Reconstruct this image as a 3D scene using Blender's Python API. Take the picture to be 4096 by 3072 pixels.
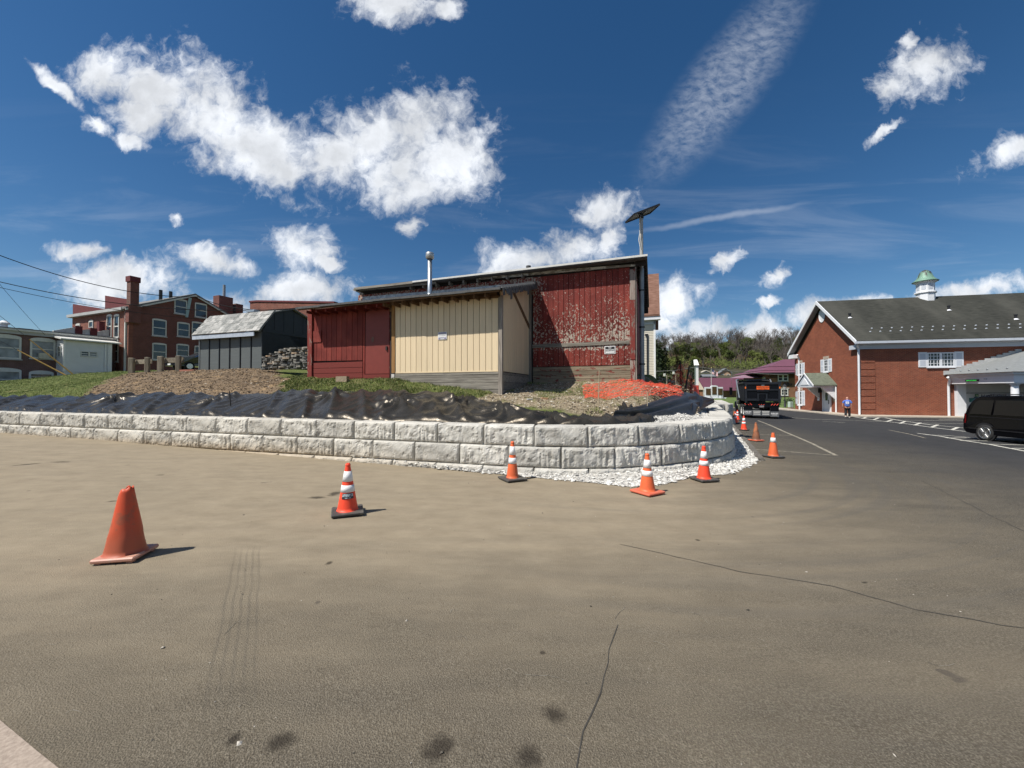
import bpy, bmesh, math, random
import numpy as np
from mathutils import Vector, Matrix, noise as mnoise
random.seed(7); np.random.seed(7)
R = math.radians
for o in list(bpy.data.objects): bpy.data.objects.remove(o)
sc = bpy.context.scene
COL = sc.collection
# ------------------------------------------------------------------ camera
FPX = 1538.0                      # focal length in photograph pixels (4096 wide)
PITCH = math.atan(26 / FPX)
CAMZ = 1.70
cam_d = bpy.data.cameras.new('camera'); cam = bpy.data.objects.new('camera', cam_d)
COL.objects.link(cam); sc.camera = cam
cam_d.sensor_width = 36; cam_d.lens = 36 * FPX / 4096; cam_d.clip_start = .05; cam_d.clip_end = 6000
cam.location = (0, 0, CAMZ); cam.rotation_euler = (R(90) + PITCH, 0, 0)
cp_, sp_ = math.cos(PITCH), math.sin(PITCH)
def ray(px, py):
    u = (px - 2048) / FPX; v = (1536 - py) / FPX
    return Vector((u, cp_ - v * sp_, sp_ + v * cp_))
def at(px, py, Y):
    d = ray(px, py); t = Y / d.y
    return Vector((d.x * t, Y, CAMZ + d.z * t))
# ------------------------------------------------------------------ light
TOSUN = Vector((-.43, -.235, .70)).normalized()
SUN_EL = math.asin(TOSUN.z); SUN_AZ = math.atan2(TOSUN.x, TOSUN.y)     # clockwise from +Y
sl = bpy.data.lights.new('sun', 'SUN'); sl.energy = 5.0; sl.angle = R(.53); sl.color = (1, .955, .88)
so = bpy.data.objects.new('sun', sl); COL.objects.link(so)
so.rotation_euler = (-TOSUN).to_track_quat('-Z', 'Y').to_euler(); so.location = (0, 0, 60)
sc.view_settings.view_transform = 'Standard'; sc.view_settings.look = 'None'
sc.view_settings.exposure = .28; sc.view_settings.gamma = 1.0; sc.view_settings.use_curve_mapping = False
# ------------------------------------------------------------------ sky: Nishita + cloud cover
w = bpy.data.worlds.new('World'); sc.world = w; w.use_nodes = True
wt = w.node_tree; wt.nodes.clear()
def WN(t, **k):
    n = wt.nodes.new(t)
    for a, b in k.items(): setattr(n, a, b)
    return n
def wl(a, b): wt.links.new(a, b)
def wmath(op, a, b=None, c=None, clamp=False):
    n = WN('ShaderNodeMath', operation=op, use_clamp=clamp)
    for i, x in enumerate((a, b, c)):
        if x is None: continue
        if isinstance(x, (int, float)): n.inputs[i].default_value = x
        else: wl(x, n.inputs[i])
    return n.outputs[0]
def wsmooth(x, a, b):
    n = WN('ShaderNodeMapRange', interpolation_type='SMOOTHSTEP'); wl(x, n.inputs[0])
    n.inputs[1].default_value = a; n.inputs[2].default_value = b
    return n.outputs[0]
def wnoise(vec, scale, detail=8, rough=.55, dist=0., dim='2D'):
    n = WN('ShaderNodeTexNoise', noise_dimensions=dim); wl(vec, n.inputs['Vector'])
    n.inputs['Scale'].default_value = scale; n.inputs['Detail'].default_value = detail
    n.inputs['Roughness'].default_value = rough; n.inputs['Distortion'].default_value = dist
    return n
sky = WN('ShaderNodeTexSky', sky_type='NISHITA', sun_disc=False)
sky.sun_elevation = SUN_EL; sky.sun_rotation = SUN_AZ
sky.altitude = 300; sky.air_density = 1.0; sky.dust_density = .25; sky.ozone_density = 3.0
SKY_STRENGTH = .056
tc = WN('ShaderNodeTexCoord'); sep = WN('ShaderNodeSeparateXYZ'); wl(tc.outputs['Generated'], sep.inputs[0])
yy = wmath('MAXIMUM', sep.outputs[1], .08)
cu = wmath('DIVIDE', sep.outputs[0], yy); cv = wmath('DIVIDE', sep.outputs[2], yy)
comb = WN('ShaderNodeCombineXYZ'); wl(cu, comb.inputs[0]); wl(cv, comb.inputs[1])
UV = comb.outputs[0]
# wispy edges: warp the sky coordinates with turbulence before the cloud outlines are evaluated
def warp(vec, scale, amt, detail=6):
    n = wnoise(vec, scale, detail, .6)
    s = WN('ShaderNodeVectorMath', operation='SUBTRACT'); wl(n.outputs['Color'], s.inputs[0]); s.inputs[1].default_value = (.5, .5, .5)
    m = WN('ShaderNodeVectorMath', operation='SCALE'); wl(s.outputs[0], m.inputs[0]); m.inputs[3].default_value = amt
    a = WN('ShaderNodeVectorMath', operation='ADD'); wl(vec, a.inputs[0]); wl(m.outputs[0], a.inputs[1])
    return a.outputs[0]
UVw = warp(warp(UV, 4, .05, 3), 13, .030, 4)
UVs = warp(UV, 9, .02, 3)
def uv_of(px, py):
    d = ray(px, py); return d.x / d.y, d.z / d.y
def blob(vec, px, py, rx, ry, rot=0.):
    """a cloud at that bearing and elevation; radii in photograph pixels"""
    u, v = uv_of(px, py)
    m = WN('ShaderNodeMapping', vector_type='TEXTURE'); wl(vec, m.inputs['Vector'])
    m.inputs['Location'].default_value = (u, v, 0); m.inputs['Rotation'].default_value = (0, 0, R(rot))
    m.inputs['Scale'].default_value = (rx * 1.18 / FPX, ry * 1.22 / FPX, 1)
    l = WN('ShaderNodeVectorMath', operation='LENGTH'); wl(m.outputs[0], l.inputs[0])
    return wmath('SUBTRACT', 1.0, l.outputs['Value'])
def union(lst, k=.25):
    a = lst[0]
    for b in lst[1:]:
        n = WN('ShaderNodeMath', operation='SMOOTH_MAX'); wl(a, n.inputs[0]); wl(b, n.inputs[1]); n.inputs[2].default_value = k
        a = n.outputs[0]
    return a
big = [(440, 290, 170, 120, -25), (620, 370, 300, 150, -28), (860, 470, 370, 190, -28), (1060, 590, 290, 180, -25), (1130, 690, 160, 90, -10), (560, 450, 200, 90, -20),
       (1320, 640, 170, 130, 0), (1480, 560, 220, 190, 10), (1680, 510, 250, 170, 5), (1790, 620, 200, 230, 0), (1600, 660, 220, 150, 10),
       (1660, 740, 180, 110, 25), (1560, 10, 190, 100, 0), (1800, 30, 60, 60, 0),
       (225, 335, 170, 26, -38), (390, 500, 70, 34, -30), (520, 555, 90, 34, -10),
       (870, 1050, 190, 66, -22), (1190, 985, 150, 88, -8), (1320, 1060, 90, 30, -15), (710, 870, 40, 40, 0),
       (500, 1120, 260, 110, 8), (330, 1000, 140, 36, 0), (1180, 1170, 230, 80, 3), (960, 1220, 200, 60, 0), (1640, 900, 70, 44, 40),
       (2390, 840, 160, 90, 10), (2280, 985, 240, 90, 12), (2120, 1040, 220, 90, 8), (2430, 960, 80, 60, 20),
       (3680, 280, 200, 130, 25), (3560, 340, 110, 90, 20), (3560, 520, 90, 24, 30), (3640, 170, 40, 60, 0), (4060, 590, 170, 66, 25),
       (2920, 1040, 100, 40, 30), (3110, 1115, 80, 36, 20), (3080, 1215, 60, 20, 10), (2690, 1200, 130, 90, 0), (2850, 1320, 150, 56, 10),
       (2700, 1370, 200, 50, 10), (3040, 1330, 180, 66, -6), (3260, 1250, 150, 60, 20), (3420, 1210, 160, 30, 8),
       (3900, 1170, 300, 50, 8), (2640, 1310, 60, 60, 0)]
UVf = warp(UVw, 34, .030, 4)
front = union([blob(UVw if max(b[2:4]) > 120 else UVf, *b) for b in big], .10)
# the same kind of cloud goes on outside the view
elsewhere = wnoise(tc.outputs['Generated'], 2.1, 3, .5, 0., '3D')
fr_in = wmath('MULTIPLY', wsmooth(sep.outputs[1], .30, .12), 1.0)
fr_hi = wsmooth(cv, 1.15, 1.5)
else_m = wmath('MULTIPLY', wmath('MAXIMUM', fr_in, fr_hi), wsmooth(elsewhere.outputs[0], .53, .70))
fine = wnoise(UVw, 9, 7, .60); fine2 = wnoise(UVw, 3.2, 4, .55)
dens = wmath('ADD', wmath('MULTIPLY', front, 1.05), wmath('MULTIPLY', wmath('SUBTRACT', fine.outputs[0], .5), 1.45))
dens = wmath('ADD', dens, wmath('MULTIPLY', wmath('SUBTRACT', fine2.outputs[0], .5), .9))
fine3 = wnoise(UVf, 30, 5, .62)
dens = wmath('ADD', dens, wmath('MULTIPLY', wmath('SUBTRACT', fine3.outputs[0], .5), .85))
alpha = wsmooth(dens, .0, .90)
alpha = wmath('MAXIMUM', alpha, wmath('MULTIPLY', else_m, .9))
# streaks: an old broad contrail and thin cirrus
def streak(p0, p1, w0, power=1.0, stretch=None):
    (x0, y0), (x1, y1) = p0, p1
    return blob(UVs, (x0 + x1) / 2, (y0 + y1) / 2, math.hypot(x1 - x0, y1 - y0) / 2, w0, math.degrees(math.atan2(-(y1 - y0), x1 - x0)))
rip = WN('ShaderNodeMapping'); wl(UVw, rip.inputs['Vector']); rip.inputs['Rotation'].default_value = (0, 0, R(-35)); rip.inputs['Scale'].default_value = (34, 60, 1)
ripn = wnoise(rip.outputs[0], 1.0, 4, .6)
c1 = wmath('MULTIPLY', wsmooth(streak((2560, 760), (3260, -120), 150), .02, .75), wsmooth(ripn.outputs[0], .05, .92))
cir = WN('ShaderNodeMapping'); wl(UV, cir.inputs['Vector']); cir.inputs['Rotation'].default_value = (0, 0, R(17)); cir.inputs['Scale'].default_value = (.9, 7, 1)
cirn = wnoise(cir.outputs[0], 1.6, 6, .6, .4)
c2 = wmath('MULTIPLY', wsmooth(cirn.outputs[0], .46, .74), wsmooth(cv, .85, .25))
c3 = wsmooth(streak((2440, 945), (3300, 800), 16), .05, .9)
thin = wmath('ADD', wmath('MULTIPLY', c1, .30), wmath('MULTIPLY', c2, .11))
thin = wmath('ADD', thin, wmath('MULTIPLY', c3, .20), clamp=True)
alpha = wmath('MAXIMUM', alpha, thin)
shade = wnoise(UVw, 6, 7, .6)
sramp = WN('ShaderNodeMapRange'); wl(wmath('ADD', wmath('MULTIPLY', shade.outputs[0], 1.0), wmath('MULTIPLY', front, -.12)), sramp.inputs[0])
sramp.inputs[1].default_value = .26; sramp.inputs[2].default_value = .60; sramp.inputs[3].default_value = .72; sramp.inputs[4].default_value = 1.04
ccol = WN('ShaderNodeVectorMath', operation='SCALE'); ccol.inputs[0].default_value = (.88, .915, .97); wl(sramp.outputs[0], ccol.inputs[3])
ccs = WN('ShaderNodeVectorMath', operation='SCALE'); wl(ccol.outputs[0], ccs.inputs[0]); ccs.inputs[3].default_value = .90 / SKY_STRENGTH
hsv = WN('ShaderNodeHueSaturation'); hsv.inputs['Saturation'].default_value = 1.27; hsv.inputs['Value'].default_value = 1.24; wl(sky.outputs[0], hsv.inputs['Color'])
mixw = WN('ShaderNodeMix', data_type='RGBA'); wl(alpha, mixw.inputs['Factor']); wl(hsv.outputs[0], mixw.inputs[6]); wl(ccs.outputs[0], mixw.inputs[7])
bg = WN('ShaderNodeBackground'); bg.inputs['Strength'].default_value = SKY_STRENGTH; wl(mixw.outputs[2], bg.inputs['Color'])
wo = WN('ShaderNodeOutputWorld'); wl(bg.outputs[0], wo.inputs['Surface'])

w.cycles.sampling_method = 'MANUAL'; w.cycles.sample_map_resolution = 512
sc.cycles.max_bounces = 5; sc.cycles.diffuse_bounces = 2; sc.cycles.glossy_bounces = 3; sc.cycles.transmission_bounces = 3
sc.cycles.caustics_reflective = False; sc.cycles.caustics_refractive = False
sc.cycles.use_denoising = True; sc.cycles.use_adaptive_sampling = True; sc.cycles.adaptive_threshold = .02
# ================================================================== helpers
class MB:
    """collects shapes, builds ONE mesh object"""
    def __init__(s): s.v = []; s.f = []; s.mi = []; s.cur = 0; s.smooth = False; s.sm = []
    def face(s, idx): s.f.append(tuple(idx)); s.mi.append(s.cur); s.sm.append(s.smooth)
    def poly(s, pts):
        i = len(s.v); s.v += [tuple(p) for p in pts]; s.face(range(i, i + len(pts))); return s
    def hexa(s, p):           # p: 8 points, 0-3 bottom ccw, 4-7 top
        i = len(s.v); s.v += [tuple(q) for q in p]
        for a in ((3, 2, 1, 0), (4, 5, 6, 7), (0, 1, 5, 4), (1, 2, 6, 5), (2, 3, 7, 6), (3, 0, 4, 7)): s.face([i + k for k in a])
        return s
    def box(s, c, d, rz=0., tilt=None):
        M = Matrix.Translation(Vector(c)) @ Matrix.Rotation(rz, 4, 'Z')
        if tilt: M = M @ tilt
        x, y, z = d[0] / 2, d[1] / 2, d[2] / 2
        return s.hexa([M @ Vector(q) for q in ((-x, -y, -z), (x, -y, -z), (x, y, -z), (-x, y, -z), (-x, -y, z), (x, -y, z), (x, y, z), (-x, y, z))])
    def bbox(s, c, d, b=.01, rz=0., M=None):        # chamfered box
        x, y, z = d[0] / 2, d[1] / 2, d[2] / 2; b = min(b, x * .9, y * .9, z * .9)
        if M is None: M = Matrix.Translation(Vector(c)) @ Matrix.Rotation(rz, 4, 'Z')
        bm = bmesh.new(); bmesh.ops.create_cube(bm, size=1.0)
        for q in bm.verts: q.co = Vector((q.co.x * 2 * x, q.co.y * 2 * y, q.co.z * 2 * z))
        bmesh.ops.bevel(bm, geom=bm.edges[:], offset=b, segments=1, affect='EDGES')
        s.addbm(bm, M); return s
    def addbm(s, bm, M=None):
        i = len(s.v); bm.verts.index_update()
        for q in bm.verts: s.v.append(tuple(M @ q.co) if M else tuple(q.co))
        for f in bm.faces: s.face([i + q.index for q in f.verts])
        bm.free()
    def prism(s, pts, vec):    # polygon (3d points) extruded by vec
        n = len(pts); i = len(s.v); vec = Vector(vec)
        s.v += [tuple(p) for p in pts] + [tuple(Vector(p) + vec) for p in pts]
        s.face(range(i, i + n)); s.face(range(i + 2 * n - 1, i + n - 1, -1))
        for k in range(n): s.face((i + (k + 1) % n, i + k, i + n + k, i + n + (k + 1) % n))
        return s
    def tube(s, pts, rad, seg=8, cap=True):
        pts = [Vector(p) for p in pts]; n = len(pts)
        if not isinstance(rad, (list, tuple)): rad = [rad] * n
        i0 = len(s.v); t0 = (pts[1] - pts[0]).normalized()
        up = Vector((0, 0, 1)) if abs(t0.z) < .95 else Vector((1, 0, 0))
        a = t0.cross(up).normalized(); b = a.cross(t0)
        for k in range(n):
            t = (pts[min(k + 1, n - 1)] - pts[max(k - 1, 0)]).normalized()
            a = (a - t * a.dot(t)).normalized(); b = t.cross(a)
            for j in range(seg):
                an = 2 * math.pi * j / seg
                s.v.append(tuple(pts[k] + (a * math.cos(an) + b * math.sin(an)) * rad[k]))
        for k in range(n - 1):
            for j in range(seg):
                p = i0 + k * seg; s.face((p + j, p + (j + 1) % seg, p + seg + (j + 1) % seg, p + seg + j))
        if cap:
            s.face(range(i0 + seg - 1, i0 - 1, -1)); s.face(range(i0 + (n - 1) * seg, i0 + n * seg))
        return s
    def lathe(s, prof, c=(0, 0, 0), seg=24, ph=0., M=None):
        i0 = len(s.v); n = len(prof)
        for r, z in prof:
            for j in range(seg):
                an = 2 * math.pi * j / seg + ph
                p = Vector((r * math.cos(an), r * math.sin(an), z))
                s.v.append(tuple(M @ p) if M else (p.x + c[0], p.y + c[1], p.z + c[2]))
        for k in range(n - 1):
            for j in range(seg):
                p = i0 + k * seg; s.face((p + j, p + (j + 1) % seg, p + seg + (j + 1) % seg, p + seg + j))
        return s
    def mesh(s, name):
        me = bpy.data.meshes.new(name); me.from_pydata(s.v, [], s.f)
        me.polygons.foreach_set('material_index', s.mi); me.polygons.foreach_set('use_smooth', s.sm); me.update()
        return me
    def build(s, name, m, parent=None, centre=True, **props):
        arr = np.array(s.v)
        c = Vector(((arr.max(0) + arr.min(0)) / 2).tolist()) if centre else Vector((0, 0, 0))
        if centre: s.v = (arr - np.array(c)).tolist()
        me = s.mesh(name)
        return link(name, me, m, parent, c, **props)
def link(name, me, m, parent=None, loc=(0, 0, 0), **props):
    o = bpy.data.objects.new(name, me); COL.objects.link(o)
    if m is not None and len(me.materials) == 0:
        for q in (m if isinstance(m, (list, tuple)) else [m]): me.materials.append(q)
    loc = Vector(loc)
    if parent is not None:
        o.parent = parent; loc = loc - wloc(parent)
    o.location = loc
    for k, v in props.items(): o[k] = v
    return o
def wloc(o):
    l = o.location.copy()
    while o.parent: o = o.parent; l += o.location
    return l
def thing(name, loc, label, cat, group=None, rz=0.):
    o = bpy.data.objects.new(name, None); COL.objects.link(o); o.location = loc; o.rotation_euler = (0, 0, rz)
    o.empty_display_size = .2; o['label'] = label; o['category'] = cat; o['kind'] = 'thing'
    if group: o['group'] = group
    return o
def tag(o, label, cat, group=None):
    o['label'] = label; o['category'] = cat; o['kind'] = 'thing'
    if group: o['group'] = group
    return o
def copy_tree(o, parent=None):
    c = o.copy(); COL.objects.link(c); c.parent = parent
    for ch in [x for x in o.children]: copy_tree(ch, c)
    return c
class Frame:
    """vertical plane through P; e runs right along the wall, n runs away from the viewer"""
    def __init__(s, P, deg):
        s.P = Vector((P[0], P[1], 0)); a = R(deg)
        s.e = Vector((math.cos(a), -math.sin(a), 0)); s.n = Vector((math.sin(a), math.cos(a), 0)); s.rz = -a
    def pt(s, u, v, z): return s.P + s.e * u + s.n * v + Vector((0, 0, z))
    def px(s, px, py, v=0.):      # pixel -> (u, z) on the plane at depth v
        d = ray(px, py); c = Vector((0, 0, CAMZ)); P = s.P + s.n * v
        t = (P - c).dot(s.n) / d.dot(s.n); q = c + d * t
        return (q - P).dot(s.e), q.z
    def sx(s, px, py, u=0.):      # pixel -> (v, z) on the side plane at e = u
        d = ray(px, py); c = Vector((0, 0, CAMZ)); P = s.P + s.e * u
        t = (P - c).dot(s.e) / d.dot(s.e); q = c + d * t
        return (q - P).dot(s.n), q.z
    def box(s, mb, u0, u1, v0, v1, z0, z1):
        return mb.hexa([s.pt(u0, v0, z0), s.pt(u1, v0, z0), s.pt(u1, v1, z0), s.pt(u0, v1, z0), s.pt(u0, v0, z1), s.pt(u1, v0, z1), s.pt(u1, v1, z1), s.pt(u0, v1, z1)])
    def prism(s, mb, uz, v0, v1):
        return mb.prism([s.pt(u, v0, z) for u, z in uz], s.n * (v1 - v0))
    def sprism(s, mb, vz, u0, u1):
        return mb.prism([s.pt(u0, v, z) for v, z in vz], s.e * (u1 - u0))
    def b(s, name, m, parent, *a):
        mb = MB(); s.box(mb, *a); return mb.build(name, m, parent)
# ------------------------------------------------------------------ materials
class T:
    def __init__(s, name):
        s.m = bpy.data.materials.new(name); s.m.use_nodes = True; s.t = s.m.node_tree
        s.bsdf = s.t.nodes['Principled BSDF']; s._pos = None
    def N(s, t, **k):
        n = s.t.nodes.new(t)
        for a, b in k.items(): setattr(n, a, b)
        return n
    def L(s, a, b): s.t.links.new(a, b)
    def put(s, sock, x):
        if isinstance(x, (int, float)): sock.default_value = x
        elif isinstance(x, (tuple, list)): sock.default_value = (*x, 1) if len(x) == 3 and len(sock.default_value) == 4 else x
        else: s.L(x, sock)
    def pos(s):
        if s._pos is None: s._pos = s.N('ShaderNodeNewGeometry').outputs['Position']
        return s._pos
    def obj(s): return s.N('ShaderNodeTexCoord').outputs['Object']
    def rnd(s): return s.N('ShaderNodeObjectInfo').outputs['Random']
    def xyz(s, v=None):
        n = s.N('ShaderNodeSeparateXYZ'); s.L(v or s.pos(), n.inputs[0]); return n.outputs
    def comb(s, x=0., y=0., z=0.):
        n = s.N('ShaderNodeCombineXYZ')
        for i, q in enumerate((x, y, z)): s.put(n.inputs[i], q)
        return n.outputs[0]
    def map(s, v, scale=(1, 1, 1), rot=(0, 0, 0), loc=(0, 0, 0), vt='POINT'):
        n = s.N('ShaderNodeMapping', vector_type=vt); s.L(v, n.inputs[0])
        n.inputs['Scale'].default_value = scale; n.inputs['Rotation'].default_value = rot; n.inputs['Location'].default_value = loc
        return n.outputs[0]
    def noise(s, scale, detail=4, rough=.55, v=None, dist=0., out=0):
        n = s.N('ShaderNodeTexNoise'); s.L(v or s.pos(), n.inputs['Vector'])
        for k, x in (('Scale', scale), ('Detail', detail), ('Roughness', rough), ('Distortion', dist)): n.inputs[k].default_value = x
        return n.outputs[out]
    def vor(s, scale, v=None, feature='F1', out='Distance'):
        n = s.N('ShaderNodeTexVoronoi', feature=feature); s.L(v or s.pos(), n.inputs['Vector']); n.inputs['Scale'].default_value = scale
        return n.outputs[out]
    def math(s, op, a, b=None, clamp=False):
        n = s.N('ShaderNodeMath', operation=op, use_clamp=clamp); s.put(n.inputs[0], a)
        if b is not None: s.put(n.inputs[1], b)
        return n.outputs[0]
    def ss(s, x, a, b, lo=0., hi=1.):
        n = s.N('ShaderNodeMapRange', interpolation_type='SMOOTHSTEP'); s.put(n.inputs[0], x)
        for i, q in enumerate((a, b, lo, hi)): n.inputs[1 + i].default_value = q
        return n.outputs[0]
    def lin(s, x, a, b, lo=0., hi=1.):
        n = s.N('ShaderNodeMapRange'); s.put(n.inputs[0], x)
        for i, q in enumerate((a, b, lo, hi)): n.inputs[1 + i].default_value = q
        return n.outputs[0]
    def mix(s, f, a, b, mode='MIX'):
        n = s.N('ShaderNodeMix', data_type='RGBA', blend_type=mode); s.put(n.inputs['Factor'], f); s.put(n.inputs[6], a); s.put(n.inputs[7], b)
        return n.outputs[2]
    def ramp(s, f, stops):
        n = s.N('ShaderNodeValToRGB'); s.put(n.inputs[0], f); el = n.color_ramp.elements
        while len(el) < len(stops): el.new(.5)
        for e, (p, c) in zip(el, stops): e.position = p; e.color = (*c, 1)
        return n.outputs[0]
    def scale(s, c, f):
        n = s.N('ShaderNodeVectorMath', operation='SCALE'); s.put(n.inputs[0], c); s.put(n.inputs[3], f); return n.outputs[0]
    def attr(s, name, out='Fac'): return s.N('ShaderNodeAttribute', attribute_name=name).outputs[out]
    def bump(s, h, strength=.5, dist=.01, nrm=None):
        n = s.N('ShaderNodeBump'); s.put(n.inputs['Height'], h); n.inputs['Strength'].default_value = strength; n.inputs['Distance'].default_value = dist
        if nrm: s.L(nrm, n.inputs['Normal'])
        return n.outputs[0]
    def fin(s, col, rough=.8, bump=None, metal=0., spec=.4, coat=0.):
        s.put(s.bsdf.inputs['Base Color'], col); s.put(s.bsdf.inputs['Roughness'], rough); s.bsdf.inputs['Metallic'].default_value = metal
        s.bsdf.inputs['Specular IOR Level'].default_value = spec
        if coat: s.bsdf.inputs['Coat Weight'].default_value = coat; s.bsdf.inputs['Coat Roughness'].default_value = .05
        if bump: s.L(bump, s.bsdf.inputs['Normal'])
        return s.m
MATS = {}
def plain(name, col, rough=.7, var=.18, nscale=6, metal=0., spec=.4, bump=.0, coat=0., dirt=None, vscale=None):
    """a painted or plain surface with uneven tone and slight relief"""
    if name in MATS: return MATS[name]
    t = T(name); n = t.noise(nscale, 5, .6); f = t.lin(n, .25, .75, 1 - var, 1 + var)
    c = t.scale(col, f)
    if dirt: c = t.mix(t.ss(t.noise(nscale * .7, 6, .65), .48, .72, 0, dirt[1]), c, dirt[0])
    b = t.bump(t.noise(nscale * 6, 4, .6), bump, .01) if bump else None
    MATS[name] = t.fin(c, rough, b, metal, spec, coat); return MATS[name]
def wood(name, c1, c2, ang, grain=30., rough=.85, paint=None, amount=.5, vertical=False):
    """weathered wood; grain runs along the wall (or up it); paint = colour of what paint is left"""
    if name in MATS: return MATS[name]
    t = T(name); x, y, z = t.xyz(); a = R(ang)
    u = t.math('SUBTRACT', t.math('MULTIPLY', x, math.cos(a)), t.math('MULTIPLY', y, math.sin(a)))
    v = t.comb(u, t.math('ADD', t.math('MULTIPLY', x, math.sin(a)), t.math('MULTIPLY', y, math.cos(a))), z)
    sc_ = (grain, grain, 1.5) if vertical else (1.5, grain, grain)
    vv = t.map(v, sc_); g = t.noise(1.0, 6, .6, vv, .4); c = t.ramp(g, [(.3, c1), (.7, c2)])
    c = t.scale(c, t.lin(t.rnd(), 0, 1, .8, 1.15))
    if paint:
        p = t.noise(3.2, 7, .7, t.map(v, (3, 3, 1) if vertical else (1, 3, 3.)))
        c = t.mix(t.ss(p, .5 + .2 * amount - .03, .5 + .2 * amount + .03, 1, 0), c, paint)
    MATS[name] = t.fin(c, rough, t.bump(g, .5, .008)); return MATS[name]
def brick(name, ang, c1, c2, mortar, bw=.21, bh=.075, var=.3, mort=.012):
    if name in MATS: return MATS[name]
    t = T(name); x, y, z = t.xyz(); a = R(ang)
    u = t.math('SUBTRACT', t.math('MULTIPLY', x, math.cos(a)), t.math('MULTIPLY', y, math.sin(a)))
    n = t.N('ShaderNodeTexBrick', offset=.5); t.L(t.comb(u, z, 0.), n.inputs['Vector'])
    n.inputs['Color1'].default_value = (*c1, 1); n.inputs['Color2'].default_value = (*c2, 1); n.inputs['Mortar'].default_value = (*mortar, 1)
    n.inputs['Scale'].default_value = 1.; n.inputs['Mortar Size'].default_value = mort; n.inputs['Mortar Smooth'].default_value = .1
    n.inputs['Brick Width'].default_value = bw; n.inputs['Row Height'].default_value = bh; n.inputs['Bias'].default_value = 0.
    c = t.scale(n.outputs[0], t.lin(t.noise(.9, 5, .6), .25, .75, 1 - var, 1 + var))
    MATS[name] = t.fin(c, .88, t.bump(t.math('SUBTRACT', 1., n.outputs[1]), .6, .01)); return MATS[name]
def glassy(name, col=(.03, .04, .05), rough=.06):
    if name in MATS: return MATS[name]
    t = T(name); MATS[name] = t.fin(t.scale(col, t.lin(t.noise(1.3, 2), .3, .7, .6, 1.5)), rough, None, 0., .7); return MATS[name]
FONT_CACHE = {}
def text_mesh(txt, size=1., extrude=.002, bold=0.):
    cu_ = bpy.data.curves.new('lettering', 'FONT'); cu_.body = txt; cu_.size = size; cu_.extrude = extrude; cu_.offset = bold
    cu_.align_x = 'CENTER'; cu_.align_y = 'CENTER'; cu_.resolution_u = 2
    o = bpy.data.objects.new('lettering', cu_); COL.objects.link(o)
    dg = bpy.context.evaluated_depsgraph_get(); me = bpy.data.meshes.new_from_object(o.evaluated_get(dg))
    bpy.data.objects.remove(o); bpy.data.curves.remove(cu_); me.name = 'lettering'; me.materials.clear(); return me
def put_text(txt, p, e, up, width, height, m, parent, name='lettering', bold=0., extrude=.002):
    """text fitted to width x height, centred on p, reading along e with up"""
    me = text_mesh(txt, 1., .0, bold); co = np.array([v.co[:] for v in me.vertices])
    mn, mx = co.min(0), co.max(0); e = Vector(e).normalized(); up = Vector(up).normalized(); nn = e.cross(up)
    p = Vector(p)
    for v in me.vertices:
        a = (v.co.x - (mn[0] + mx[0]) / 2) / (mx[0] - mn[0]) * width; b = (v.co.y - (mn[1] + mx[1]) / 2) / (mx[1] - mn[1]) * height
        v.co = e * a + up * b + nn * extrude
    return link(name, me, m, parent, p)
def vnoise(x, y, z=0.): return mnoise.noise(Vector((x, y, z)))
def fbm(x, y, z=0., o=4):
    return mnoise.fractal(Vector((x, y, z)), 1.0, 2.0, o)
# ================================================================== ground
GP = np.array([(-3.95, 3.96, -.02), (-2.33, 5.51, .02), (.02, 8.0, -.17), (2.43, 6.95, -.1), (3.98, 8, -.11), (0, 8.6, -.21), (.73, 8.3, -.23),
     (-8.5, 11.1, 0), (-17.8, 13.8, .15), (7.6, 11.2, -.28), (9.5, 15, -.27), (11.55, 19.2, -.285), (13.7, 23.7, -.32), (16.4, 28, -.45), (19, 29.5, -.45),
     (28.6, 32.8, -.65), (31.4, 34.7, -.56), (33.75, 45.8, -.65), (20, 16.5, -.42), (0, 0, 0), (5, 2, -.05), (-6, 1, 0), (25, 25, -.55), (-4.5, 9.9, -.08)])
def gbase(x, y): return .03 - .016 * 55 * np.tanh(x / 55) - .004 * 60 * np.tanh(y / 60)
GRES = GP[:, 2] - gbase(GP[:, 0], GP[:, 1])
def gz(x, y):
    x = np.asarray(x, float); y = np.asarray(y, float)
    d2 = (x[..., None] - GP[:, 0]) ** 2 + (y[..., None] - GP[:, 1]) ** 2
    wgt = np.exp(-d2 / (2 * 2.6 ** 2)); r = gbase(x, y) + (wgt * GRES).sum(-1) / (wgt.sum(-1) + .15)
    return r if r.ndim else float(r)
def gpx(px, py):          # pixel -> point on the paved ground
    d = ray(px, py); z = -.1
    for _ in range(8):
        t = (z - CAMZ) / d.z; z = gz(d.x * t, d.y * t)
    return Vector((d.x * t, d.y * t, z))
def axis(*segs):
    out = []
    for a, b, st in segs: out += list(np.arange(a, b, st))
    return np.array(out + [segs[-1][1]])
def grid(name, xs, ys, zf, m, **props):
    X, Y = np.meshgrid(xs, ys); Z = zf(X, Y); nx, ny = len(xs), len(ys)
    v = np.stack([X, Y, Z], -1).reshape(-1, 3); i = np.arange(nx * ny).reshape(ny, nx)
    f = np.stack([i[:-1, :-1], i[:-1, 1:], i[1:, 1:], i[1:, :-1]], -1).reshape(-1, 4)
    me = bpy.data.meshes.new(name); me.from_pydata(v.tolist(), [], f.tolist()); me.polygons.foreach_set('use_smooth', [True] * len(f)); me.update()
    return link(name, me, m, **props), v
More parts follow.
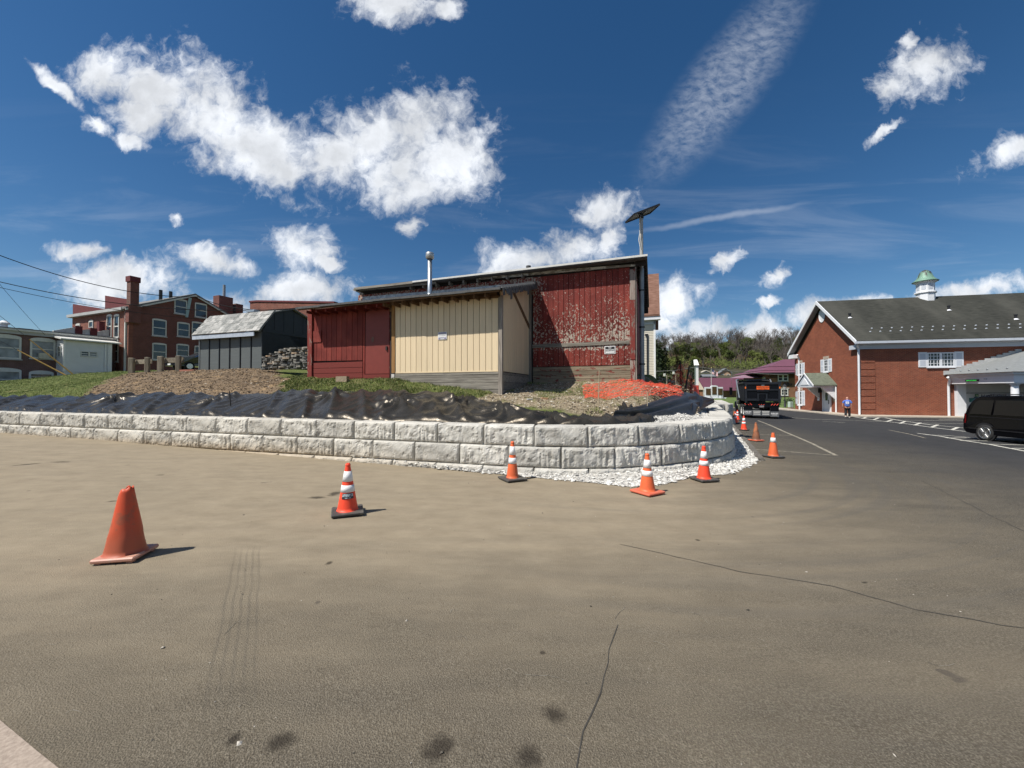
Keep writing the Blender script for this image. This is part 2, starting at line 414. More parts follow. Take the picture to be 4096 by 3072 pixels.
# ---- asphalt: dusty tan near the wall, grey towards the street
def asphalt_mat():
    t = T('asphalt'); x, y, z = t.xyz(); P = t.pos()
    big = t.noise(.35, 5, .6); med = t.noise(1.6, 5, .62); swirl = t.noise(1.0, 6, .65, t.map(P, (.5, 2.2, 1), (0, 0, R(-18))))
    yy = t.math('ADD', t.math('ADD', y, t.math('MULTIPLY', x, -.12)), t.math('MULTIPLY', t.math('SUBTRACT', big, .5), .9))
    a = t.ss(yy, 1.5, 6.0)
    xx = t.math('ADD', t.math('ADD', x, t.math('MULTIPLY', y, -.12)), t.math('MULTIPLY', t.math('SUBTRACT', big, .5), 4.))
    b = t.ss(xx, -.5, 6.5, 1, 0)
    c = t.ss(xx, 4.0, 14.0, .36, 0)                 # thin dust carried round the corner
    dust = t.math('ADD', t.math('MULTIPLY', a, b), t.math('MULTIPLY', c, t.ss(swirl, .25, .75, .3, .8)), True)
    dust = t.math('MULTIPLY', dust, t.lin(swirl, .3, .7, .80, 1.08), True)
    agg = t.vor(120.); speck = t.noise(100., 3, .75)
    grey = t.ramp(speck, [(.36, (.010, .0093, .0082)), (.5, (.062, .056, .046)), (.64, (.18, .162, .128))])
    grey = t.scale(grey, t.lin(med, .25, .75, .88, 1.12))
    far = t.ss(xx, 6, 15)
    grey = t.mix(far, grey, t.scale((.040, .040, .041), t.lin(med, .3, .7, .85, 1.15)))
    film = t.mix(t.ss(big, .30, .70, .14, .38), grey, (.15, .122, .083))
    tan = t.ramp(t.noise(2.3, 7, .68, t.map(P, (1, 1.5, 1))), [(.25, (.225, .182, .124)), (.55, (.275, .226, .156)), (.8, (.32, .266, .186))])
    tan = t.mix(t.ss(speck, .50, .72, 0, .22), tan, (.16, .14, .115))
    col = t.mix(dust, t.mix(t.ss(xx, 3, 9), film, grey), tan)
    # tyre scrub arcs round the corner: rings about the kerb of the turn
    rc = t.math('SQRT', t.math('ADD', t.math('POWER', t.math('SUBTRACT', x, 2.2), 2.), t.math('POWER', t.math('SUBTRACT', y, 11.5), 2.)))
    rings = t.noise(1., 4, .6, t.comb(t.math('MULTIPLY', rc, 3.4), t.math('MULTIPLY', t.math('ARCTAN2', t.math('SUBTRACT', y, 11.5), t.math('SUBTRACT', x, 2.2)), .8), 0.))
    ringm = t.math('MULTIPLY', t.ss(rings, .46, .68), t.math('MULTIPLY', t.ss(rc, 4.2, 5.6), t.ss(rc, 11.5, 8.)))
    ringm = t.math('MULTIPLY', ringm, t.ss(x, -1.5, 3.5)); col = t.mix(t.math('MULTIPLY', ringm, .34), col, (.085, .08, .072))
    scr = t.ss(t.noise(3.2, 8, .75, t.map(P, (9, 1.2, 1), (0, 0, R(35))), .6), .70, .76)
    col = t.mix(t.math('MULTIPLY', scr, t.math('MULTIPLY', .35, t.ss(med, .45, .6))), col, (.44, .41, .36))
    pale = t.ss(t.noise(1.1, 9, .72, t.map(P, (1, 2.2, 1), (0, 0, R(20)))), .66, .74)
    col = t.mix(t.math('MULTIPLY', pale, .5), col, (.31, .25, .17))
    sn = t.math('MULTIPLY', t.math('SUBTRACT', t.noise(11., 5, .7), .5), 1.4)
    q0, q1 = gpx(985, 2190), gpx(905, 2800); dv = (q1 - q0); dv.z = 0; L_ = dv.length; dv.normalize()      # tyre print
    al = t.math('ADD', t.math('MULTIPLY', t.math('SUBTRACT', x, q0.x), dv.x), t.math('MULTIPLY', t.math('SUBTRACT', y, q0.y), dv.y)); ac = t.math('ADD', t.math('MULTIPLY', t.math('SUBTRACT', x, q0.x), -dv.y), t.math('MULTIPLY', t.math('SUBTRACT', y, q0.y), dv.x))
    ac = t.math('ADD', ac, t.math('MULTIPLY', t.math('SUBTRACT', t.noise(.8, 2), .5), .12))
    rib = t.math('MAXIMUM', t.ss(t.math('SINE', t.math('MULTIPLY', ac, 110.)), .1, .8), t.math('MULTIPLY', t.ss(t.math('SINE', t.math('MULTIPLY', al, 150.)), .2, .8), .6))
    trk = t.math('MULTIPLY', t.math('MULTIPLY', t.ss(t.math('ABSOLUTE', ac), .15, .12), rib), t.math('MULTIPLY', t.ss(al, -.2, .5), t.ss(al, L_ + .4, L_ - .5)))
    col = t.mix(t.math('MULTIPLY', trk, t.lin(med, .3, .7, .15, .42)), col, (.06, .055, .047))
    stain = None                                     # oil drips with their own shapes
    for (px, py, r, e) in STAINS:
        q = gpx(px, py); mp = t.map(t.comb(x, y, 0.), (r, r * e, 1), (0, 0, R(random.uniform(0, 180))), (q.x, q.y, 0), 'TEXTURE')
        n = t.N('ShaderNodeVectorMath', operation='LENGTH'); t.L(mp, n.inputs[0]); s_ = t.ss(t.math('ADD', n.outputs['Value'], sn), .95, .25)
        stain = s_ if stain is None else t.math('MAXIMUM', stain, s_)
    col = t.mix(t.math('MULTIPLY', stain, .78), col, (.022, .017, .012))
    drop = t.ss(t.noise(2.7, 2, .5), .745, .765)
    col = t.mix(t.math('MULTIPLY', drop, .6), col, (.06, .05, .042))
    h = t.math('ADD', t.math('MULTIPLY', agg, t.lin(dust, 0, 1, 1., .35)), t.math('MULTIPLY', speck, .6))
    return t.fin(col, .92, t.bump(h, .8, .008), 0., .25)
STAINS = [(2215, 2858, .085, 1.2), (1130, 2962, .10, .8), (1755, 2992, .10, 1.1), (2110, 3030, .1, 1.), (935, 2955, .06, .7), (105, 1858, .30, .35), (245, 1848, .32, .3), (1340, 1975, .26, .5), (1270, 1990, .2, .5),
          (1315, 2252, .07, .6), (640, 1900, .12, .5), (450, 2005, .1, .6), (2170, 2610, .03, 1), (2790, 2160, .04, 1), (3460, 2330, .05, .5)]
xs = axis((-1500, -200, 260), (-200, -40, 20), (-40, -22, 2), (-22, 24, .3), (24, 60, 1.5), (60, 200, 20), (200, 1500, 260))
ys = axis((-1500, -200, 260), (-200, -20, 20), (-20, -2, 2), (-2, 26, .3), (26, 62, 1.2), (62, 200, 15), (200, 3000, 280))
ASPHALT, _ = grid('asphalt_lot', xs, ys, lambda X, Y: gz(X, Y), asphalt_mat(), kind='structure', label='dusty worn asphalt parking lot with tan dirt and tyre marks')
# pale concrete pad in the near left corner
def sheet(name, pts, m, lift, parent=None, sub=1, **props):
    mb = MB(); mb.poly([Vector((p.x, p.y, gz(p.x, p.y) + lift)) for p in pts]); return mb.build(name, m, parent, **props)
t = T('pad_concrete'); n = t.noise(40., 4, .7); M_PAD = t.fin(t.ramp(n, [(.3, (.24, .19, .15)), (.6, (.38, .31, .25))]), .9, t.bump(n, .6, .006))
cornr = [gpx(-60, 2835), gpx(60, 2935), gpx(150, 3010), gpx(250, 3090), gpx(300, 3500), gpx(-900, 3500), gpx(-900, 2700)]
sheet('concrete_pad', cornr, M_PAD, .006, kind='structure', label='pale gritty concrete pad at the corner of the lot')
# cracks and the pavement joint: narrow dark grooves following the ground
def strip(name, pts, w, m, lift, parent, jitter=0.):
    P = []
    for a, b in zip(pts[:-1], pts[1:]):
        n = max(1, int((b - a).length / .12))
        P += [a.lerp(b, k / n) for k in range(n)]
    P.append(pts[-1]); mb = MB(); L_, R_ = [], []
    for k, p in enumerate(P):
        d = (P[min(k + 1, len(P) - 1)] - P[max(0, k - 1)]); d.z = 0; d.normalize(); s = Vector((-d.y, d.x, 0))
        j = s * random.uniform(-jitter, jitter); ww = w * random.uniform(.6, 1.3) if jitter else w
        for lst, sg in ((L_, 1), (R_, -1)):
            q = p + j + s * ww / 2 * sg; lst.append(Vector((q.x, q.y, gz(q.x, q.y) + lift)))
    mb.v = [tuple(q) for q in L_ + R_]; n = len(P)
    for k in range(n - 1): mb.face((k, n + k, n + k + 1, k + 1))
    return mb.build(name, m, parent)
M_CRACK = plain('crack_dark', (.055, .05, .043), .95, .4, 12)
for pts, w_ in (([(2300, 3072), (2340, 2930), (2395, 2770), (2440, 2600), (2470, 2500)], .006), ([(2480, 2176), (2650, 2215), (2950, 2285), (3330, 2345), (3660, 2440), (4000, 2500), (4200, 2530)], .010),
                ([(3690, 1925), (3850, 2005), (4000, 2080), (4150, 2150)], .012)):
    strip('crack', [gpx(*p) for p in pts], w_, M_CRACK, .004, ASPHALT, .012)
# tyre track printed in the dust
# painted lines on the lot
t = T('line_paint'); n = t.noise(9., 7, .75); M_LINE = t.fin(t.mix(t.ss(n, .52, .64), (.56, .54, .47), (.13, .125, .115)), .8)
t = T('line_worn'); n = t.noise(7., 8, .78); M_LINE2 = t.fin(t.mix(t.ss(n, .42, .60), (.36, .32, .24), (.10, .094, .082)), .85)
def pline(pts, w_, m=None): strip('painted_line', [gpx(*p) for p in pts], w_, m or M_LINE, .004, ASPHALT)
pline([(3032, 1682), (3140, 1728), (3250, 1775), (3345, 1822)], .11, M_LINE2)
pline([(2990, 1795), (3140, 1806), (3345, 1822)], .09, M_LINE2); pline([(3040, 1738), (3165, 1742)], .08, M_LINE2); pline([(3000, 1699), (3080, 1702)], .08, M_LINE2)
pline([(3130, 1668), (3250, 1677), (3400, 1681), (3540, 1687)], .12); pline([(3290, 1686), (3340, 1688), (3380, 1691)], .10)
lo = [(3420, 1668), (3520, 1683), (3640, 1697), (3740, 1711), (3880, 1728)]; up = [(3460, 1669), (3540, 1671), (3620, 1685), (3720, 1699), (3880, 1714)]
pline(lo, .14); pline(up, .14)
for a, b in (((3450, 1674), (3466, 1668)), ((3494, 1679), (3515, 1671)), ((3546, 1687), (3568, 1679)), ((3600, 1694), (3622, 1685)), ((3658, 1701), (3682, 1691)), ((3726, 1709), (3750, 1699)), ((3808, 1719), (3832, 1709))): pline([a, b], .16)
pline([(3570, 1679), (3700, 1682), (3860, 1683)], .11); pline([(3695, 1692), (3860, 1695)], .11); pline([(3755, 1677), (3860, 1680)], .2)
pline([(3670, 1733), (3760, 1745), (3860, 1763), (3960, 1778), (4096, 1804), (4300, 1842)], .13)
pline([(3700, 1739), (3800, 1743), (3900, 1752), (4096, 1770)], .11); pline([(3785, 1752), (3900, 1751)], .1); pline([(3840, 1762), (3960, 1764)], .1); pline([(3930, 1776), (4096, 1780)], .1); pline([(4030, 1793), (4140, 1794)], .1)
pline([(3555, 1720), (3640, 1737), (3700, 1752)], .08, M_LINE2)

# ================================================================== retaining wall path
HS = [(-40, -16.3), (-1.755, -16.3), (-.585, -10), (.585, 5), (1.755, 18), (2.925, 28), (4.1, 38), (5.26, 52), (6.4, 60), (7.6, 63), (9, 64), (18.2, 64), (18.5, 28), (19.5, 28), (19.8, 64), (80, 66)]
def head(s): return R(float(np.interp(s, [a for a, b in HS], [b for a, b in HS])))
DS = .05; S0, S1 = -45., 70.
_p = {0: (.15, 8.54)}          # index 0 <-> s = -1.17
SB = -1.17
def _walk(sign, length):
    out = []; x, y = .15, 8.54; s = SB
    for _ in range(int(length / DS)):
        h = head(s + sign * DS / 2); x += sign * DS * math.cos(h); y += sign * DS * math.sin(h); s += sign * DS; out.append((s, x, y))
    return out
_path = list(reversed(_walk(-1, SB - S0))) + [(SB, .15, 8.54)] + _walk(1, S1 - SB)
PS = np.array(_path)
def wpos(s, off=0., z=0.):      # off > 0 runs in behind the wall face
    x = np.interp(s, PS[:, 0], PS[:, 1]); y = np.interp(s, PS[:, 0], PS[:, 2]); h = head(s)
    return Vector((x - math.sin(h) * off, y + math.cos(h) * off, z))
PD = PS[::6]; PDH = np.array([head(s) for s in PD[:, 0]])
def wdist(x, y):                # signed distance behind the wall face, and path position
    x = np.asarray(x, float); y = np.asarray(y, float)
    d2 = (x[..., None] - PD[:, 1]) ** 2 + (y[..., None] - PD[:, 2]) ** 2; k = d2.argmin(-1)
    return -(x - PD[k, 1]) * np.sin(PDH[k]) + (y - PD[k, 2]) * np.cos(PDH[k]), PD[k, 0]
WTOP = .933; BH = .457; BL = 1.17
# ---- split-face blocks
def block_mesh(seed, nx=30, nz=12, depth=.62):
    rnd = random.Random(seed); mb = MB(); L_, H_ = BL - .020, BH - .012; bv = .046
    ox = rnd.uniform(0, 100); tilt = rnd.uniform(-.5, .5); ridge = rnd.uniform(.35, 1.0)
    def disp(u, w_):
        e = min(u, L_ - u, w_ * .8, (H_ - w_) * .8)
        edge = max(0., 1 - e / .05)
        n = fbm(ox + u * 2.6, ox + w_ * 3.2, 0, 5) * .032 + fbm(ox + u * 11 + w_ * tilt * 4, 5 + w_ * 3., 7, 3) * .026 * ridge
        r = abs(vnoise(ox + 40 + u * 9 + w_ * tilt * 5, w_ * 1.1, 3)) * -.055 * ridge + .012
        cr = -.013 if fbm(ox + u * 5 + w_ * 2.2, 9 + w_ * 4, 2, 3) > .30 else 0
        return (n + r + cr - .004) * (1 - edge * .7) - edge * edge * bv
    mb.smooth = False
    idx = {}
    for j in range(nz + 1):
        for i in range(nx + 1):
            u = L_ * i / nx; w_ = H_ * j / nz
            if 0 < i < nx: u += rnd.uniform(-.012, .012)
            if 0 < j < nz: w_ += rnd.uniform(-.012, .012)
            idx[i, j] = len(mb.v); mb.v.append((u - L_ / 2, -disp(u, w_) if (0 < i < nx and 0 < j < nz) else bv * (1 + .35 * vnoise(ox + u * 6, w_ * 6, 1)), w_))
    for j in range(nz):
        for i in range(nx): mb.face((idx[i, j], idx[i + 1, j], idx[i + 1, j + 1], idx[i, j + 1]))
    k = len(mb.v)
    taper = .10
    mb.v += [(-L_ / 2 + taper, depth, 0), (L_ / 2 - taper, depth, 0), (L_ / 2 - taper, depth, H_), (-L_ / 2 + taper, depth, H_)]
    mb.face([idx[i, nz] for i in range(nx + 1)] + [k + 2, k + 3]); mb.face([idx[i, 0] for i in range(nx, -1, -1)] + [k, k + 1])
    mb.face([idx[0, j] for j in range(nz + 1)] + [k + 3, k]); mb.face([idx[nx, j] for j in range(nz, -1, -1)] + [k + 1, k + 2]); mb.face((k, k + 3, k + 2, k + 1))
    return mb.mesh('block')
t = T('cast_stone'); P = t.pos(); x, y, z = t.xyz()
n1 = t.noise(3.5, 6, .65); n2 = t.noise(26, 5, .7)
col = t.ramp(n1, [(.28, (.43, .41, .365)), (.5, (.54, .52, .47)), (.72, (.62, .605, .56))])
col = t.scale(col, t.lin(n2, .3, .7, .86, 1.10)); col = t.scale(col, t.lin(t.rnd(), 0, 1, .80, 1.08))
tanw = t.math('MULTIPLY', t.ss(x, 1.0, -7., 0, .55), t.ss(n1, .3, .6))
col = t.mix(t.math('MULTIPLY', tanw, t.ss(z, .55, .1, .45, 1.)), col, (.50, .43, .32))
soil = t.math('MULTIPLY', t.ss(t.math('ADD', z, t.math('MULTIPLY', t.math('SUBTRACT', n1, .5), .3)), .30, .02), t.ss(x, 0, -9))
col = t.mix(t.math('MULTIPLY', soil, .75), col, (.36, .27, .17))
M_STONE = t.fin(col, .93, t.bump(t.noise(60, 5, .7), .7, .008), 0., .2)
BLK = [block_mesh(100 + k) for k in range(9)]
for b_ in BLK: b_.materials.append(M_STONE)
RW = thing('retaining_wall', wpos(-5, 0, -.2), 'long curved retaining wall of pale grey split-face concrete blocks', 'wall')
for c in range(3):
    z0 = WTOP - BH * (c + 1); off = -.042 * c; s = -33 + (.5 * BL if c % 2 else 0); k = 0
    while s < 30:
        if not (c == 2 and s < -11):
            h = head(s); o = link('block', BLK[(k * 5 + c * 3 + k * k) % len(BLK)], None, RW, wpos(s, off, z0))
            o.rotation_euler = (0, 0, h)
        k += 1; s += BL

# ================================================================== earth bank behind the wall
TP = []
END_R = [at(2480, 1640, 10.4), at(2560, 1622, 10.8), at(2660, 1588, 11.8), at(2740, 1566, 13.0), at(2790, 1578, 14.6), at(2850, 1596, 17.5)]
END_F = [at(2440, 1676, 9.6), at(2560, 1690, 9.7), at(2680, 1690, 10.2), at(2775, 1676, 11.2), at(2800, 1640, 13.2), at(2858, 1610, 16.8)]
TP += [(q.x, q.y, q.z - .12) for q in END_R] + [(q.x, q.y, q.z - .14) for q in END_F]
for s in np.arange(-32, 20, 2.0): q = wpos(s, .35); TP.append((q.x, q.y, .80))
for s in np.arange(-30, 1.5, 3.0): q = wpos(s, 1.95); TP.append((q.x, q.y, float(np.interp(s, [-30, -20, -14, -4, 0, 2], [1.30, 1.36, 1.50, 1.50, 1.30, 1.22]))))
TP += [(-7.9, 14.4, 2.1), (-4.1, 13.0, 2.04), (-.30, 11.7, 1.58), (-2.2, 12.3, 1.80), (.75, 14.5, 1.95), (2.5, 13.8, 2.0), (4.3, 13.2, 2.0), (0, 18, 2.1), (6, 20, 2.0), (-6, 20, 2.4), (8, 30, 1.9)]
for px, py, Y in ((2700, 1553, 13.8), (2600, 1545, 13.6), (2775, 1562, 14.2), (2450, 1580, 12.3), (2300, 1572, 12.3), (2200, 1600, 11.0), (2830, 1592, 16.5), (2160, 1560, 12.8)):
    q = at(px, py, Y); TP.append(tuple(q))
TP += [(-14.45, 22.0, 2.95), (-19.4, 23.6, 2.93), (-12, 27, 2.95), (-17, 28, 3.0)]
for px, py, Y in ((700, 1490, 21.5), (1000, 1480, 20.5), (600, 1487, 24), (850, 1540, 16), (1050, 1520, 16.5), (1150, 1508, 17.5), (450, 1490, 26), (300, 1497, 27), (200, 1508, 27), (100, 1520, 26), (0, 1532, 25), (-300, 1545, 27), (500, 1545, 17), (300, 1545, 18), (100, 1565, 19)):
    TP.append(tuple(at(px, py, Y)))
TP += [(-50, 36, 2.0), (-41, 35, 2.6), (-40, 46, 3.3), (-28, 36, 3.1), (-20, 42, 3.2), (-30, 60, 3.4), (0, 40, 2.3), (10, 45, 1.2), (-60, 60, 3.), (12, 60, .8), (15, 33, 1.0)]
TP = np.array(TP)
def _U(r2): return np.where(r2 > 1e-9, r2 * np.log(r2 + 1e-12) * .5, 0)
_n = len(TP); K = _U(((TP[:, None, :2] - TP[None, :, :2]) ** 2).sum(-1)) + np.eye(_n) * .08
Pm = np.c_[np.ones(_n), TP[:, :2]]; A_ = np.block([[K, Pm], [Pm.T, np.zeros((3, 3))]])
SOL = np.linalg.solve(A_, np.r_[TP[:, 2], 0, 0, 0])
def tz(x, y):
    x = np.asarray(x, float); y = np.asarray(y, float)
    r2 = (x[..., None] - TP[:, 0]) ** 2 + (y[..., None] - TP[:, 1]) ** 2
    r = (_U(r2) * SOL[:_n]).sum(-1) + SOL[_n] + SOL[_n + 1] * x + SOL[_n + 2] * y
    return r if r.ndim else float(r)
def in_poly(x, y, poly):
    ins = np.zeros(x.shape, bool); n = len(poly); j = n - 1
    for i in range(n):
        xi, yi = poly[i]; xj, yj = poly[j]
        ins ^= ((yi > y) != (yj > y)) & (x < (xj - xi) * (y - yi) / (yj - yi + 1e-12) + xi); j = i
    return ins
DIRT = [(-15.9, 13.2), (-19, 17.5), (-23.6, 23.8), (-20, 25.0), (-13.2, 21.6), (-10.2, 17.0), (-8.8, 15.2), (-7.9, 13.4), (-8.0, 12.2), (-10, 11.5)]
STONY = [(-.6, 11.9), (.3, 13.9), (.8, 15), (6, 15), (7, 13), (5, 10.2), (2.2, 9.7), (.2, 10.2), (-1.0, 10.8)]
def zone(x, y):     # 0 grass, 1 dirt, 2 stony soil ; with ragged borders
    jx = x + .5 * np.array([vnoise(a * .9, b * .9, 3) for a, b in zip(x, y)]) + .25 * np.array([vnoise(a * 3, b * 3, 8) for a, b in zip(x, y)])
    z = np.zeros(len(x)); z[in_poly(jx, y, DIRT)] = 1; z[in_poly(jx, y, STONY)] = 2; return z
def bankz(X, Y):
    d, s = wdist(X, Y); z = tz(X, Y)
    n = np.array([fbm(a * .8, b * .8, 0, 4) for a, b in zip(X.ravel(), Y.ravel())]).reshape(X.shape)
    n2 = np.array([fbm(a * 3.1, b * 3.1, 5, 3) for a, b in zip(X.ravel(), Y.ravel())]).reshape(X.shape)
    z = z + np.clip((d - .8) / 1.5, 0, 1) * (.05 * n + .028 * n2)
    lm = np.interp(s, [1.0, 2.0, 2.8, 3.6, 5, 7, 9, 20, 26], [.15, .5, 1.2, 1.65, 1.9, 2.0, 2.1, 2.1, 2.0])
    cap = .72 + np.clip(d - .75, 0, 9) * .30 + np.clip(d - lm, 0, 9) * 1.5
    z = np.where((s > .9) & (s < 26), np.minimum(z, cap), z)
    return np.where(d < .30, -2.2, z)
t = T('earth'); P = t.pos(); zc = t.attr('zone', 'Color'); zs = t.N('ShaderNodeSeparateColor'); t.L(zc, zs.inputs[0])
n1 = t.noise(2.2, 7, .68); n2 = t.noise(17, 6, .72)
grass = t.ramp(n2, [(.3, (.055, .075, .02)), (.5, (.10, .125, .035)), (.7, (.20, .20, .075))])
grass = t.mix(t.ss(n1, .5, .7, 0, .55), grass, (.24, .19, .10))
dirt = t.ramp(n2, [(.3, (.075, .052, .034)), (.5, (.17, .122, .078)), (.7, (.28, .21, .14))]); dirt = t.mix(t.ss(n1, .48, .7, 0, .7), dirt, (.36, .245, .13))
ston = t.ramp(n2, [(.3, (.13, .10, .065)), (.5, (.28, .225, .15)), (.72, (.42, .36, .27))]); ston = t.mix(t.ss(n1, .5, .62, 0, .65), ston, (.13, .14, .045))
col = t.mix(zs.outputs[0], grass, dirt); col = t.mix(zs.outputs[1], col, ston)
M_EARTH = t.fin(col, .95, t.bump(n2, .9, .05), 0., .15)
xs = axis((-75, -30, 3), (-30, 15, .22), (15, 42, 1.6)); ys = axis((7.5, 30, .22), (30, 80, 2.5))
BANK, bv_ = grid('earth_bank', xs, ys, bankz, M_EARTH, kind='structure', label='sloping earth bank with lawn, bare dirt and stony soil above the wall')
zz = zone(bv_[:, 0], bv_[:, 1]); ca = BANK.data.color_attributes.new('zone', 'FLOAT_COLOR', 'POINT')
ca.data.foreach_set('color', np.stack([zz == 1, zz == 2, np.zeros(len(zz)), np.ones(len(zz))], -1).astype(np.float32).ravel())
# drop the cells that lie wholly outside the wall
bm = bmesh.new(); bm.from_mesh(BANK.data); bmesh.ops.delete(bm, geom=[v for v in bm.verts if v.co.z < -2 and all(e.other_vert(v).co.z < -2 for e in v.link_edges)], context='VERTS'); bm.to_mesh(BANK.data); bm.free()
def bz(x, y):
    return tz(x, y) + .05 * fbm(x * .8, y * .8, 0, 4) + .028 * fbm(x * 3.1, y * 3.1, 5, 3)
# ---- scattered clods and stones, grass blades
ICO = []
_b = bmesh.new(); bmesh.ops.create_icosphere(_b, subdivisions=1, radius=1); ICO_V = np.array([v.co[:] for v in _b.verts]); ICO_F = np.array([[v.index for v in f.verts] for f in _b.faces]); _b.free()
OCT_V = np.array([(1, 0, 0), (0, 1, 0), (-1, 0, 0), (0, -1, 0), (0, 0, 1), (0, 0, -1)], float); OCT_F = np.array([(0, 1, 4), (1, 2, 4), (2, 3, 4), (3, 0, 4), (1, 0, 5), (2, 1, 5), (3, 2, 5), (0, 3, 5)])
def scatter(name, pts, sizes, m, parent=None, flat=.6, tone=(0, 1), base=(OCT_V, OCT_F), **props):
    rng = np.random.RandomState(len(pts)); V, F = base; n = len(pts); k = len(V)
    v = V[None] * (1 + rng.uniform(-.35, .35, (n, k, 1))); an = rng.uniform(0, 6.28, n); c, s = np.cos(an), np.sin(an)
    st = rng.uniform(.6, 1.5, (n, 1)); vx = v[..., 0] * st; vy = v[..., 1]; vz = v[..., 2] * flat
    tl = rng.uniform(-.5, .5, (n, 1)); vz2 = vz + vx * tl
    out = np.stack([vx * c[:, None] - vy * s[:, None], vx * s[:, None] + vy * c[:, None], vz2], -1) * np.asarray(sizes)[:, None, None] + np.asarray(pts)[:, None]
    f = (F[None] + (np.arange(n) * k)[:, None, None]).reshape(-1, 3)
    me = bpy.data.meshes.new(name); me.from_pydata(out.reshape(-1, 3).tolist(), [], f.tolist()); me.update()
    ca = me.color_attributes.new('tone', 'FLOAT_COLOR', 'POINT'); tv = np.repeat(rng.uniform(*tone, n), k)
    ca.data.foreach_set('color', np.stack([tv, tv, tv, np.ones_like(tv)], -1).astype(np.float32).ravel())
    return link(name, me, m, parent, kind='stuff', **props)
def tone_mat(name, stops, rough=.9):
    t = T(name); c = t.ramp(t.attr('tone'), stops); c = t.scale(c, t.lin(t.noise(30, 3), .3, .7, .8, 1.2)); return t.fin(c, rough, None, 0., .25)
rng = np.random.RandomState(3)
def inside_barn(x, y):
    qx = x + .37; qy = y - 11.8; u = qx * .94 - qy * .342; v = qx * .342 + qy * .94
    return ((u > -8.1) & (u < .05) & (v > 0) & (v < 3.2)) | ((u > -8) & (u < 4.6) & (v > 2.9) & (v < 13))
def bzv(x, y):
    return tz(x, y) + np.array([.05 * fbm(a * .8, b * .8, 0, 4) + .028 * fbm(a * 3.1, b * 3.1, 5, 3) for a, b in zip(x, y)])
def pick(n, x0, x1, y0, y1, keep):
    X, Y = [], []; c = 0
    while c < n:
        x = rng.uniform(x0, x1, n); y = rng.uniform(y0, y1, n); k = keep(x, y); X.append(x[k]); Y.append(y[k]); c += k.sum()
    return np.concatenate(X)[:n], np.concatenate(Y)[:n]
x, y = pick(9000, -24, -7, 11.5, 25, lambda x, y: in_poly(x, y, DIRT) & (wdist(x, y)[0] > 1.6) & (rng.rand(len(x)) < 260 / (y * y)))
pts = np.c_[x, y, bzv(x, y) + .004]; sz = abs(rng.normal(0, .018, len(x))) + .010
scatter('dirt_clods', pts, sz, tone_mat('clod', [(0, (.05, .036, .025)), (.5, (.13, .092, .057)), (.93, (.24, .175, .11)), (1, (.48, .42, .34))]), label='loose brown clods and chips over the bare dirt mound', category='soil')
x, y = pick(6500, -1.5, 7, 9.5, 15, lambda x, y: in_poly(x, y, STONY) & (wdist(x, y)[0] > .9) & ~inside_barn(x, y))
pts = np.c_[x, y, bzv(x, y) + .004]; sz = abs(rng.normal(0, .014, len(x))) + .010
scatter('soil_stones', pts, sz, tone_mat('pebble', [(0, (.10, .075, .05)), (.45, (.26, .21, .14)), (.85, (.42, .36, .27)), (1, (.66, .62, .54))]), label='small tan stones strewn over the soil below the red barn', category='stones')
def blades(name, pts, hts, m, **props):
    rng = np.random.RandomState(11); n = len(pts); p = np.array(pts); h = np.array(hts)
    an = rng.uniform(0, 6.28, n); wd = h * rng.uniform(.07, .13, n); lean = rng.normal(0, .35, (n, 2)) * h[:, None]
    dx = np.stack([np.cos(an), np.sin(an), np.zeros(n)], -1) * wd[:, None]
    tip = p + np.c_[lean, h]; mid = p + np.c_[lean * .35, h * .55]
    v = np.stack([p - dx, p + dx, mid + dx * .7, mid - dx * .7, tip], 1).reshape(-1, 3); i = np.arange(n)[:, None] * 5
    f4 = (i + np.array([0, 1, 2, 3])).tolist(); f3 = (i + np.array([3, 2, 4])).tolist()
    me = bpy.data.meshes.new(name); me.from_pydata(v.tolist(), [], f4 + f3); me.update()
    ca = me.color_attributes.new('tone', 'FLOAT_COLOR', 'POINT'); tv = np.repeat(rng.uniform(0, 1, n), 5)
    ca.data.foreach_set('color', np.stack([tv, tv, tv, np.ones_like(tv)], -1).astype(np.float32).ravel())
    return link(name, me, m, kind='stuff', **props)
def blade_mat(name, stops):
    t = T(name); c = t.ramp(t.attr('tone'), stops); c = t.scale(c, t.lin(t.noise(1.2, 4, .6), .3, .7, .7, 1.3)); m = t.fin(c, .6, None, 0., .3)
    return m
def keep(x, y):
    k = (wdist(x, y)[0] > 1.75) & ~inside_barn(x, y); z_ = zone(x, y); g = np.array([fbm(a * .7, b * .7, 4, 3) for a, b in zip(x, y)]); r = rng.rand(len(x))
    return k & (z_ != 1) & ~((z_ == 2) & ((g < .12) | (r < .6))) & ~((g < -.22) & (r < .75))
x, y = pick(42000, -10, 3, 10, 16.5, keep)
pts = np.c_[x, y, bzv(x, y) - .005]; g = np.array([fbm(a * .7, b * .7, 4, 3) for a, b in zip(x, y)])
hts = rng.uniform(.03, .085, len(x)) * np.where(g > .1, 1.35, 1) * np.where(zone(x, y) == 2, .6, 1)
blades('grass', pts, hts, blade_mat('grass_blade', [(0, (.065, .10, .022)), (.5, (.15, .19, .045)), (.8, (.27, .27, .09)), (1, (.42, .36, .18))]), label='ragged green grass growing on the slope below the red barn', category='grass')
x, y = pick(52000, -46, -13, 13, 33, lambda x, y: (x / y < -.93) & (x / y > -1.5) & (rng.rand(len(x)) < 300 / (y * y)) & (wdist(x, y)[0] > 1.75) & ~in_poly(x, y, DIRT))
pts = np.c_[x, y, bzv(x, y) - .005]; hts = rng.uniform(.03, .07, len(x))
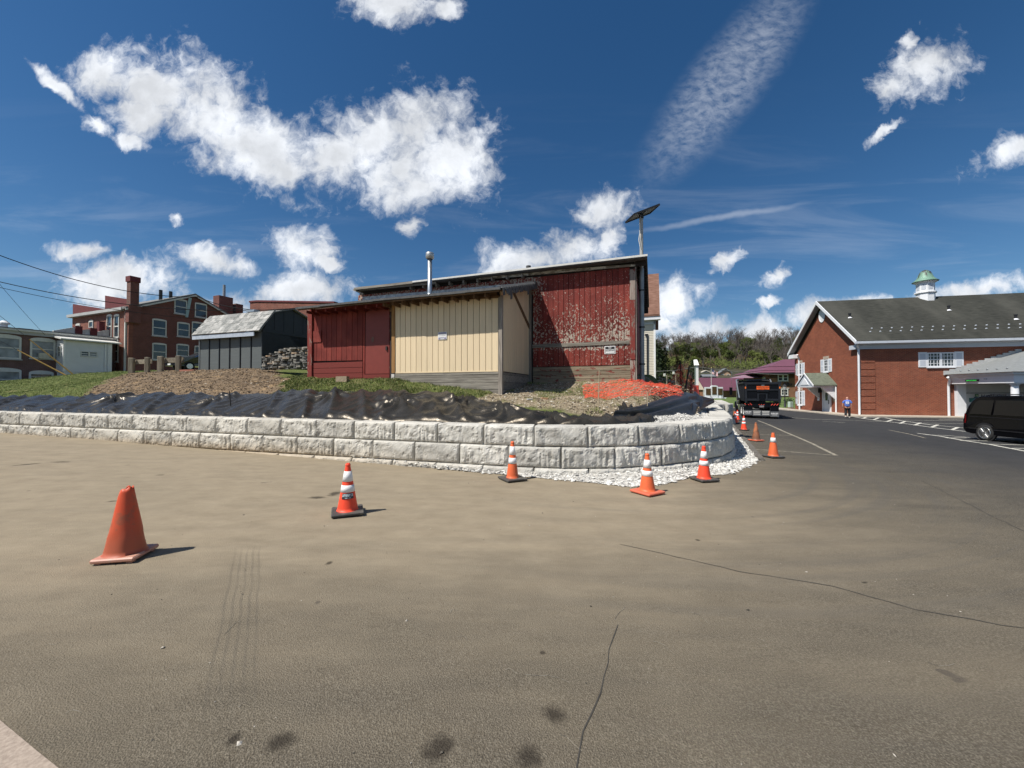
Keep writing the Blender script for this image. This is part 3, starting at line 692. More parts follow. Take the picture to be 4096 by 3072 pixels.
blades('lawn_grass', pts, hts, blade_mat('lawn_blade', [(0, (.075, .115, .026)), (.5, (.15, .20, .05)), (1, (.28, .30, .11))]), label='mown green lawn on the slope below the white annex', category='lawn')

# ---- white crushed stone inside the bend of the wall and along its foot
t = T('limestone_bed'); n = t.vor(28.); M_LIME = t.fin(t.ramp(n, [(.1, (.24, .23, .21)), (.5, (.46, .44, .40)), (.9, (.58, .56, .52))]), .95, t.bump(n, .9, .02))
LIME_T = tone_mat('limestone', [(0, (.26, .25, .235)), (.3, (.46, .445, .41)), (1, (.70, .685, .64))])
def lz(x, y):
    d, s = wdist(x, y); return .80 + .10 * min(1., max(0., (d - .35) / .5)) + max(0., d - .75) * .30 + .025 * fbm(x * 2, y * 2, 1, 3)
LIME_MAX = lambda s: float(np.interp(s, [1.0, 2.0, 2.8, 3.6, 5, 7, 9, 20, 26], [.15, .5, 1.2, 1.65, 1.9, 2.0, 2.1, 2.1, 2.0]))
pts, sz = [], []
while len(pts) < 15000:
    s = rng.uniform(1.0, 24); d = rng.uniform(.22, LIME_MAX(s))
    if rng.rand() > min(1, 9 / (4 + max(0, s))): continue
    q = wpos(s, d); pts.append((q.x, q.y, lz(q.x, q.y) + rng.uniform(-.01, .012))); sz.append(rng.uniform(.013, .030))
scatter('white_gravel', pts, sz, LIME_T, label='white crushed limestone heaped behind the bend of the wall', category='gravel')
mb = MB(); sv = list(np.arange(1.0, 26, .3)); nn = 9
for s in sv:
    for j in range(nn): q = wpos(s, .2 + (LIME_MAX(s) - .2) * j / (nn - 1)); mb.v.append((q.x, q.y, lz(q.x, q.y)))
mb.smooth = True
for a in range(len(sv) - 1):
    for j in range(nn - 1): k = a * nn + j; mb.face((k, k + nn, k + nn + 1, k + 1))
mb.build('gravel_bed', M_LIME, kind='structure', label='bed of white crushed stone behind the wall bend')
EDGE = [gpx(*p) for p in ((1560, 1853), (1700, 1868), (1900, 1888), (2180, 1915), (2350, 1930), (2527, 1950), (2657, 1938), (2777, 1906), (2905, 1900), (3000, 1866), (3037, 1837), (2993, 1780), (2950, 1730), (2925, 1698), (2910, 1672))]
WS = np.linspace(-5.6, 13.5, len(EDGE))
Ss = [-5.6, -4.4, -3, -.9, .2, 1.6, 2.9, 4.0, 5.2, 6.0, 6.6, 8.0, 9.6, 11.8, 14]
foot = []
for k in range(len(EDGE) - 1):
    for j in range(8):
        f_ = j / 8; foot.append((wpos(Ss[k] + (Ss[k + 1] - Ss[k]) * f_, .02), EDGE[k].lerp(EDGE[k + 1], f_)))
mb = MB(); mb.smooth = True; nn = 6
for a, b in foot:
    for j in range(nn):
        f_ = j / (nn - 1); q = a.lerp(b, f_); q.z = gz(q.x, q.y) + .012 + .10 * (1 - f_) ** 1.5; mb.v.append(tuple(q))
for a in range(len(foot) - 1):
    for j in range(nn - 1): k = a * nn + j; mb.face((k + 1, k + nn + 1, k + nn, k))
mb.build('gravel_footing', M_LIME, kind='structure', label='strip of white crushed stone along the foot of the wall')
pts, sz = [], []
while len(pts) < 9000:
    k = rng.randint(len(foot)); a, b = foot[k]
    if (b - a).length < .03 or rng.rand() > (b - a).length / 1.1 + .08: continue
    f_ = rng.rand() ** .8; q = a.lerp(b, f_) + Vector((rng.normal(0, .04), rng.normal(0, .04), 0))
    pts.append((q.x, q.y, gz(q.x, q.y) + .015 + .10 * (1 - min(1, f_)) ** 1.5)); sz.append(rng.uniform(.010, .022) if rng.rand() < .8 else rng.uniform(.03, .055))
scatter('footing_gravel', pts, sz, LIME_T, label='loose white stones scattered along the foot of the wall', category='gravel', flat=.5)
# broken edge of the asphalt beside the stone strip
t = T('broken_asphalt'); n = t.noise(25, 5, .7); M_BRK = t.fin(t.ramp(n, [(.3, (.05, .045, .04)), (.7, (.22, .20, .17))]), .95, t.bump(n, .8, .02))
mb = MB(); ed = [gpx(*p) for p in ((3045, 1843), (3037, 1837), (2993, 1780), (2950, 1730), (2925, 1698), (2912, 1676))]; pp = []
for a, b in zip(ed[:-1], ed[1:]): pp += [a.lerp(b, k / 10) for k in range(10)]
for a, b in zip(pp[:-1], pp[1:]):
    d = (b - a).normalized(); s_ = Vector((d.y, -d.x, 0)); j = random.uniform(0, .05)
    mb.hexa([Vector((q.x, q.y, gz(q.x, q.y) + h)) for h in (-.02, random.uniform(.035, .06)) for q in (a - s_ * (.02 + j), a + s_ * .10, b + s_ * .10, b - s_ * (.02 + j))])
mb.build('asphalt_edge', M_BRK, ASPHALT)

# grit and scuffs on the lot
x = rng.uniform(-6, 7, 420); y = 1.4 + 8 * rng.rand(420) ** 1.4
scatter('grit', np.c_[x, y, gz(x, y) + .002], np.where(rng.rand(420) < .93, rng.uniform(.003, .007, 420), rng.uniform(.008, .015, 420)), tone_mat('grit_stone', [(0, (.04, .036, .03)), (.6, (.16, .14, .11)), (1, (.5, .46, .40))]), label='loose grit and pebbles strewn over the asphalt', category='grit')
t = T('scuff_pale'); n = t.noise(30., 5, .7); M_SCUFF = t.fin(t.mix(t.ss(n, .46, .58), (.24, .215, .17), (.09, .08, .064)), .9)
for (px_, py_, dx, dy) in ((180, 2590, 60, -25), (260, 2850, 70, -6), (900, 2530, 60, -45), (1800, 2450, 30, -15), (1830, 2540, 40, 20), (2020, 2680, 50, 10), (2610, 2560, 90, 55), (2650, 2420, 60, 30), (2760, 2440, 70, 50), (3030, 2545, 40, 45), (3640, 2100, 40, 8), (2100, 2690, 180, 40), (3700, 2650, 120, 15), (2240, 2940, 90, 60), (3580, 2050, 60, 14), (2460, 2480, 40, -60)):
    pts = [gpx(px_ + dx * f, py_ + dy * f + 8 * math.sin(f * 5 + px_)) for f in (0, .25, .5, .75, 1)]; strip('scuff', pts, .0035, M_SCUFF, .003, ASPHALT, .004)
# ================================================================== red barn with beige bump-out
FB = Frame((-.37, 11.8), 20)
BARN = thing('red_barn', FB.pt(-2, 5, 2.0), 'weathered red wooden barn with peeling paint and beige boarded lean-to', 'barn')
def red_mat(name, chips=1., dark=1.):
    t = T(name); x, y, z = t.xyz(); P = t.pos(); a = R(20)
    u = t.math('SUBTRACT', t.math('MULTIPLY', t.math('ADD', x, .37), math.cos(a)), t.math('MULTIPLY', t.math('SUBTRACT', y, 11.8), math.sin(a)))
    col = t.ramp(t.noise(1.3, 6, .65), [(.3, (.135, .020, .014)), (.5, (.19, .030, .021)), (.7, (.25, .048, .032))])
    col = t.scale(col, t.lin(t.rnd(), 0, 1, .86, 1.14))
    st = t.noise(1., 5, .6, t.map(t.comb(u, 0., z), (9, 1, .8))); col = t.scale(col, t.lin(st, .3, .7, .82, 1.12))
    if chips:
        n = t.noise(15., 5, .62, t.map(P, (1, 1, .85), (0, 0, 0), (3, 1, 7)), .25); big = t.noise(1.1, 3, .5)
        lo = t.math('MULTIPLY', t.ss(z, 5.7, 3.45), t.lin(u, .2, 4.2, .75, 1.05))               # most flaking above the rail
        le = t.ss(u, 1.1, .15); lo2 = t.ss(z, 3.25, 3.05, 0, .62)
        thr = t.math('SUBTRACT', .695, t.math('MULTIPLY', t.math('MAXIMUM', lo, t.math('MULTIPLY', le, .9)), .20 * chips))
        thr = t.math('ADD', thr, t.math('MULTIPLY', lo2, .17)); thr = t.math('SUBTRACT', thr, t.math('MULTIPLY', t.math('SUBTRACT', big, .5), .26))
        f = t.ss(t.math('SUBTRACT', n, thr), .0, .018)
        col = t.mix(f, col, t.ramp(t.noise(20, 3), [(.3, (.27, .215, .17)), (.7, (.50, .43, .355))]))
        f2 = t.ss(t.noise(19, 3, .6, None, .8), .655, .675); col = t.mix(t.math('MULTIPLY', f2, .8), col, (.52, .40, .34))
        bmp = t.bump(t.math('SUBTRACT', t.noise(45, 4, .7), f), .35, .006)
    else:
        f2 = t.ss(t.noise(15, 4, .65, None, .8), .70, .73); col = t.mix(t.math('MULTIPLY', t.math('MULTIPLY', f2, t.ss(z, 3.4, 2.7)), .75), col, (.50, .33, .27))
        bmp = t.bump(t.noise(45, 4, .7), .4, .006)
    return t.fin(col, .72, bmp, 0., .3)
M_RED = red_mat('red_paint_flaking', 1.); M_RED2 = red_mat('red_paint', 0.)
M_DOOR = plain('door_red', (.195, .036, .026), .55, .1, 4)
t = T('beige_paint'); P = t.pos(); x, y, z = t.xyz()
st = t.noise(1., 6, .65, t.map(P, (14, 14, .9))); col = t.scale((.73, .585, .385), t.lin(st, .25, .75, .93, 1.06)); col = t.scale(col, t.lin(t.rnd(), 0, 1, .95, 1.04))
mil = t.math('MULTIPLY', t.ss(st, .54, .72), t.ss(t.noise(1.4, 4), .45, .65)); col = t.mix(t.math('MULTIPLY', mil, .38), col, (.33, .29, .21))
M_BEIGE = t.fin(col, .75, t.bump(t.noise(1, 4, .6, t.map(P, (60, 60, 3))), .3, .004), 0., .25)
M_GREY = wood('grey_board', (.10, .088, .072), (.33, .30, .25), 20, 26); M_GREYV = wood('grey_post', (.12, .10, .085), (.35, .31, .26), 20, 26, vertical=True)
M_REDBOARD = wood('red_worn_board', (.07, .05, .04), (.19, .14, .11), 20, 22, paint=(.17, .028, .021), amount=.75)
M_TANBOARD = wood('tan_worn_board', (.15, .115, .075), (.36, .29, .20), 20, 24, paint=(.19, .04, .03), amount=-.35)
M_REDPOST = wood('red_worn_post', (.12, .085, .07), (.34, .27, .22), 20, 24, paint=(.19, .032, .024), amount=.35, vertical=True)
M_REDPOST2 = wood('bare_worn_post', (.15, .11, .09), (.40, .33, .28), 20, 24, paint=(.19, .032, .024), amount=-.25, vertical=True)
M_WHTRIM = wood('flaking_trim', (.13, .11, .09), (.36, .32, .27), 20, 20, paint=(.60, .57, .50), amount=-.1)
M_DARKW = plain('dark_gap', (.025, .02, .018), .9); M_RAFTER = wood('rafter_wood', (.07, .04, .022), (.20, .115, .055), 20, 20)
M_SHING = plain('roof_felt', (.09, .09, .09), .85, .35, 9, bump=.3); M_WHROOF = plain('white_roof_coating', (.62, .61, .57), .6, .15, 4)
t = T('silver_coating'); n = t.noise(5, 6, .7, None, 1.); M_SILV = t.fin(t.ramp(n, [(.3, (.16, .17, .18)), (.55, (.40, .41, .42)), (.75, (.62, .62, .60))]), .45, t.bump(n, .4, .02), .35)
def plank_run(fr, v, pairs_top, pairs_bot, n, m, parent, th=.022, gap=.016, name='plank'):
    """n planks between the left and right edge; top/bottom are ((u,z),(u,z))"""
    (ua, za), (ub, zb) = pairs_top; (uc, zc), (ud, zd) = pairs_bot
    for k in range(n):
        f0, f1 = k / n, (k + 1) / n; g = gap / 2 / abs(ub - ua)
        f0 += g; f1 -= g; j = random.uniform(0, .004); mb = MB()
        q = [(uc + (ud - uc) * f0, zc + (zd - zc) * f0), (uc + (ud - uc) * f1, zc + (zd - zc) * f1), (ua + (ub - ua) * f1, za + (zb - za) * f1), (ua + (ub - ua) * f0, za + (zb - za) * f0)]
        fr.prism(mb, q, v - j, v + th); mb.build(name, m, parent)
def boards(fr, v, u0, u1, zs, m, parent, th=.03, name='board', gap=.012):
    for a, b in zip(zs[:-1], zs[1:]):
        j = random.uniform(-.006, .006); mb = MB()
        fr.prism(mb, [(u0, a + gap / 2), (u1, a + gap / 2 + random.uniform(-.006, .006)), (u1, b - gap / 2), (u0, b - gap / 2)], v + j, v + th); mb.build(name, m, parent)
def qbox(fr, name, m, parent, p0, p1, v0, v1, dz0=0., dz1=0.):
    """box from two opposite pixels on the plane v0"""
    (a, b), (c, d) = fr.px(*p0, v0), fr.px(*p1, v0)
    mb = MB(); fr.box(mb, min(a, c), max(a, c), v0, v1, min(b, d) + dz0, max(b, d) + dz1); return mb.build(name, m, parent)
def qprism(fr, name, m, parent, pix, v0, v1):
    mb = MB(); q = [fr.px(*p, v0) for p in pix]
    if sum((q[i - 1][0] * q[i][1] - q[i][0] * q[i - 1][1]) for i in range(len(q))) < 0: q.reverse()
    fr.prism(mb, q, v0, v1); return mb.build(name, m, parent)
# ---- core volumes (dark sheathing behind the boards)
MV = 3.0                                             # main front wall sits 3 m behind the beige wall
uL = FB.px(1232, 1400, .10)[0]; uMR = FB.px(2545, 1300, MV)[0]; uML = FB.px(1432, 1170, MV)[0]
FB.b('core', M_DARKW, BARN, uML + .05, uMR - .06, MV + .04, 12.0, 1.2, 6.2)
mb = MB(); FB.sprism(mb, [(.14, 1.2), (MV + .02, 1.2), (MV + .02, 5.62), (.14, 4.76)], uL + .05, -4.15); mb.build('lean_core', M_DARKW, BARN)
mb = MB(); FB.sprism(mb, [(.04, 1.0), (MV + .02, 1.0), (MV + .02, 5.62), (.04, 4.74)], -4.1, -.06); mb.build('lean_core', M_DARKW, BARN)
# ---- beige bump-out front
tl, tr = FB.px(1580, 1213), FB.px(1993, 1192); bl, br = FB.px(1580, 1489), FB.px(1993, 1487)
plank_run(FB, 0., (tl, tr), (bl, br), 18, M_BEIGE, BARN)
FB.b('sill_board', M_BEIGE, BARN, bl[0], br[0], -.012, .03, bl[1] - .04, bl[1] - .004)
zb = [bl[1] - .05, bl[1] - .13, bl[1] - .36, bl[1] - .60, bl[1] - .86, bl[1] - 1.1]
for a, b in zip(zb[1:], zb[:-1]): boards(FB, -.015, bl[0] - .02, br[0] + .05, [a, b], M_GREY, BARN, .04)
qprism(FB, 'corner_post', M_GREYV, BARN, [(1993, 1190), (2008, 1180), (2008, 1585), (1993, 1585)], -.045, .06)
qprism(FB, 'corner_post', wood('orange_post', (.16, .08, .03), (.42, .23, .08), 20, 20, vertical=True), BARN, [(1566, 1196), (1579, 1194), (1579, 1492), (1566, 1492)], -.03, .05)
qprism(FB, 'post_foot', plain('pale_trim', (.55, .52, .47), .7), BARN, [(1565, 1496), (1577, 1496), (1577, 1524), (1565, 1524)], -.035, .05)
# header: rafter ends and blocking above the beige boards
hz = FB.px(1790, 1196)[1]
qprism(FB, 'header_board', M_RAFTER, BARN, [(1572, 1214), (1995, 1191), (1995, 1181), (1572, 1205)], -.03, .05)
for k in range(11):
    u = -4.05 + k * .37; FB.b('rafter', M_RAFTER, BARN, u, u + .045, -.42, .3, 4.52, 4.64)
FB.b('blocking', M_RAFTER, BARN, -4.1, -.1, .0, .035, 4.42, 4.74)
# ---- bump-out right side (narrower boards), in shade
us = br[0] + .06; n = 15
for k in range(n):
    v0, v1 = .06 + k * (MV - .1) / n, .06 + (k + 1) * (MV - .1) / n - .012; mb = MB(); zt = 4.72 + v1 * .27
    FB.sprism(mb, [(v0, bl[1] - .02), (v1, bl[1] - .02), (v1, zt), (v0, zt)], us - .03, us); mb.build('plank', M_BEIGE, BARN)
for a, b in zip(zb[1:], zb[:-1]):
    mb = MB(); FB.sprism(mb, [(.02, a + .008), (MV - .02, a + .008), (MV - .02, b), (.02, b)], us - .02, us + .022); mb.build('board', M_GREY, BARN)
mb = MB(); FB.sprism(mb, [(1.1, 4.98), (1.25, 5.05), (MV - .02, 4.18), (MV - .02, 4.02)], us + .002, us + .03); mb.build('brace', M_RAFTER, BARN)
mb = MB(); FB.box(mb, us - .02, us + .09, MV - .06, MV + .03, 2.0, 5.6); mb.build('corner_board', M_GREYV, BARN)
# ---- red lean-to left part with door
V1 = .10
l0, l1 = FB.px(1248, 1300, V1)[0], FB.px(1452, 1300, V1)[0]
plank_run(FB, V1, ((l0, 4.77), (l1, 4.77)), (FB.px(1248, 1444, V1), FB.px(1450, 1441, V1)), 10, M_RED2, BARN)
zb2 = FB.px(1350, 1446, V1)[1]; boards(FB, V1 - .012, l0, l1, [zb2 - .82, zb2 - .62, zb2 - .43, zb2 - .235, zb2 - .02], M_REDBOARD, BARN, .03)
FB.b('patch_panel', M_RED2, BARN, FB.px(1254, 1300, V1)[0], FB.px(1287, 1300, V1)[0], V1 - .03, V1, FB.px(1270, 1369, V1)[1], FB.px(1270, 1324, V1)[1])
qprism(FB, 'corner_post', M_REDPOST, BARN, [(1230, 1232), (1247, 1231), (1246, 1521), (1229, 1521)], V1 - .07, V1 + .1)
d0, d1 = FB.px(1462, 1243, V1), FB.px(1555, 1494, V1)
plank_run(FB, V1 + .004, ((l1, 4.77), (d0[0] - .02, 4.77)), ((l1, 1.9), (d0[0] - .02, 1.9)), 1, M_RED2, BARN, name='door_jamb'); plank_run(FB, V1 + .004, ((d1[0] + .02, 4.77), (FB.px(1568, 1300, V1)[0], 4.77)), ((d1[0] + .02, 1.9), (FB.px(1568, 1300, V1)[0], 1.9)), 1, M_REDPOST, BARN, name='door_jamb')
FB.b('door_header', M_RED2, BARN, d0[0] - .03, d1[0] + .03, V1 - .004, V1 + .03, d0[1] + .02, 4.77)
DOOR = FB.b('door', M_DOOR, BARN, d0[0], d1[0], V1 + .01, V1 + .05, d1[1], d0[1])
FB.b('threshold', M_REDBOARD, BARN, d0[0] - .05, d1[0] + .05, V1 - .03, V1 + .05, d1[1] - .16, d1[1] - .02); FB.b('foundation', M_TANBOARD, BARN, d0[0] - .05, d1[0] + .25, V1 - .02, V1 + .05, 1.7, d1[1] - .17)
hu, hz_ = FB.px(1491, 1358, V1)
mb = MB(); mb.lathe([(.001, .0), (.055, .0), (.06, -.004), (.001, -.004)], seg=16, M=Matrix.Translation(FB.pt(hu, V1 - .0, hz_)) @ Matrix.Rotation(FB.rz, 4, 'Z') @ Matrix.Rotation(R(-90), 4, 'X') @ Matrix.Diagonal((1, 1.7, 1, 1))); mb.build('lock_patch', plain('old_brass', (.16, .075, .05), .6), DOOR)
ku, kz = FB.px(1547, 1391, V1); FB.b('handle', plain('latch_dark', (.03, .025, .022), .5), DOOR, ku - .03, ku + .03, V1 - .03, V1 + .01, kz - .09, kz + .05)
# ---- lean-to roof
def slab(fr, name, m, parent, u0, u1, va, za, vb, zb_, th):
    mb = MB(); mb.prism([fr.pt(u0, va, za), fr.pt(u0, vb, zb_), fr.pt(u0, vb, zb_ + th), fr.pt(u0, va, za + th)], fr.e * (u1 - u0)); return mb.build(name, m, parent)
uRL = FB.px(1192, 1240, -.5)[0]; uRR = FB.px(2003, 1160, -.5)[0]
slab(FB, 'lean_roof', M_SHING, BARN, uRL, uRR, -.56, 4.65, MV, 5.72, .05)
slab(FB, 'roof_sheathing', M_RAFTER, BARN, uRL + .04, uRR - .04, -.54, 4.60, MV - .02, 5.67, .045)
mb = MB()
for k in range(7):     # ragged felt edge over the eave
    a = uRL + (uRR - uRL) * k / 7; b = uRL + (uRR - uRL) * (k + 1) / 7 + .02; z0 = random.uniform(-.02, .01)
    FB.prism(mb, [(a, 4.66 + z0), (b, 4.655 + z0), (b, 4.72 + z0 * .5), (a, 4.725 + z0 * .5)], -.60 - random.uniform(0, .02), -.53)
mb.build('felt_edge', M_SHING, BARN)
for k in range(8): u = uRL + .35 + k * .44; FB.b('rafter_end', M_REDBOARD, BARN, u, u + .045, -.45, .12, 4.50, 4.60)
# rolled shingles sagging over the rake
for k in range(17):
    f = k / 16; v = -.52 + f * (MV + .40); zt = 4.71 + (v + .56) * .3006 + .02; mb = MB(); w_ = .20; drop = .24 + .06 * vnoise(k * 1.7, 0, 0) + (.16 if k in (11, 3) else 0)
    prof = [(uRR - .10, .035), (uRR + .02, .045), (uRR + .085, -.03), (uRR + .10 + random.uniform(-.02, .03), -drop)]
    pts = [FB.pt(u, v, zt + dz) for u, dz in prof] + [FB.pt(u - .012, v, zt + dz - .02) for u, dz in reversed(prof)]
    mb.prism(pts, FB.n * (w_ - .03) + Vector((0, 0, .05))); mb.build('shingle', M_SHING, BARN)
# flashing strip where the lean-to meets the main wall
mb = MB(); fl, fr_ = FB.px(1450, 1206, MV - .03), FB.px(2126, 1146, MV - .03); gl, gr = FB.px(1450, 1188, MV - .03), FB.px(2126, 1129, MV - .03)
FB.prism(mb, [fl, fr_, gr, gl], MV - .04, MV - .005); mb.build('flashing', M_SILV, BARN)
# ---- main front wall
wl0, wr0 = FB.px(2132, 1300, MV)[0], FB.px(2520, 1300, MV)[0]
trl, trr = FB.px(2130, 1378, MV), FB.px(2520, 1366, MV); tz0 = (trl[1] + trr[1]) / 2
plank_run(FB, MV, ((wl0, 6.0), (wr0, 6.0)), ((wl0, tz0), (wr0, tz0)), 18, M_RED, BARN)
lz_ = (FB.px(2130, 1465, MV)[1] + FB.px(2520, 1461, MV)[1]) / 2
plank_run(FB, MV, ((wl0, tz0 - .1), (wr0, tz0 - .1)), ((wl0, lz_), (wr0, lz_)), 18, M_RED, BARN)
plank_run(FB, MV + .002, ((uML, 6.02), (wl0, 6.02)), ((uML, 5.35), (wl0, 5.35)), 30, M_RED, BARN)
mb = MB(); FB.prism(mb, [(wl0 - .02, tz0 - .12), (wr0 + .02, tz0 - .10), (wr0 + .02, tz0 + .02), (wl0 - .02, tz0 + .01)], MV - .035, MV + .02); mb.build('rail', M_GREY, BARN)
boards(FB, MV - .012, wl0, wr0 + .02, [lz_ - .62, lz_ - .47, lz_ - .33, lz_ - .19, lz_ - .02], M_TANBOARD, BARN, .03)
qprism(FB, 'corner_post', M_REDPOST, BARN, [(2519, 1200), (2541, 1200), (2541, 1438), (2519, 1438)], MV - .06, MV + .1)
qprism(FB, 'corner_post', M_REDPOST2, BARN, [(2519, 1078), (2541, 1076), (2541, 1199), (2519, 1199)], MV - .055, MV + .1)
qprism(FB, 'corner_post', M_REDPOST2, BARN, [(2520, 1440), (2541, 1440), (2541, 1521), (2524, 1521)], MV - .045, MV + .1)
# right side wall: red planks, braces
uS = uMR
for k in range(38):
    v0 = MV + .06 + k * .235; mb = MB(); FB.sprism(mb, [(v0, 1.9), (v0 + .225, 1.9), (v0 + .225, 6.0), (v0, 6.0)], uS - .05, uS - .02); mb.build('plank', M_RED2, BARN)
mb = MB(); FB.box(mb, uS - .03, uS + .012, MV - .03, MV + .07, 1.8, 6.0); mb.build('corner_board', M_GREYV, BARN)
for za, zb_ in ((5.55, 4.3), (3.4, 2.55)):
    mb = MB(); FB.sprism(mb, [(MV + .05, za), (MV + .05, za + .12), (MV + 1.6, zb_ + .1), (MV + 1.6, zb_)], uS - .018, uS + .01); mb.build('brace', M_GREYV, BARN)
# frieze and fascia under the main roof
uf0 = FB.px(1432, 1165, MV - .3)[0]; 
mb = MB(); FB.prism(mb, [FB.px(2113, 1101, MV - .04), FB.px(2541, 1064, MV - .04), FB.px(2541, 1056, MV - .04), FB.px(2113, 1088, MV - .04)], MV - .05, MV); mb.build('frieze_board', M_WHTRIM, BARN)
mb = MB(); FB.prism(mb, [FB.px(1910, 1120, MV - .1), FB.px(2113, 1103, MV - .1), FB.px(2113, 1088, MV - .1), FB.px(1925, 1106, MV - .1)], MV - .12, MV - .08); mb.build('fascia_board', M_WHTRIM, BARN)
mb = MB(); FB.prism(mb, [FB.px(1437, 1163, MV - .3), FB.px(1745, 1136, MV - .3), FB.px(1743, 1121, MV - .3), FB.px(1435, 1148, MV - .3)], MV - .32, MV - .28); mb.build('fascia_board', M_GREY, BARN)
mb = MB(); FB.prism(mb, [FB.px(1412, 1156, MV - .3), FB.px(1450, 1172, MV - .3), FB.px(1450, 1178, MV - .3), FB.px(1411, 1161, MV - .3)], MV - .3, MV - .2); mb.build('loose_board', M_GREY, BARN)
for k in range(9): u = -5.2 + k * .62; FB.b('rafter_end', M_GREYV, BARN, u, u + .05, MV - .26, MV + .05, 5.98, 6.12)
# main roof slab, slightly pitched, white coated edge
e0 = FB.px(1417, 1150, MV - .38); e1 = FB.px(2589, 1030, MV - .38); uRo0, uRo1 = e0[0], e1[0]; ze = 6.16
mb = MB()
mb.prism([FB.pt(uRo0, MV - .38, ze), FB.pt(uRo0, 12.6, ze + .35), FB.pt(uRo0, 12.6, ze + .43), FB.pt(uRo0, MV - .38, ze + .09)], FB.e * (uRo1 - uRo0)); mb.build('roof', M_SHING, BARN)
mb = MB(); FB.box(mb, FB.px(1650, 1120, MV - .4)[0], uRo1 + .01, MV - .41, MV - .385, ze + .035, ze + .10); mb.build('drip_edge', M_WHROOF, BARN)
mb = MB(); FB.box(mb, uRo0, FB.px(1650, 1120, MV - .4)[0], MV - .40, MV - .385, ze - .0, ze + .10); mb.build('drip_edge', M_GREY, BARN)
mb = MB(); FB.box(mb, FB.px(1660, 1120, MV - .38)[0], uRo1 - .02, MV - .37, 6, ze + .10, ze + .115); mb.build('roof_coating', M_WHROOF, BARN)
for k in range(20): v = MV - .1 + k * .46; FB.b('rafter_end', M_DARKW, BARN, uS - .02, uRo1 - .04, v, v + .09, ze - .16, ze + .01)
# stove pipe with cap
q = FB.px(1719, 1172, 1.6); PIPE = BARN
pu, pz0 = q; mb = MB(); mb.smooth = True
pc = FB.pt(pu, 1.6, 0); zt = FB.px(1719, 1036, 1.6)[1]
M_GALV = plain('galvanised', (.42, .45, .47), .38, .18, 5, metal=.75)
mb.lathe([(.085, 5.2), (.085, zt), (.06, zt)], (pc.x, pc.y, 0), 20); VP = mb.build('vent_pipe', M_GALV, BARN)
mb = MB(); mb.smooth = True; mb.lathe([(.11, zt - .01), (.155, zt + .03), (.155, zt + .19), (.14, zt + .23), (.02, zt + .26), (0.001, zt + .26)], (pc.x, pc.y, 0), 20); mb.build('cap', plain('cap_steel', (.50, .49, .46), .4, .15, 5, metal=.7), VP)
mb = MB(); mb.smooth = True; mb.lathe([(.16, 5.18), (.12, 5.3), (.09, 5.36)], (pc.x, pc.y, 0), 16); mb.build('storm_collar', M_GALV, VP)
q = FB.px(2114, 1070, 5.5); pc2 = FB.pt(q[0], 5.5, 0); mb = MB(); mb.lathe([(.09, 6.3), (.09, q[1]), (.11, q[1]), (.11, q[1] + .07), (.001, q[1] + .07)], (pc2.x, pc2.y, 0), 10); mb.build('roof_vent', M_SHING, BARN)
# ---- mast with flat panel head at the right corner, fixed to the barn
M_POLE = plain('mast_grey', (.40, .39, .36), .5, .2, 4, metal=.3); M_BLK = plain('black_metal', (.022, .022, .024), .45, .2)
mu = FB.px(2567, 1200, MV + .3)[0]; mp = FB.pt(mu, MV + .3, 0); ztop = FB.px(2567, 862, MV + .3)[1]; zmid = FB.px(2567, 1030, MV + .3)[1]
MAST = thing('panel_mast', (mp.x, mp.y, 1.9), 'tall thin mast carrying a tilted flat panel beside the red barn', 'mast')
mb = MB(); mb.smooth = True; mb.lathe([(.062, 1.8), (.062, zmid), (.062, ztop)], (mp.x, mp.y, 0), 14); mb.build('pole', M_POLE, MAST)
mb = MB(); mb.smooth = True; mb.lathe([(.08, 1.8), (.08, 6.0)], (mp.x + .0, mp.y + .0, 0), 12); mb.build('conduit', plain('conduit_steel', (.25, .27, .28), .5, .2, 4, metal=.5), MAST)
for z_ in (2.6, 3.9, 5.2): 
    mb = MB(); mb.lathe([(.08, z_), (.10, z_), (.10, z_ + .05), (.08, z_ + .05)], (mp.x, mp.y, 0), 12); mb.build('clamp', M_BLK, MAST)
mb = MB(); mb.smooth = True; mb.lathe([(.062, ztop - .12), (.085, ztop - .1), (.085, ztop), (.03, ztop + .06), (.03, ztop + .12)], (mp.x, mp.y, 0), 12); mb.build('bracket', M_BLK, MAST)
pc = Vector((mp.x, mp.y, ztop + .14)); a_, b_ = at(2519, 874, mp.y), at(2619, 835, mp.y + .2)
ax = (b_ - a_).normalized(); side = Vector((.25, .95, .16)).normalized(); side = (side - ax * side.dot(ax)).normalized(); upv = ax.cross(side)
def obox(mb, c, ax, sy, up, d):
    p = []
    for z in (-1, 1):
        for x, y in ((-1, -1), (1, -1), (1, 1), (-1, 1)): p.append(c + ax * (x * d[0] / 2) + sy * (y * d[1] / 2) + up * (z * d[2] / 2))
    return mb.hexa(p)
ln = (b_ - a_).length; mb = MB(); pcen = (a_ + b_) / 2
obox(mb, pcen, ax, side, upv, (ln, .62, .02)); PAN = mb.build('panel', glassy('panel_glass', (.02, .022, .03), .2), MAST)
mb = MB()
for sgn in (-1, 1): obox(mb, pcen + side * .31 * sgn, ax, side, upv, (ln, .03, .06))
for sgn in (-1, 0, 1): obox(mb, pcen + ax * (ln / 2) * sgn, ax, side, upv, (.03, .62, .055))
mb.build('frame', M_BLK, PAN)
mb = MB(); mb.tube([pc + Vector((-.02, -.05, -.1)), pc + Vector((-.1, -.1, -.35)), pc + Vector((-.09, -.1, -.8)), pc + Vector((-.13, -.09, -1.05)), pc + Vector((-.07, -.08, -1.3))], .012, 6); mb.build('cable', plain('white_cable', (.6, .6, .58), .5), MAST)
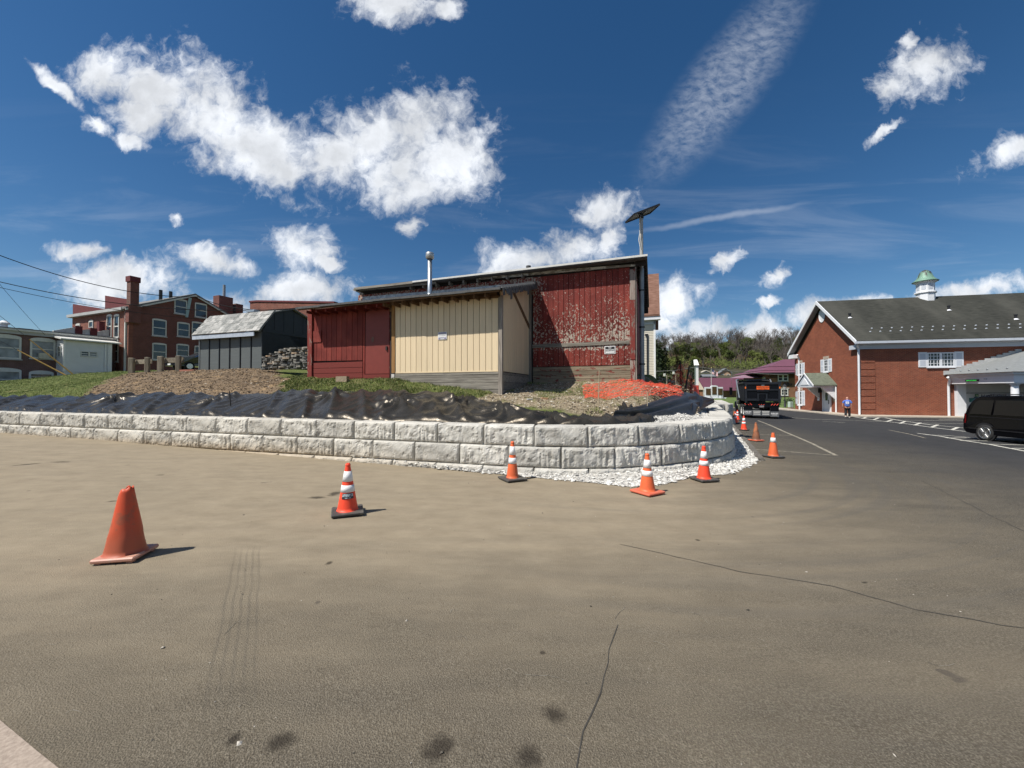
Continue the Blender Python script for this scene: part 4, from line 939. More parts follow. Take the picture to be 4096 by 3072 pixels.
# ---- notices on the walls
def sign_plate(fr, name, label, p0, p1, v, m, cat='sign'):
    (a, b), (c, d) = fr.px(*p0, v), fr.px(*p1, v); mb = MB()
    cx, cz, w_, h_ = (a + c) / 2, (b + d) / 2, abs(c - a), abs(b - d)
    M = Matrix.Translation(fr.pt(cx, v, cz)) @ Matrix.Rotation(fr.rz, 4, 'Z'); mb.bbox(None, (w_, .006, h_), .003, M=M)
    o = tag(mb.build(name, m), label, cat); return o, cx, cz, w_, h_
M_WHITE = plain('white_plastic', (.78, .77, .75), .5, .06); M_BLACK = plain('sign_black', (.018, .018, .02), .5, .1)
S, cx, cz, w_, h_ = sign_plate(FB, 'no_trespassing_sign', 'small black and white NO TRESPASSING sign nailed to the red barn', (2418, 1385), (2462, 1415), MV - .012, M_WHITE)
vv = MV - .018
FB.b('black_field', M_BLACK, S, cx - w_ * .43, cx + w_ * .43, vv, vv + .003, cz - h_ * .42, cz + h_ * .42)
put_text('NO', FB.pt(cx, vv - .003, cz + h_ * .27), FB.e, (0, 0, 1), w_ * .24, h_ * .20, M_WHITE, S, bold=.02); put_text('TRESPASSING', FB.pt(cx, vv - .003, cz + h_ * .0), FB.e, (0, 0, 1), w_ * .80, h_ * .21, M_WHITE, S, bold=.02)
FB.b('white_field', M_WHITE, S, cx - w_ * .40, cx + w_ * .40, vv - .003, vv, cz - h_ * .37, cz - h_ * .17)
S, cx, cz, w_, h_ = sign_plate(FB, 'notice_sign', 'small white notice with faded violet bands on the beige boards', (1752, 1329), (1787, 1357), -.02, M_WHITE)
M_VIO = plain('faded_violet', (.22, .20, .33), .6); vv = -.026
FB.b('band', M_VIO, S, cx - w_ * .44, cx + w_ * .44, vv, vv + .003, cz + h_ * .28, cz + h_ * .44); FB.b('band', M_VIO, S, cx - w_ * .44, cx + w_ * .44, vv, vv + .003, cz - h_ * .34, cz - h_ * .27)
for sg in (-1, 1): FB.b('band', M_VIO, S, cx + sg * w_ * .34 - w_ * .1, cx + sg * w_ * .34 + w_ * .1, vv, vv + .003, cz - h_ * .44, cz - h_ * .34)
M_INK = plain('faded_ink', (.35, .35, .36), .6)
for f, ww in ((.20, .44), (.03, .40), (-.18, .44)): FB.b('print_line', M_INK, S, cx - w_ * ww, cx + w_ * ww, vv, vv + .003, cz + h_ * (f - .02), cz + h_ * (f + .02))
# ---- concrete block lying by the lean-to
q = FB.px(1370, 1528, V1 - .35); p = FB.pt(q[0], V1 - .35, 0); CB = MB(); zc = bz(p.x, p.y)
M_CINDER = plain('cinder', (.30, .235, .16), .95, .25, 12, bump=.5)
for sg in (-1, 1): CB.box((p.x, p.y + .07 * sg, zc + .09), (.46, .035, .20), FB.rz)
for k in (-1, 0, 1): CB.box((p.x + .20 * k, p.y - .06 * k, zc + .09), (.035, .14, .198), FB.rz)
tag(CB.build('cinder_block', M_CINDER), 'hollow tan cinder block lying in the grass by the red door', 'block')
# ================================================================== left background
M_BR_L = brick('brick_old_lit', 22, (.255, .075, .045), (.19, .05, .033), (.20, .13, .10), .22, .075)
M_BR_G = brick('brick_old_shaded', 22 - 90, (.20, .058, .042), (.15, .042, .032), (.15, .10, .085), .22, .075)  # darker copy of the lit brick: the gable's shade is put into the colour
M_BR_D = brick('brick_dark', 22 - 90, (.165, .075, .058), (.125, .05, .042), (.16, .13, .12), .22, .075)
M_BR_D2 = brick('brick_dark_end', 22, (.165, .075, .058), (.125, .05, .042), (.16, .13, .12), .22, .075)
M_DKRED = plain('dark_red_parapet', (.13, .028, .03), .8, .25); M_ROOFGREY = plain('slate_roof', (.17, .17, .165), .85, .2, 3)
M_TRIMW = plain('window_trim', (.62, .61, .56), .6, .1); M_GLASS = glassy('window_glass'); M_GLASSL = glassy('window_curtain', (.20, .22, .23), .25)
M_WHSIDE = plain('white_siding', (.68, .68, .67), .55, .06, 2); M_CORN = plain('cornice_grey', (.42, .42, .41), .7, .15, 2)
def window(parent, fr, side, c0, z0, w_, h_, v, m_frame=None, m_glass=None, fw=.09, arch=0., sill=True, mid=True, out=-1, depth=.07, name='window'):
    """side=False: on the front plane (c0 runs along e at depth v); side=True: on the side plane at e=v (c0 runs along n). out: which way faces the viewer"""
    m_frame = m_frame or M_TRIMW; m_glass = m_glass or M_GLASS
    def P(c, d, z): return fr.pt(v + out * d, c, z) if side else fr.pt(c, v + out * d, z)
    def bx(name, m, par, c_a, c_b, d_a, d_b, za, zb):
        mb = MB(); mb.hexa([P(c_a, d_a, za), P(c_b, d_a, za), P(c_b, d_b, za), P(c_a, d_b, za), P(c_a, d_a, zb), P(c_b, d_a, zb), P(c_b, d_b, zb), P(c_a, d_b, zb)])
        bm = bmesh.new(); me = mb.mesh('x'); bm.from_mesh(me); bmesh.ops.recalc_face_normals(bm, faces=bm.faces[:]); mb2 = MB(); mb2.addbm(bm); bpy.data.meshes.remove(me); return mb2.build(name, m, par)
    W = bx(name, m_glass, parent, c0 - w_ / 2, c0 + w_ / 2, -.02, .012, z0, z0 + h_)
    for a, b, za, zb in ((c0 - w_ / 2, c0 - w_ / 2 + fw, z0, z0 + h_), (c0 + w_ / 2 - fw, c0 + w_ / 2, z0, z0 + h_), (c0 - w_ / 2 + fw, c0 + w_ / 2 - fw, z0, z0 + fw), (c0 - w_ / 2 + fw, c0 + w_ / 2 - fw, z0 + h_ - fw, z0 + h_)):
        bx('frame', m_frame, W, a, b, -.02, depth, za, zb)
    if mid: bx('sash_rail', m_frame, W, c0 - w_ / 2 + fw, c0 + w_ / 2 - fw, -.02, depth * .7, z0 + h_ * .48, z0 + h_ * .53)
    if arch:
        n = 8; mb = MB(); pts = [P(c0 - w_ / 2, .0, z0 + h_)] + [P(c0 - w_ / 2 * math.cos(math.pi * k / n), .0, z0 + h_ + arch * math.sin(math.pi * k / n)) for k in range(1, n)] + [P(c0 + w_ / 2, .0, z0 + h_)]
        vec = (P(0, depth, 0) - P(0, 0, 0)); mb.prism(pts, vec); mb.build('arch_head', m_frame, W)
    if sill: bx('sill', M_CORN if m_frame is M_TRIMW else m_frame, W, c0 - w_ / 2 - .06, c0 + w_ / 2 + .06, -.02, depth + .06, z0 - .10, z0)
    return W
# ---- three-storey brick building
F3 = Frame((-39.0, 39.0), 22)
B3 = thing('brick_building', F3.pt(-5, 5, 3.3), 'three-storey red brick building with tall chimney and gable end', 'building')
zE = F3.px(508, 1232)[1]; uL3 = F3.px(290, 1250)[0]; vR = 11.6; zA = F3.sx(723, 1170)[1]; vA = vR / 2
mb = MB(); F3.box(mb, uL3, 0, 0, .35, 2.5, zE); mb.build('wall', M_BR_L, B3)
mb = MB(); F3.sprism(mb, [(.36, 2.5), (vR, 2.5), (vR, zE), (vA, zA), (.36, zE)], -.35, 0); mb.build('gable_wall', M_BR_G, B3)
mb = MB(); F3.box(mb, uL3, -.36, .36, vR, 2.5, zE - .1); mb.build('core', M_BR_L, B3)
for a, b, sg in ((-.35, vA, -1), (vR + .35, vA, 1)):
    mb = MB(); sl_ = (zA - zE) / vA; z_a = zE - .35 * sl_; mb.prism([F3.pt(.25, a, z_a), F3.pt(.25, b, zA), F3.pt(.25, b, zA + .18), F3.pt(.25, a, z_a + .18)], F3.e * (uL3 - .5)); RO = mb.build('roof', M_ROOFGREY, B3)
    mb = MB(); mb.prism([F3.pt(.27, a, z_a - .16), F3.pt(.27, b, zA - .16), F3.pt(.27, b, zA + .0), F3.pt(.27, a, z_a + .0)], F3.e * -.06); mb.build('rake_board', M_TRIMW, RO)
qprism(F3, 'firewall', M_DKRED, B3, [(291, 1216), (420, 1236), (420, 1262), (291, 1262)], .6, 1.0); qprism(F3, 'firewall', M_DKRED, B3, [(420, 1182), (507, 1196), (507, 1240), (420, 1240)], .7, 1.1)
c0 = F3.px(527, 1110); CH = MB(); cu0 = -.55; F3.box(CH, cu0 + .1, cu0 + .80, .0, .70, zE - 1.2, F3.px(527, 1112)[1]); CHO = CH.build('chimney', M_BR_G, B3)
zt = F3.px(527, 1112)[1]; F3.b('chimney_cap', M_DKRED, CHO, cu0 + .02, cu0 + .88, -.08, .78, zt - .30, zt + .25); F3.b('chimney_base', M_BR_G, CHO, cu0 + .0, cu0 + .90, -.14, .82, zE - 1.5, zE + .25)
F3.b('downpipe', M_TRIMW, B3, -.45, -.30, -.14, -.01, 3, zE - .1); F3.b('eave', M_CORN, B3, uL3 - .2, -.5, -.4, .1, zE - .25, zE + .05)
for px_, py_, w_, h_ in ((313, 1319, .9, 1.1), (366, 1309, .9, 1.3), (439, 1306, .95, 2.3), (468, 1306, .95, 2.3), (465, 1405, .9, 2.2)):
    u, z = F3.px(px_, py_); window(B3, F3, False, u, z - h_ / 2, w_, h_, 0., arch=.15, mid=True)
for px_, py_, w_, h_ in ((637, 1312, 1.25, 1.75), (733, 1320, 1.2, 1.55), (790, 1318, 1.2, 1.6), (637, 1408, 1.25, 1.75), (730, 1402, 1.2, 1.3), (722, 1228, 1.2, 1.6), (803, 1243, 1.25, 1.6), (800, 1412, 1.2, 1.5)):
    v, z = F3.sx(px_, py_); window(B3, F3, True, v, z - h_ / 2, w_, h_, 0., out=1, arch=.10)
v, z = F3.sx(742, 1230); mb = MB(); F3.sprism(mb, [(v + .25, z + 1.2), (v + .55, z + 1.2), (v + .2, z - 1.1), (v - .05, z - 1.1)], .02, .14); mb.build('weather_board', plain('pale_blue_board', (.33, .45, .45), .7), B3)
for px_, y0, y1, w_ in ((893, 1188, 1275, 1.7), (947, 1218, 1285, .9)):
    v, z = F3.sx(px_, y0, -3.0); v2, z2 = F3.sx(px_, y1, -3.0); C2 = F3.b('chimney', M_BR_G, B3, -3.6, -2.4, v - w_ / 2, v + w_ / 2, 7.5, z)
    if w_ > 1: mb = MB(); q = F3.pt(-3, v + .1, 0); mb.lathe([(.16, z), (.16, z + 1.6)], (q.x, q.y, 0), 10); mb.build('flue', plain('flue_grey', (.3, .32, .34), .5, metal=.4), C2)
for px_, y0, y1 in ((643, 1160, 1190), (683, 1166, 1178)):
    v, z = F3.sx(px_, y0, -1.5); q = F3.pt(-1.5, v, 0); mb = MB(); mb.lathe([(.16, z - 1.6), (.16, z), (.001, z)], (q.x, q.y, 0), 8); mb.build('vent_stack', M_BLK, B3)
# brick block with parapet farther back
F4 = Frame((-25, 48), 22); a, b = F4.px(1000, 1210), F4.px(1240, 1250)
B4 = thing('parapet_building', F4.pt(2, 2, 3.2), 'low red brick building with stepped parapet rising behind the grey shed', 'building')
mb = MB(); F4.prism(mb, [(a[0], 2.5), (b[0] + 4, 2.5), (b[0] + 4, a[1] - 1.4), (a[0] + 1.4, a[1] - .05), (a[0], a[1])], 0, 8); mb.build('wall', M_BR_L, B4)
mb = MB(); F4.prism(mb, [(a[0] - .1, a[1]), (a[0] + 1.5, a[1] - .05), (b[0] + 4.1, a[1] - 1.4), (b[0] + 4.1, a[1] - 1.2), (a[0] + 1.5, a[1] + .17), (a[0] - .1, a[1] + .2)], -.1, .5); mb.build('coping', M_DKRED, B4)
# ---- low brick building seen along its side, with white annex
F5 = Frame((-43.9, 33.0), 22)            # side plane at e = 0 faces right
B5 = thing('low_brick_building', F5.pt(-4, 2, 2.2), 'low dark brick building with white cornice and arched windows', 'building')
zc = F5.sx(0, 1308)[1]; vEnd = F5.sx(470, 1400)[0]
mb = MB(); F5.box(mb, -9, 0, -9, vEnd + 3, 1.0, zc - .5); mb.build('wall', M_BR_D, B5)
F5.b('cornice', M_CORN, B5, -9.1, .18, -9.2, vEnd + 3.1, zc - .5, zc - .22); F5.b('cornice', M_TRIMW, B5, -9.2, .32, -9.3, vEnd + 3.2, zc - .218, zc - .06); F5.b('roof', M_SHING, B5, -9.2, .2, -9.2, vEnd + 3.1, zc - .058, zc + .04)
for px_, py_, w_, h_, g in ((12, 1390, 2.0, 1.9, 1), (171, 1398, 1.55, 1.7, 1), (12, 1518, 2.0, 1.6, 1), (165, 1508, 1.5, .75, 0)):
    v, z = F5.sx(px_, py_); W = window(B5, F5, True, v, z - h_ / 2, w_, h_, 0., out=1, arch=.22, fw=.13, m_glass=M_GLASSL if g else M_GLASS)
    if px_ == 171: mb = MB(); F5.box(mb, .02, .35, v - .30, v + .32, z - .85, z - .35); mb.build('air_conditioner', plain('ac_case', (.50, .47, .38), .6), W)
mb = MB(); v, z = F5.sx(16, 1292, -2); q = F5.pt(-2, v, 0); mb.lathe([(.22, zc), (.22, z - .1), (.35, z - .1), (.35, z + .02), (.12, z + .2), (.001, z + .22)], (q.x, q.y, 0), 12); mb.build('roof_vent', M_WHITE, B5)
v, z = F5.sx(93, 1308, -2); F5.b('roof_hatch', M_BLK, B5, -2.6, -1.6, v - .4, v + .5, zc, zc + .25)
# stepped white parapets farther along
for p0, p1, p2 in (((215, 1322), (300, 1308), (302, 1340)), ((300, 1324), (360, 1316), (365, 1342)), ((365, 1332), (438, 1318), (438, 1345))):
    v0, z0 = F5.sx(*p0, -1.2); v1, z1 = F5.sx(*p1, -1.2); mb = MB(); F5.sprism(mb, [(v0, zc - .3), (v1, zc - .3), (v1, z1), (v0, z0)], -1.5, -1.2); mb.build('parapet', plain('old_whitewash', (.55, .54, .51), .85, .3, 3), B5)
    F5.b('parapet_end', M_DKRED, B5, -1.55, -1.1, v1, v1 + .5, zc - .3, z1 + .12)
v0, z0 = F5.sx(395, 1285, -1.6); v1, z1 = F5.sx(418, 1330, -1.6); F5.b('chimney', M_DKRED, B5, -2.0, -1.5, v0, v1, zc - .3, z0)
vA0, _ = F5.sx(226, 1400); eA = 1.35
ANX = thing('white_annex', F5.pt(.7, vA0 + 2, 2.6), 'small white clapboard annex built against the low brick building', 'annex')
zt = F5.sx(252, 1360, eA)[1]; zb_ = F5.sx(252, 1486, eA)[1]; vA1 = F5.sx(447, 1420, eA)[0]
F5.b('core', M_WHSIDE, ANX, .02, eA - .05, vA0 + .05, vA1, zb_ - .9, zt)
n = 15
for k in range(n):
    za = zb_ + (zt - zb_) * k / n; zn = zb_ + (zt - zb_) * (k + 1) / n
    mb = MB(); F5.sprism(mb, [(vA0, za), (vA1, za), (vA1, zn + .02), (vA0, zn + .02)], eA - .04, eA - .01)
    for i, q in enumerate(mb.v):
        if abs(q[2] - za) < 1e-6 and i >= 4: mb.v[i] = tuple(Vector(q) + F5.e * .03)
    mb.build('clapboard', M_WHSIDE, ANX)
    mb = MB(); F5.box(mb, .02, eA, vA0 - .02 - .012 * (k % 2), vA0 + .04, za + .012, zn); mb.build('clapboard', M_WHSIDE, ANX)
F5.b('skirt', M_CORN, ANX, .1, eA - .1, vA0 + .1, vA1, zb_ - .95, zb_)
mb = MB(); mb.prism([F5.pt(-.1, vA0 - .3, zt + .35), F5.pt(eA + .35, vA0 - .3, zt + .02), F5.pt(eA + .35, vA0 - .3, zt + .14), F5.pt(-.1, vA0 - .3, zt + .5)], F5.n * (vA1 - vA0 + .9)); mb.build('roof', M_TRIMW, ANX)
F5.b('corner_board', M_WHITE, ANX, eA - .03, eA + .03, vA0 - .03, vA0 + .12, zb_, zt); F5.b('corner_board', M_WHITE, ANX, eA - .02, eA + .04, vA1 - .3, vA1, zb_, zt); F5.b('downpipe', M_WHITE, ANX, eA + .04, eA + .12, vA1 - .55, vA1 - .45, zb_, zt)
v0, z0 = F5.sx(322, 1404, eA); v1, z1 = F5.sx(388, 1430, eA); zw, hw = min(z0, z1), abs(z0 - z1)
for c, g in ((v0 + (v1 - v0) * .25, M_GLASS), (v0 + (v1 - v0) * .75, M_GLASSL)): window(ANX, F5, True, c, zw, (v1 - v0) / 2, hw, eA, out=1, fw=.05, sill=False, mid=False, m_glass=g)
window(ANX, F5, False, .75, F5.px(238, 1428, vA0)[1], .55, 1.0, vA0 - .04, sill=False, fw=.06)
# metal bulkhead doors by the brick wall
q = F5.pt(1.0, F5.sx(115, 1540, 1.0)[0], 0); mb = MB(); mb.hexa([Vector((q.x + a, q.y + b, c)) for a, b, c in ((-1.3, -1.2, 1.2), (1.3, -1.2, 1.2), (1.6, 1.2, 1.2), (-1.6, 1.2, 1.2), (-.5, -1.1, 2.62), (1.2, -1.1, 2.62), (1.5, 1.2, 2.62), (-.5, 1.2, 2.62))])
BK = thing('cellar_bulkhead', (q.x, q.y, 1.2), 'grey metal cellar bulkhead on the lawn below the arched windows', 'bulkhead'); mb.build('hatch', plain('bulkhead_grey', (.30, .32, .34), .5), BK)
# yellow guy-wire guards
M_YEL = plain('guard_yellow', (.42, .25, .06), .55, .15)
for (p0, p1, Y, lb) in (((117, 1357), (298, 1494), 27.5, 'upper yellow guard on the steep guy wire before the white annex'), ((70, 1400), (272, 1497), 26.5, 'lower yellow guard on the shallow guy wire before the brick wall')):
    a, b = at(*p0, Y - 1), at(*p1, Y); b.z -= .15; G = thing('guy_wire', b, lb, 'guy wire'); mb = MB(); mb.tube([a, b], [.03, .05], 8); mb.build('guard', M_YEL, G)
    mb = MB(); mb.tube([a, a + (a - b) * 3.5], .012, 5); mb.build('cable', M_BLK, G)
# overhead wires
def wire(p0, p1, Y0, Y1, sag, r, label):
    a, b = at(*p0, Y0), at(*p1, Y1); n = 24; pts = []
    for k in range(n + 1): f = k / n; q = a.lerp(b, f); q.z -= sag * 4 * f * (1 - f); pts.append(q)
    mb = MB(); mb.tube(pts, r, 5); tag(mb.build('overhead_wire', plain('wire_black', (.014, .014, .015), .9, spec=.1)), label, 'wire', 'overhead wires on the left')
wire((-120, 975), (800, 1188), 24, 34, .9, .028, 'uppermost overhead wire crossing the tall brick chimney'); wire((-120, 1098), (1190, 1232), 25, 30, 1.0, .026, 'middle overhead wire reaching towards the barn roof'); wire((-120, 1122), (1000, 1285), 25, 34, .6, .018, 'lowest thin overhead wire running before the brick gable')
wire((790, 1186), (1190, 1234), 33.9, 22, .5, .03, 'dark overhead wire running from the brick gable to the barn eave')
wire((-40, 1090), (180, 1340), 30, 33, .1, .012, 'thin slanting wire above the low brick roof')
# ---- grey gambrel shed
FS = Frame((-14.45, 22.2), 19)
SHED = thing('gambrel_shed', FS.pt(-2.4, 2, 2.95), 'dark grey gambrel shed with light shingled roof and panelled side', 'shed')
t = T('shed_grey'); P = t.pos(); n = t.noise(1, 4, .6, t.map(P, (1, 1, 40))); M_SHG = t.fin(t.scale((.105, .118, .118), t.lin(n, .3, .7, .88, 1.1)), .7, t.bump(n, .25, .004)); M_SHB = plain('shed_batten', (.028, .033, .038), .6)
uSL = FS.px(797, 1480)[0]; zb_ = 2.90; ze_ = FS.px(1045, 1340)[1]; W2 = 3.95
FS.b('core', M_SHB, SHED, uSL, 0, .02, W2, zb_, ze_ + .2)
for k in range(6):
    a = uSL + .06 - uSL * k / 6 * 1.0; b = uSL - uSL * (k + 1) / 6; FS.b('panel', M_SHG, SHED, a + .035, b - .035 + .03, -.008, .02, zb_ + .03, ze_ + .15); FS.b('batten', M_SHB, SHED, b - .03, b + .02, -.03, .02, zb_ + .03, ze_ + .1)
FS.b('corner_trim', plain('shed_trim', (.16, .18, .19), .6), SHED, uSL - .02, uSL + .05, -.03, .1, zb_, ze_ + .1)
zBr = FS.sx(1085, 1250)[1]; zAp = FS.sx(1165, 1238)[1]; vB, vAp = .62, W2 / 2
prof = [(0, zb_), (W2, zb_), (W2, ze_ + .25), (W2 - vB, zBr), (vAp, zAp), (vB, zBr), (0, ze_ + .25)]
mb = MB(); FS.sprism(mb, prof, 0, -.08); mb.build('gable_wall', M_SHB, SHED)  # darker than the side panels: the gable end's shade is in the colour
for v in (.75, 1.4, 2.1, 2.8, 3.4): FS.b('batten', M_SHB, SHED, .0, .02, v, v + .06, ze_ + .4, min(zAp - .1, ze_ + .4 + (1.2 if .6 < v < 3.3 else .6)))
FS.b('belt_board', M_SHB, SHED, .0, .025, 0, W2, ze_ + .2, ze_ + .3)
ov = .18
def roof_pl(name, va, za, vb, zb2, m):
    mb = MB(); mb.prism([FS.pt(ov, va, za), FS.pt(ov, vb, zb2), FS.pt(ov, vb, zb2 + .07), FS.pt(ov, va, za + .07)], FS.e * (uSL - 2 * ov)); return mb.build(name, m, SHED)
ves = -.28; zes = ze_ + .18
M_SHR = plain('shingle_base', (.22, .22, .21), .9, .2, 8); lowR = roof_pl('roof', ves, zes, vB, zBr, M_SHR); roof_pl('roof', vB, zBr, vAp, zAp, M_SHR); roof_pl('roof', W2 - vB, zBr, vAp, zAp, M_SHR); roof_pl('roof', W2 + .28, zes, W2 - vB, zBr, M_SHR)
FS.b('fascia', plain('shed_fascia', (.42, .47, .54), .55), SHED, uSL - ov, ov - .45, ves - .04, ves + .02, zes - .26, zes - .02)
t = T('shingle_tab'); c = t.ramp(t.rnd(), [(0, (.185, .19, .18)), (.4, (.27, .27, .255)), (.75, (.34, .335, .315)), (1, (.43, .42, .395))]); c = t.scale(c, t.lin(t.noise(60, 3), .3, .7, .8, 1.2)); M_TAB = t.fin(c, .95, t.bump(t.noise(90, 3), .5, .005))
rows = 8; dv, dz = (vB - ves) / rows, (zBr - zes) / rows; Lr = ov - (uSL - ov); ntab = 22
tabs = {}
for r_ in range(rows):
    off = random.uniform(0, .3); u = uSL - ov + .005
    if r_ % 2: u += .12
    first = True
    while u < ov - .02:
        w_ = random.choice((.20, .27, .34)); w_ = min(w_, ov - u); th = random.choice((.018, .03)); mb = MB()
        va, za = ves + dv * r_ - .012, zes + dz * r_ - .02; vb, zb2 = ves + dv * (r_ + 1) + .05, zes + dz * (r_ + 1) + .085
        nrm = Vector((0, 0, 0)) + FS.n * -dz + Vector((0, 0, dv)); nrm.normalize(); o_ = nrm * (.07 + th)
        a, b, c_, d_ = FS.pt(u + .006, va, za) + o_, FS.pt(u + w_ - .006, va, za) + o_, FS.pt(u + w_ - .006, vb, zb2) + nrm * .075, FS.pt(u + .006, vb, zb2) + nrm * .075
        mb.prism([a, b, c_, d_], -nrm * .03); mb.build('shingle', M_TAB, SHED); u += w_
v_, z_ = FS.px(1010, 1246, vAp)[0], 0; FS.b('ridge_vent', M_GALV, SHED, v_ - .3, v_ + .4, vAp - .2, vAp + .2, zAp + .05, zAp + .2)
# ---- stack of flagstones between shed and barn
M_FLAG = []
t = T('flagstone'); c = t.ramp(t.rnd(), [(0, (.10, .098, .092)), (.5, (.20, .19, .17)), (.85, (.30, .28, .24)), (1, (.34, .23, .14))]); n = t.noise(14, 5, .7); c = t.scale(c, t.lin(n, .3, .7, .8, 1.2)); M_FL = t.fin(c, .9, t.bump(n, .6, .01))
FP = Frame((-12.6, 19.6), 19); f0, f1 = FP.px(1053, 1470)[0], FP.px(1245, 1470)[0]; zg = FP.px(1150, 1478)[1]
PILE = thing('flagstone_pile', FP.pt((f0 + f1) / 2, 0, zg), 'neat stack of grey flat fieldstones leaning beside the grey shed', 'stone pile')
SM = []
for k in range(6):
    rnd = random.Random(k); mb = MB(); n = 8; ring = [(math.cos(2 * math.pi * i / n) * rnd.uniform(.8, 1.05), math.sin(2 * math.pi * i / n) * rnd.uniform(.8, 1.05)) for i in range(n)]
    mb.prism([(x * .5, y * .5, -.5) for x, y in ring], (0, 0, 1)); me = mb.mesh('stone'); me.materials.append(M_FL); SM.append(me)
for r_ in range(13):
    z_ = zg + .045 + r_ * .082; lo_ = f0 + .08 * abs(vnoise(r_ * .9, 3, 1)) * 4 + (0 if r_ < 8 else (r_ - 7) * .28); u = lo_
    while u < f1 + .5:
        w_ = random.uniform(.25, .62); o = link('stone', random.choice(SM), None, PILE, FP.pt(u + w_ / 2, random.uniform(-.07, .07), z_ + random.uniform(-.012, .012)))
        o.scale = (w_ * 1.05, random.uniform(.4, .6), random.uniform(.055, .088)); o.rotation_euler = (random.uniform(-.06, .06), random.uniform(-.04, .04), FP.rz + random.uniform(-.15, .15)); u += w_ * .93
# ---- timber guard rails
M_TIMB = wood('rail_timber', (.16, .13, .09), (.36, .31, .23), 20, 18, vertical=True); M_TIMH = wood('rail_plank', (.17, .14, .10), (.38, .33, .25), 20, 18)
def rail_set(posts, plank, Y, label):
    q = at(posts[0][0], 1488, Y); RT = thing('timber_barrier', q, label, 'barrier', 'timber barriers by the drive')
    for px_, y0, y1, w_ in posts:
        a, b = at(px_, y0, Y), at(px_, y1, Y); mb = MB(); mb.bbox((a.x, Y, (a.z + b.z) / 2 - .15), (w_, w_, a.z - b.z + .3), .02, .3); mb.build('post', M_TIMB, RT)
    (xa, ya), (xb, yb), h = plank; a, b = at(xa, ya, Y + .18), at(xb, yb, Y + .18); mb = MB(); mb.prism([a, b, b + Vector((0, 0, h)), a + Vector((0, 0, h))], (0, .06, 0)); mb.build('rail', M_TIMH, RT)
rail_set([(527, 1432, 1488, .25), (590, 1429, 1487, .22)], ((535, 1457), (606, 1454), .28), 23.5, 'short timber guard rail with two posts nearer the white annex')
rail_set([(643, 1425, 1488, .25), (714, 1423, 1492, .23)], ((655, 1451), (733, 1449), .30), 23.2, 'short timber guard rail with two posts in front of the dark car')
# ---- dark parked car behind the rails
M_CAR = plain('car_black', (.012, .013, .017), .18, .1, spec=.6, coat=.8); M_LAMP = plain('lamp_lens', (.5, .5, .48), .15); M_TYRE = plain('tyre', (.02, .02, .02), .85); M_CHROME = plain('chrome', (.6, .6, .6), .2, metal=.9)
def car(loc, rz, label):
    Cc = thing('parked_car', loc, label, 'car'); L_, W_ = 4.6, 1.85; M = Matrix.Translation(Vector(loc)) @ Matrix.Rotation(rz, 4, 'Z')
    prof = [(-2.3, .35), (-2.3, .75), (-2.15, .95), (-1.1, 1.05), (-.35, 1.5), (1.1, 1.55), (1.9, 1.1), (2.28, .98), (2.3, .35)]
    mb = MB(); secs = [(-W_ / 2, .86), (-W_ / 2 + .12, 1.0), (W_ / 2 - .12, 1.0), (W_ / 2, .86)]; n = len(prof); mb.smooth = False
    for y, f in secs:
        for x, z in prof: mb.v.append(tuple(M @ Vector((x * (.98 if f < 1 else 1), y * (1 if z < 1.1 else .82), z if z < 1 else 1 + (z - 1) * (f if f < 1 else 1)))))
    for s_ in range(3):
        for k in range(n): a = s_ * n + k; b = s_ * n + (k + 1) % n; mb.face((a, b, b + n, a + n))
    mb.face(range(n - 1, -1, -1)); mb.face(range(3 * n, 4 * n)); mb.build('body', M_CAR, Cc)
    for x in (-1.45, 1.4):
        for y in (-.85, .85):
            mb = MB(); mb.smooth = True; mb.lathe([(.2, -.1), (.33, -.1), (.33, .1), (.2, .1)], seg=18, M=M @ Matrix.Translation((x, y, .33)) @ Matrix.Rotation(R(90), 4, 'X')); Wh = mb.build('wheel', M_TYRE, Cc)
            mb = MB(); mb.lathe([(.001, -.02), (.2, -.02), (.2, .02), (.001, .02)], seg=14, M=M @ Matrix.Translation((x, y + .1 * (1 if y > 0 else -1), .33)) @ Matrix.Rotation(R(90), 4, 'X')); mb.build('rim', M_CHROME, Wh)
    for y in (-.62, .62): mb = MB(); mb.bbox(None, (.06, .36, .14), .02, M=M @ Matrix.Translation((-2.30, y, .78))); mb.build('headlight', M_LAMP, Cc)
    mb = MB(); mb.bbox(None, (.04, 1.5, .05), .01, M=M @ Matrix.Translation((-2.32, 0, .62))); mb.build('trim_bar', M_CHROME, Cc)
    mb = MB(); mb.poly([M @ Vector(p) for p in ((-1.09, -.72, 1.075), (-1.09, .72, 1.075), (-.40, .62, 1.49), (-.40, -.62, 1.49))]); mb.build('windscreen', M_GLASS, Cc)
    mb = MB(); mb.bbox(None, (.03, .5, .12), .005, M=M @ Matrix.Translation((-2.32, 0, .45))); mb.build('number_plate', M_WHITE, Cc); return Cc
q = at(740, 1484, 29); car((q.x + .3, q.y + 1.6, bz(q.x + .3, q.y + 1.6) + .02), R(62), 'dark glossy parked car half hidden behind the grey shed')
# low kerb of bricks by the shed corner
q = at(750, 1484, 22.6); mb = MB(); mb.bbox((q.x, q.y, bz(q.x, q.y) + .05), (1.2, .12, .1), .01, -.3); tag(mb.build('brick_edging', plain('edging_red', (.30, .12, .08), .85, .3, 10)), 'low red brick edging at the corner of the grey shed', 'edging')
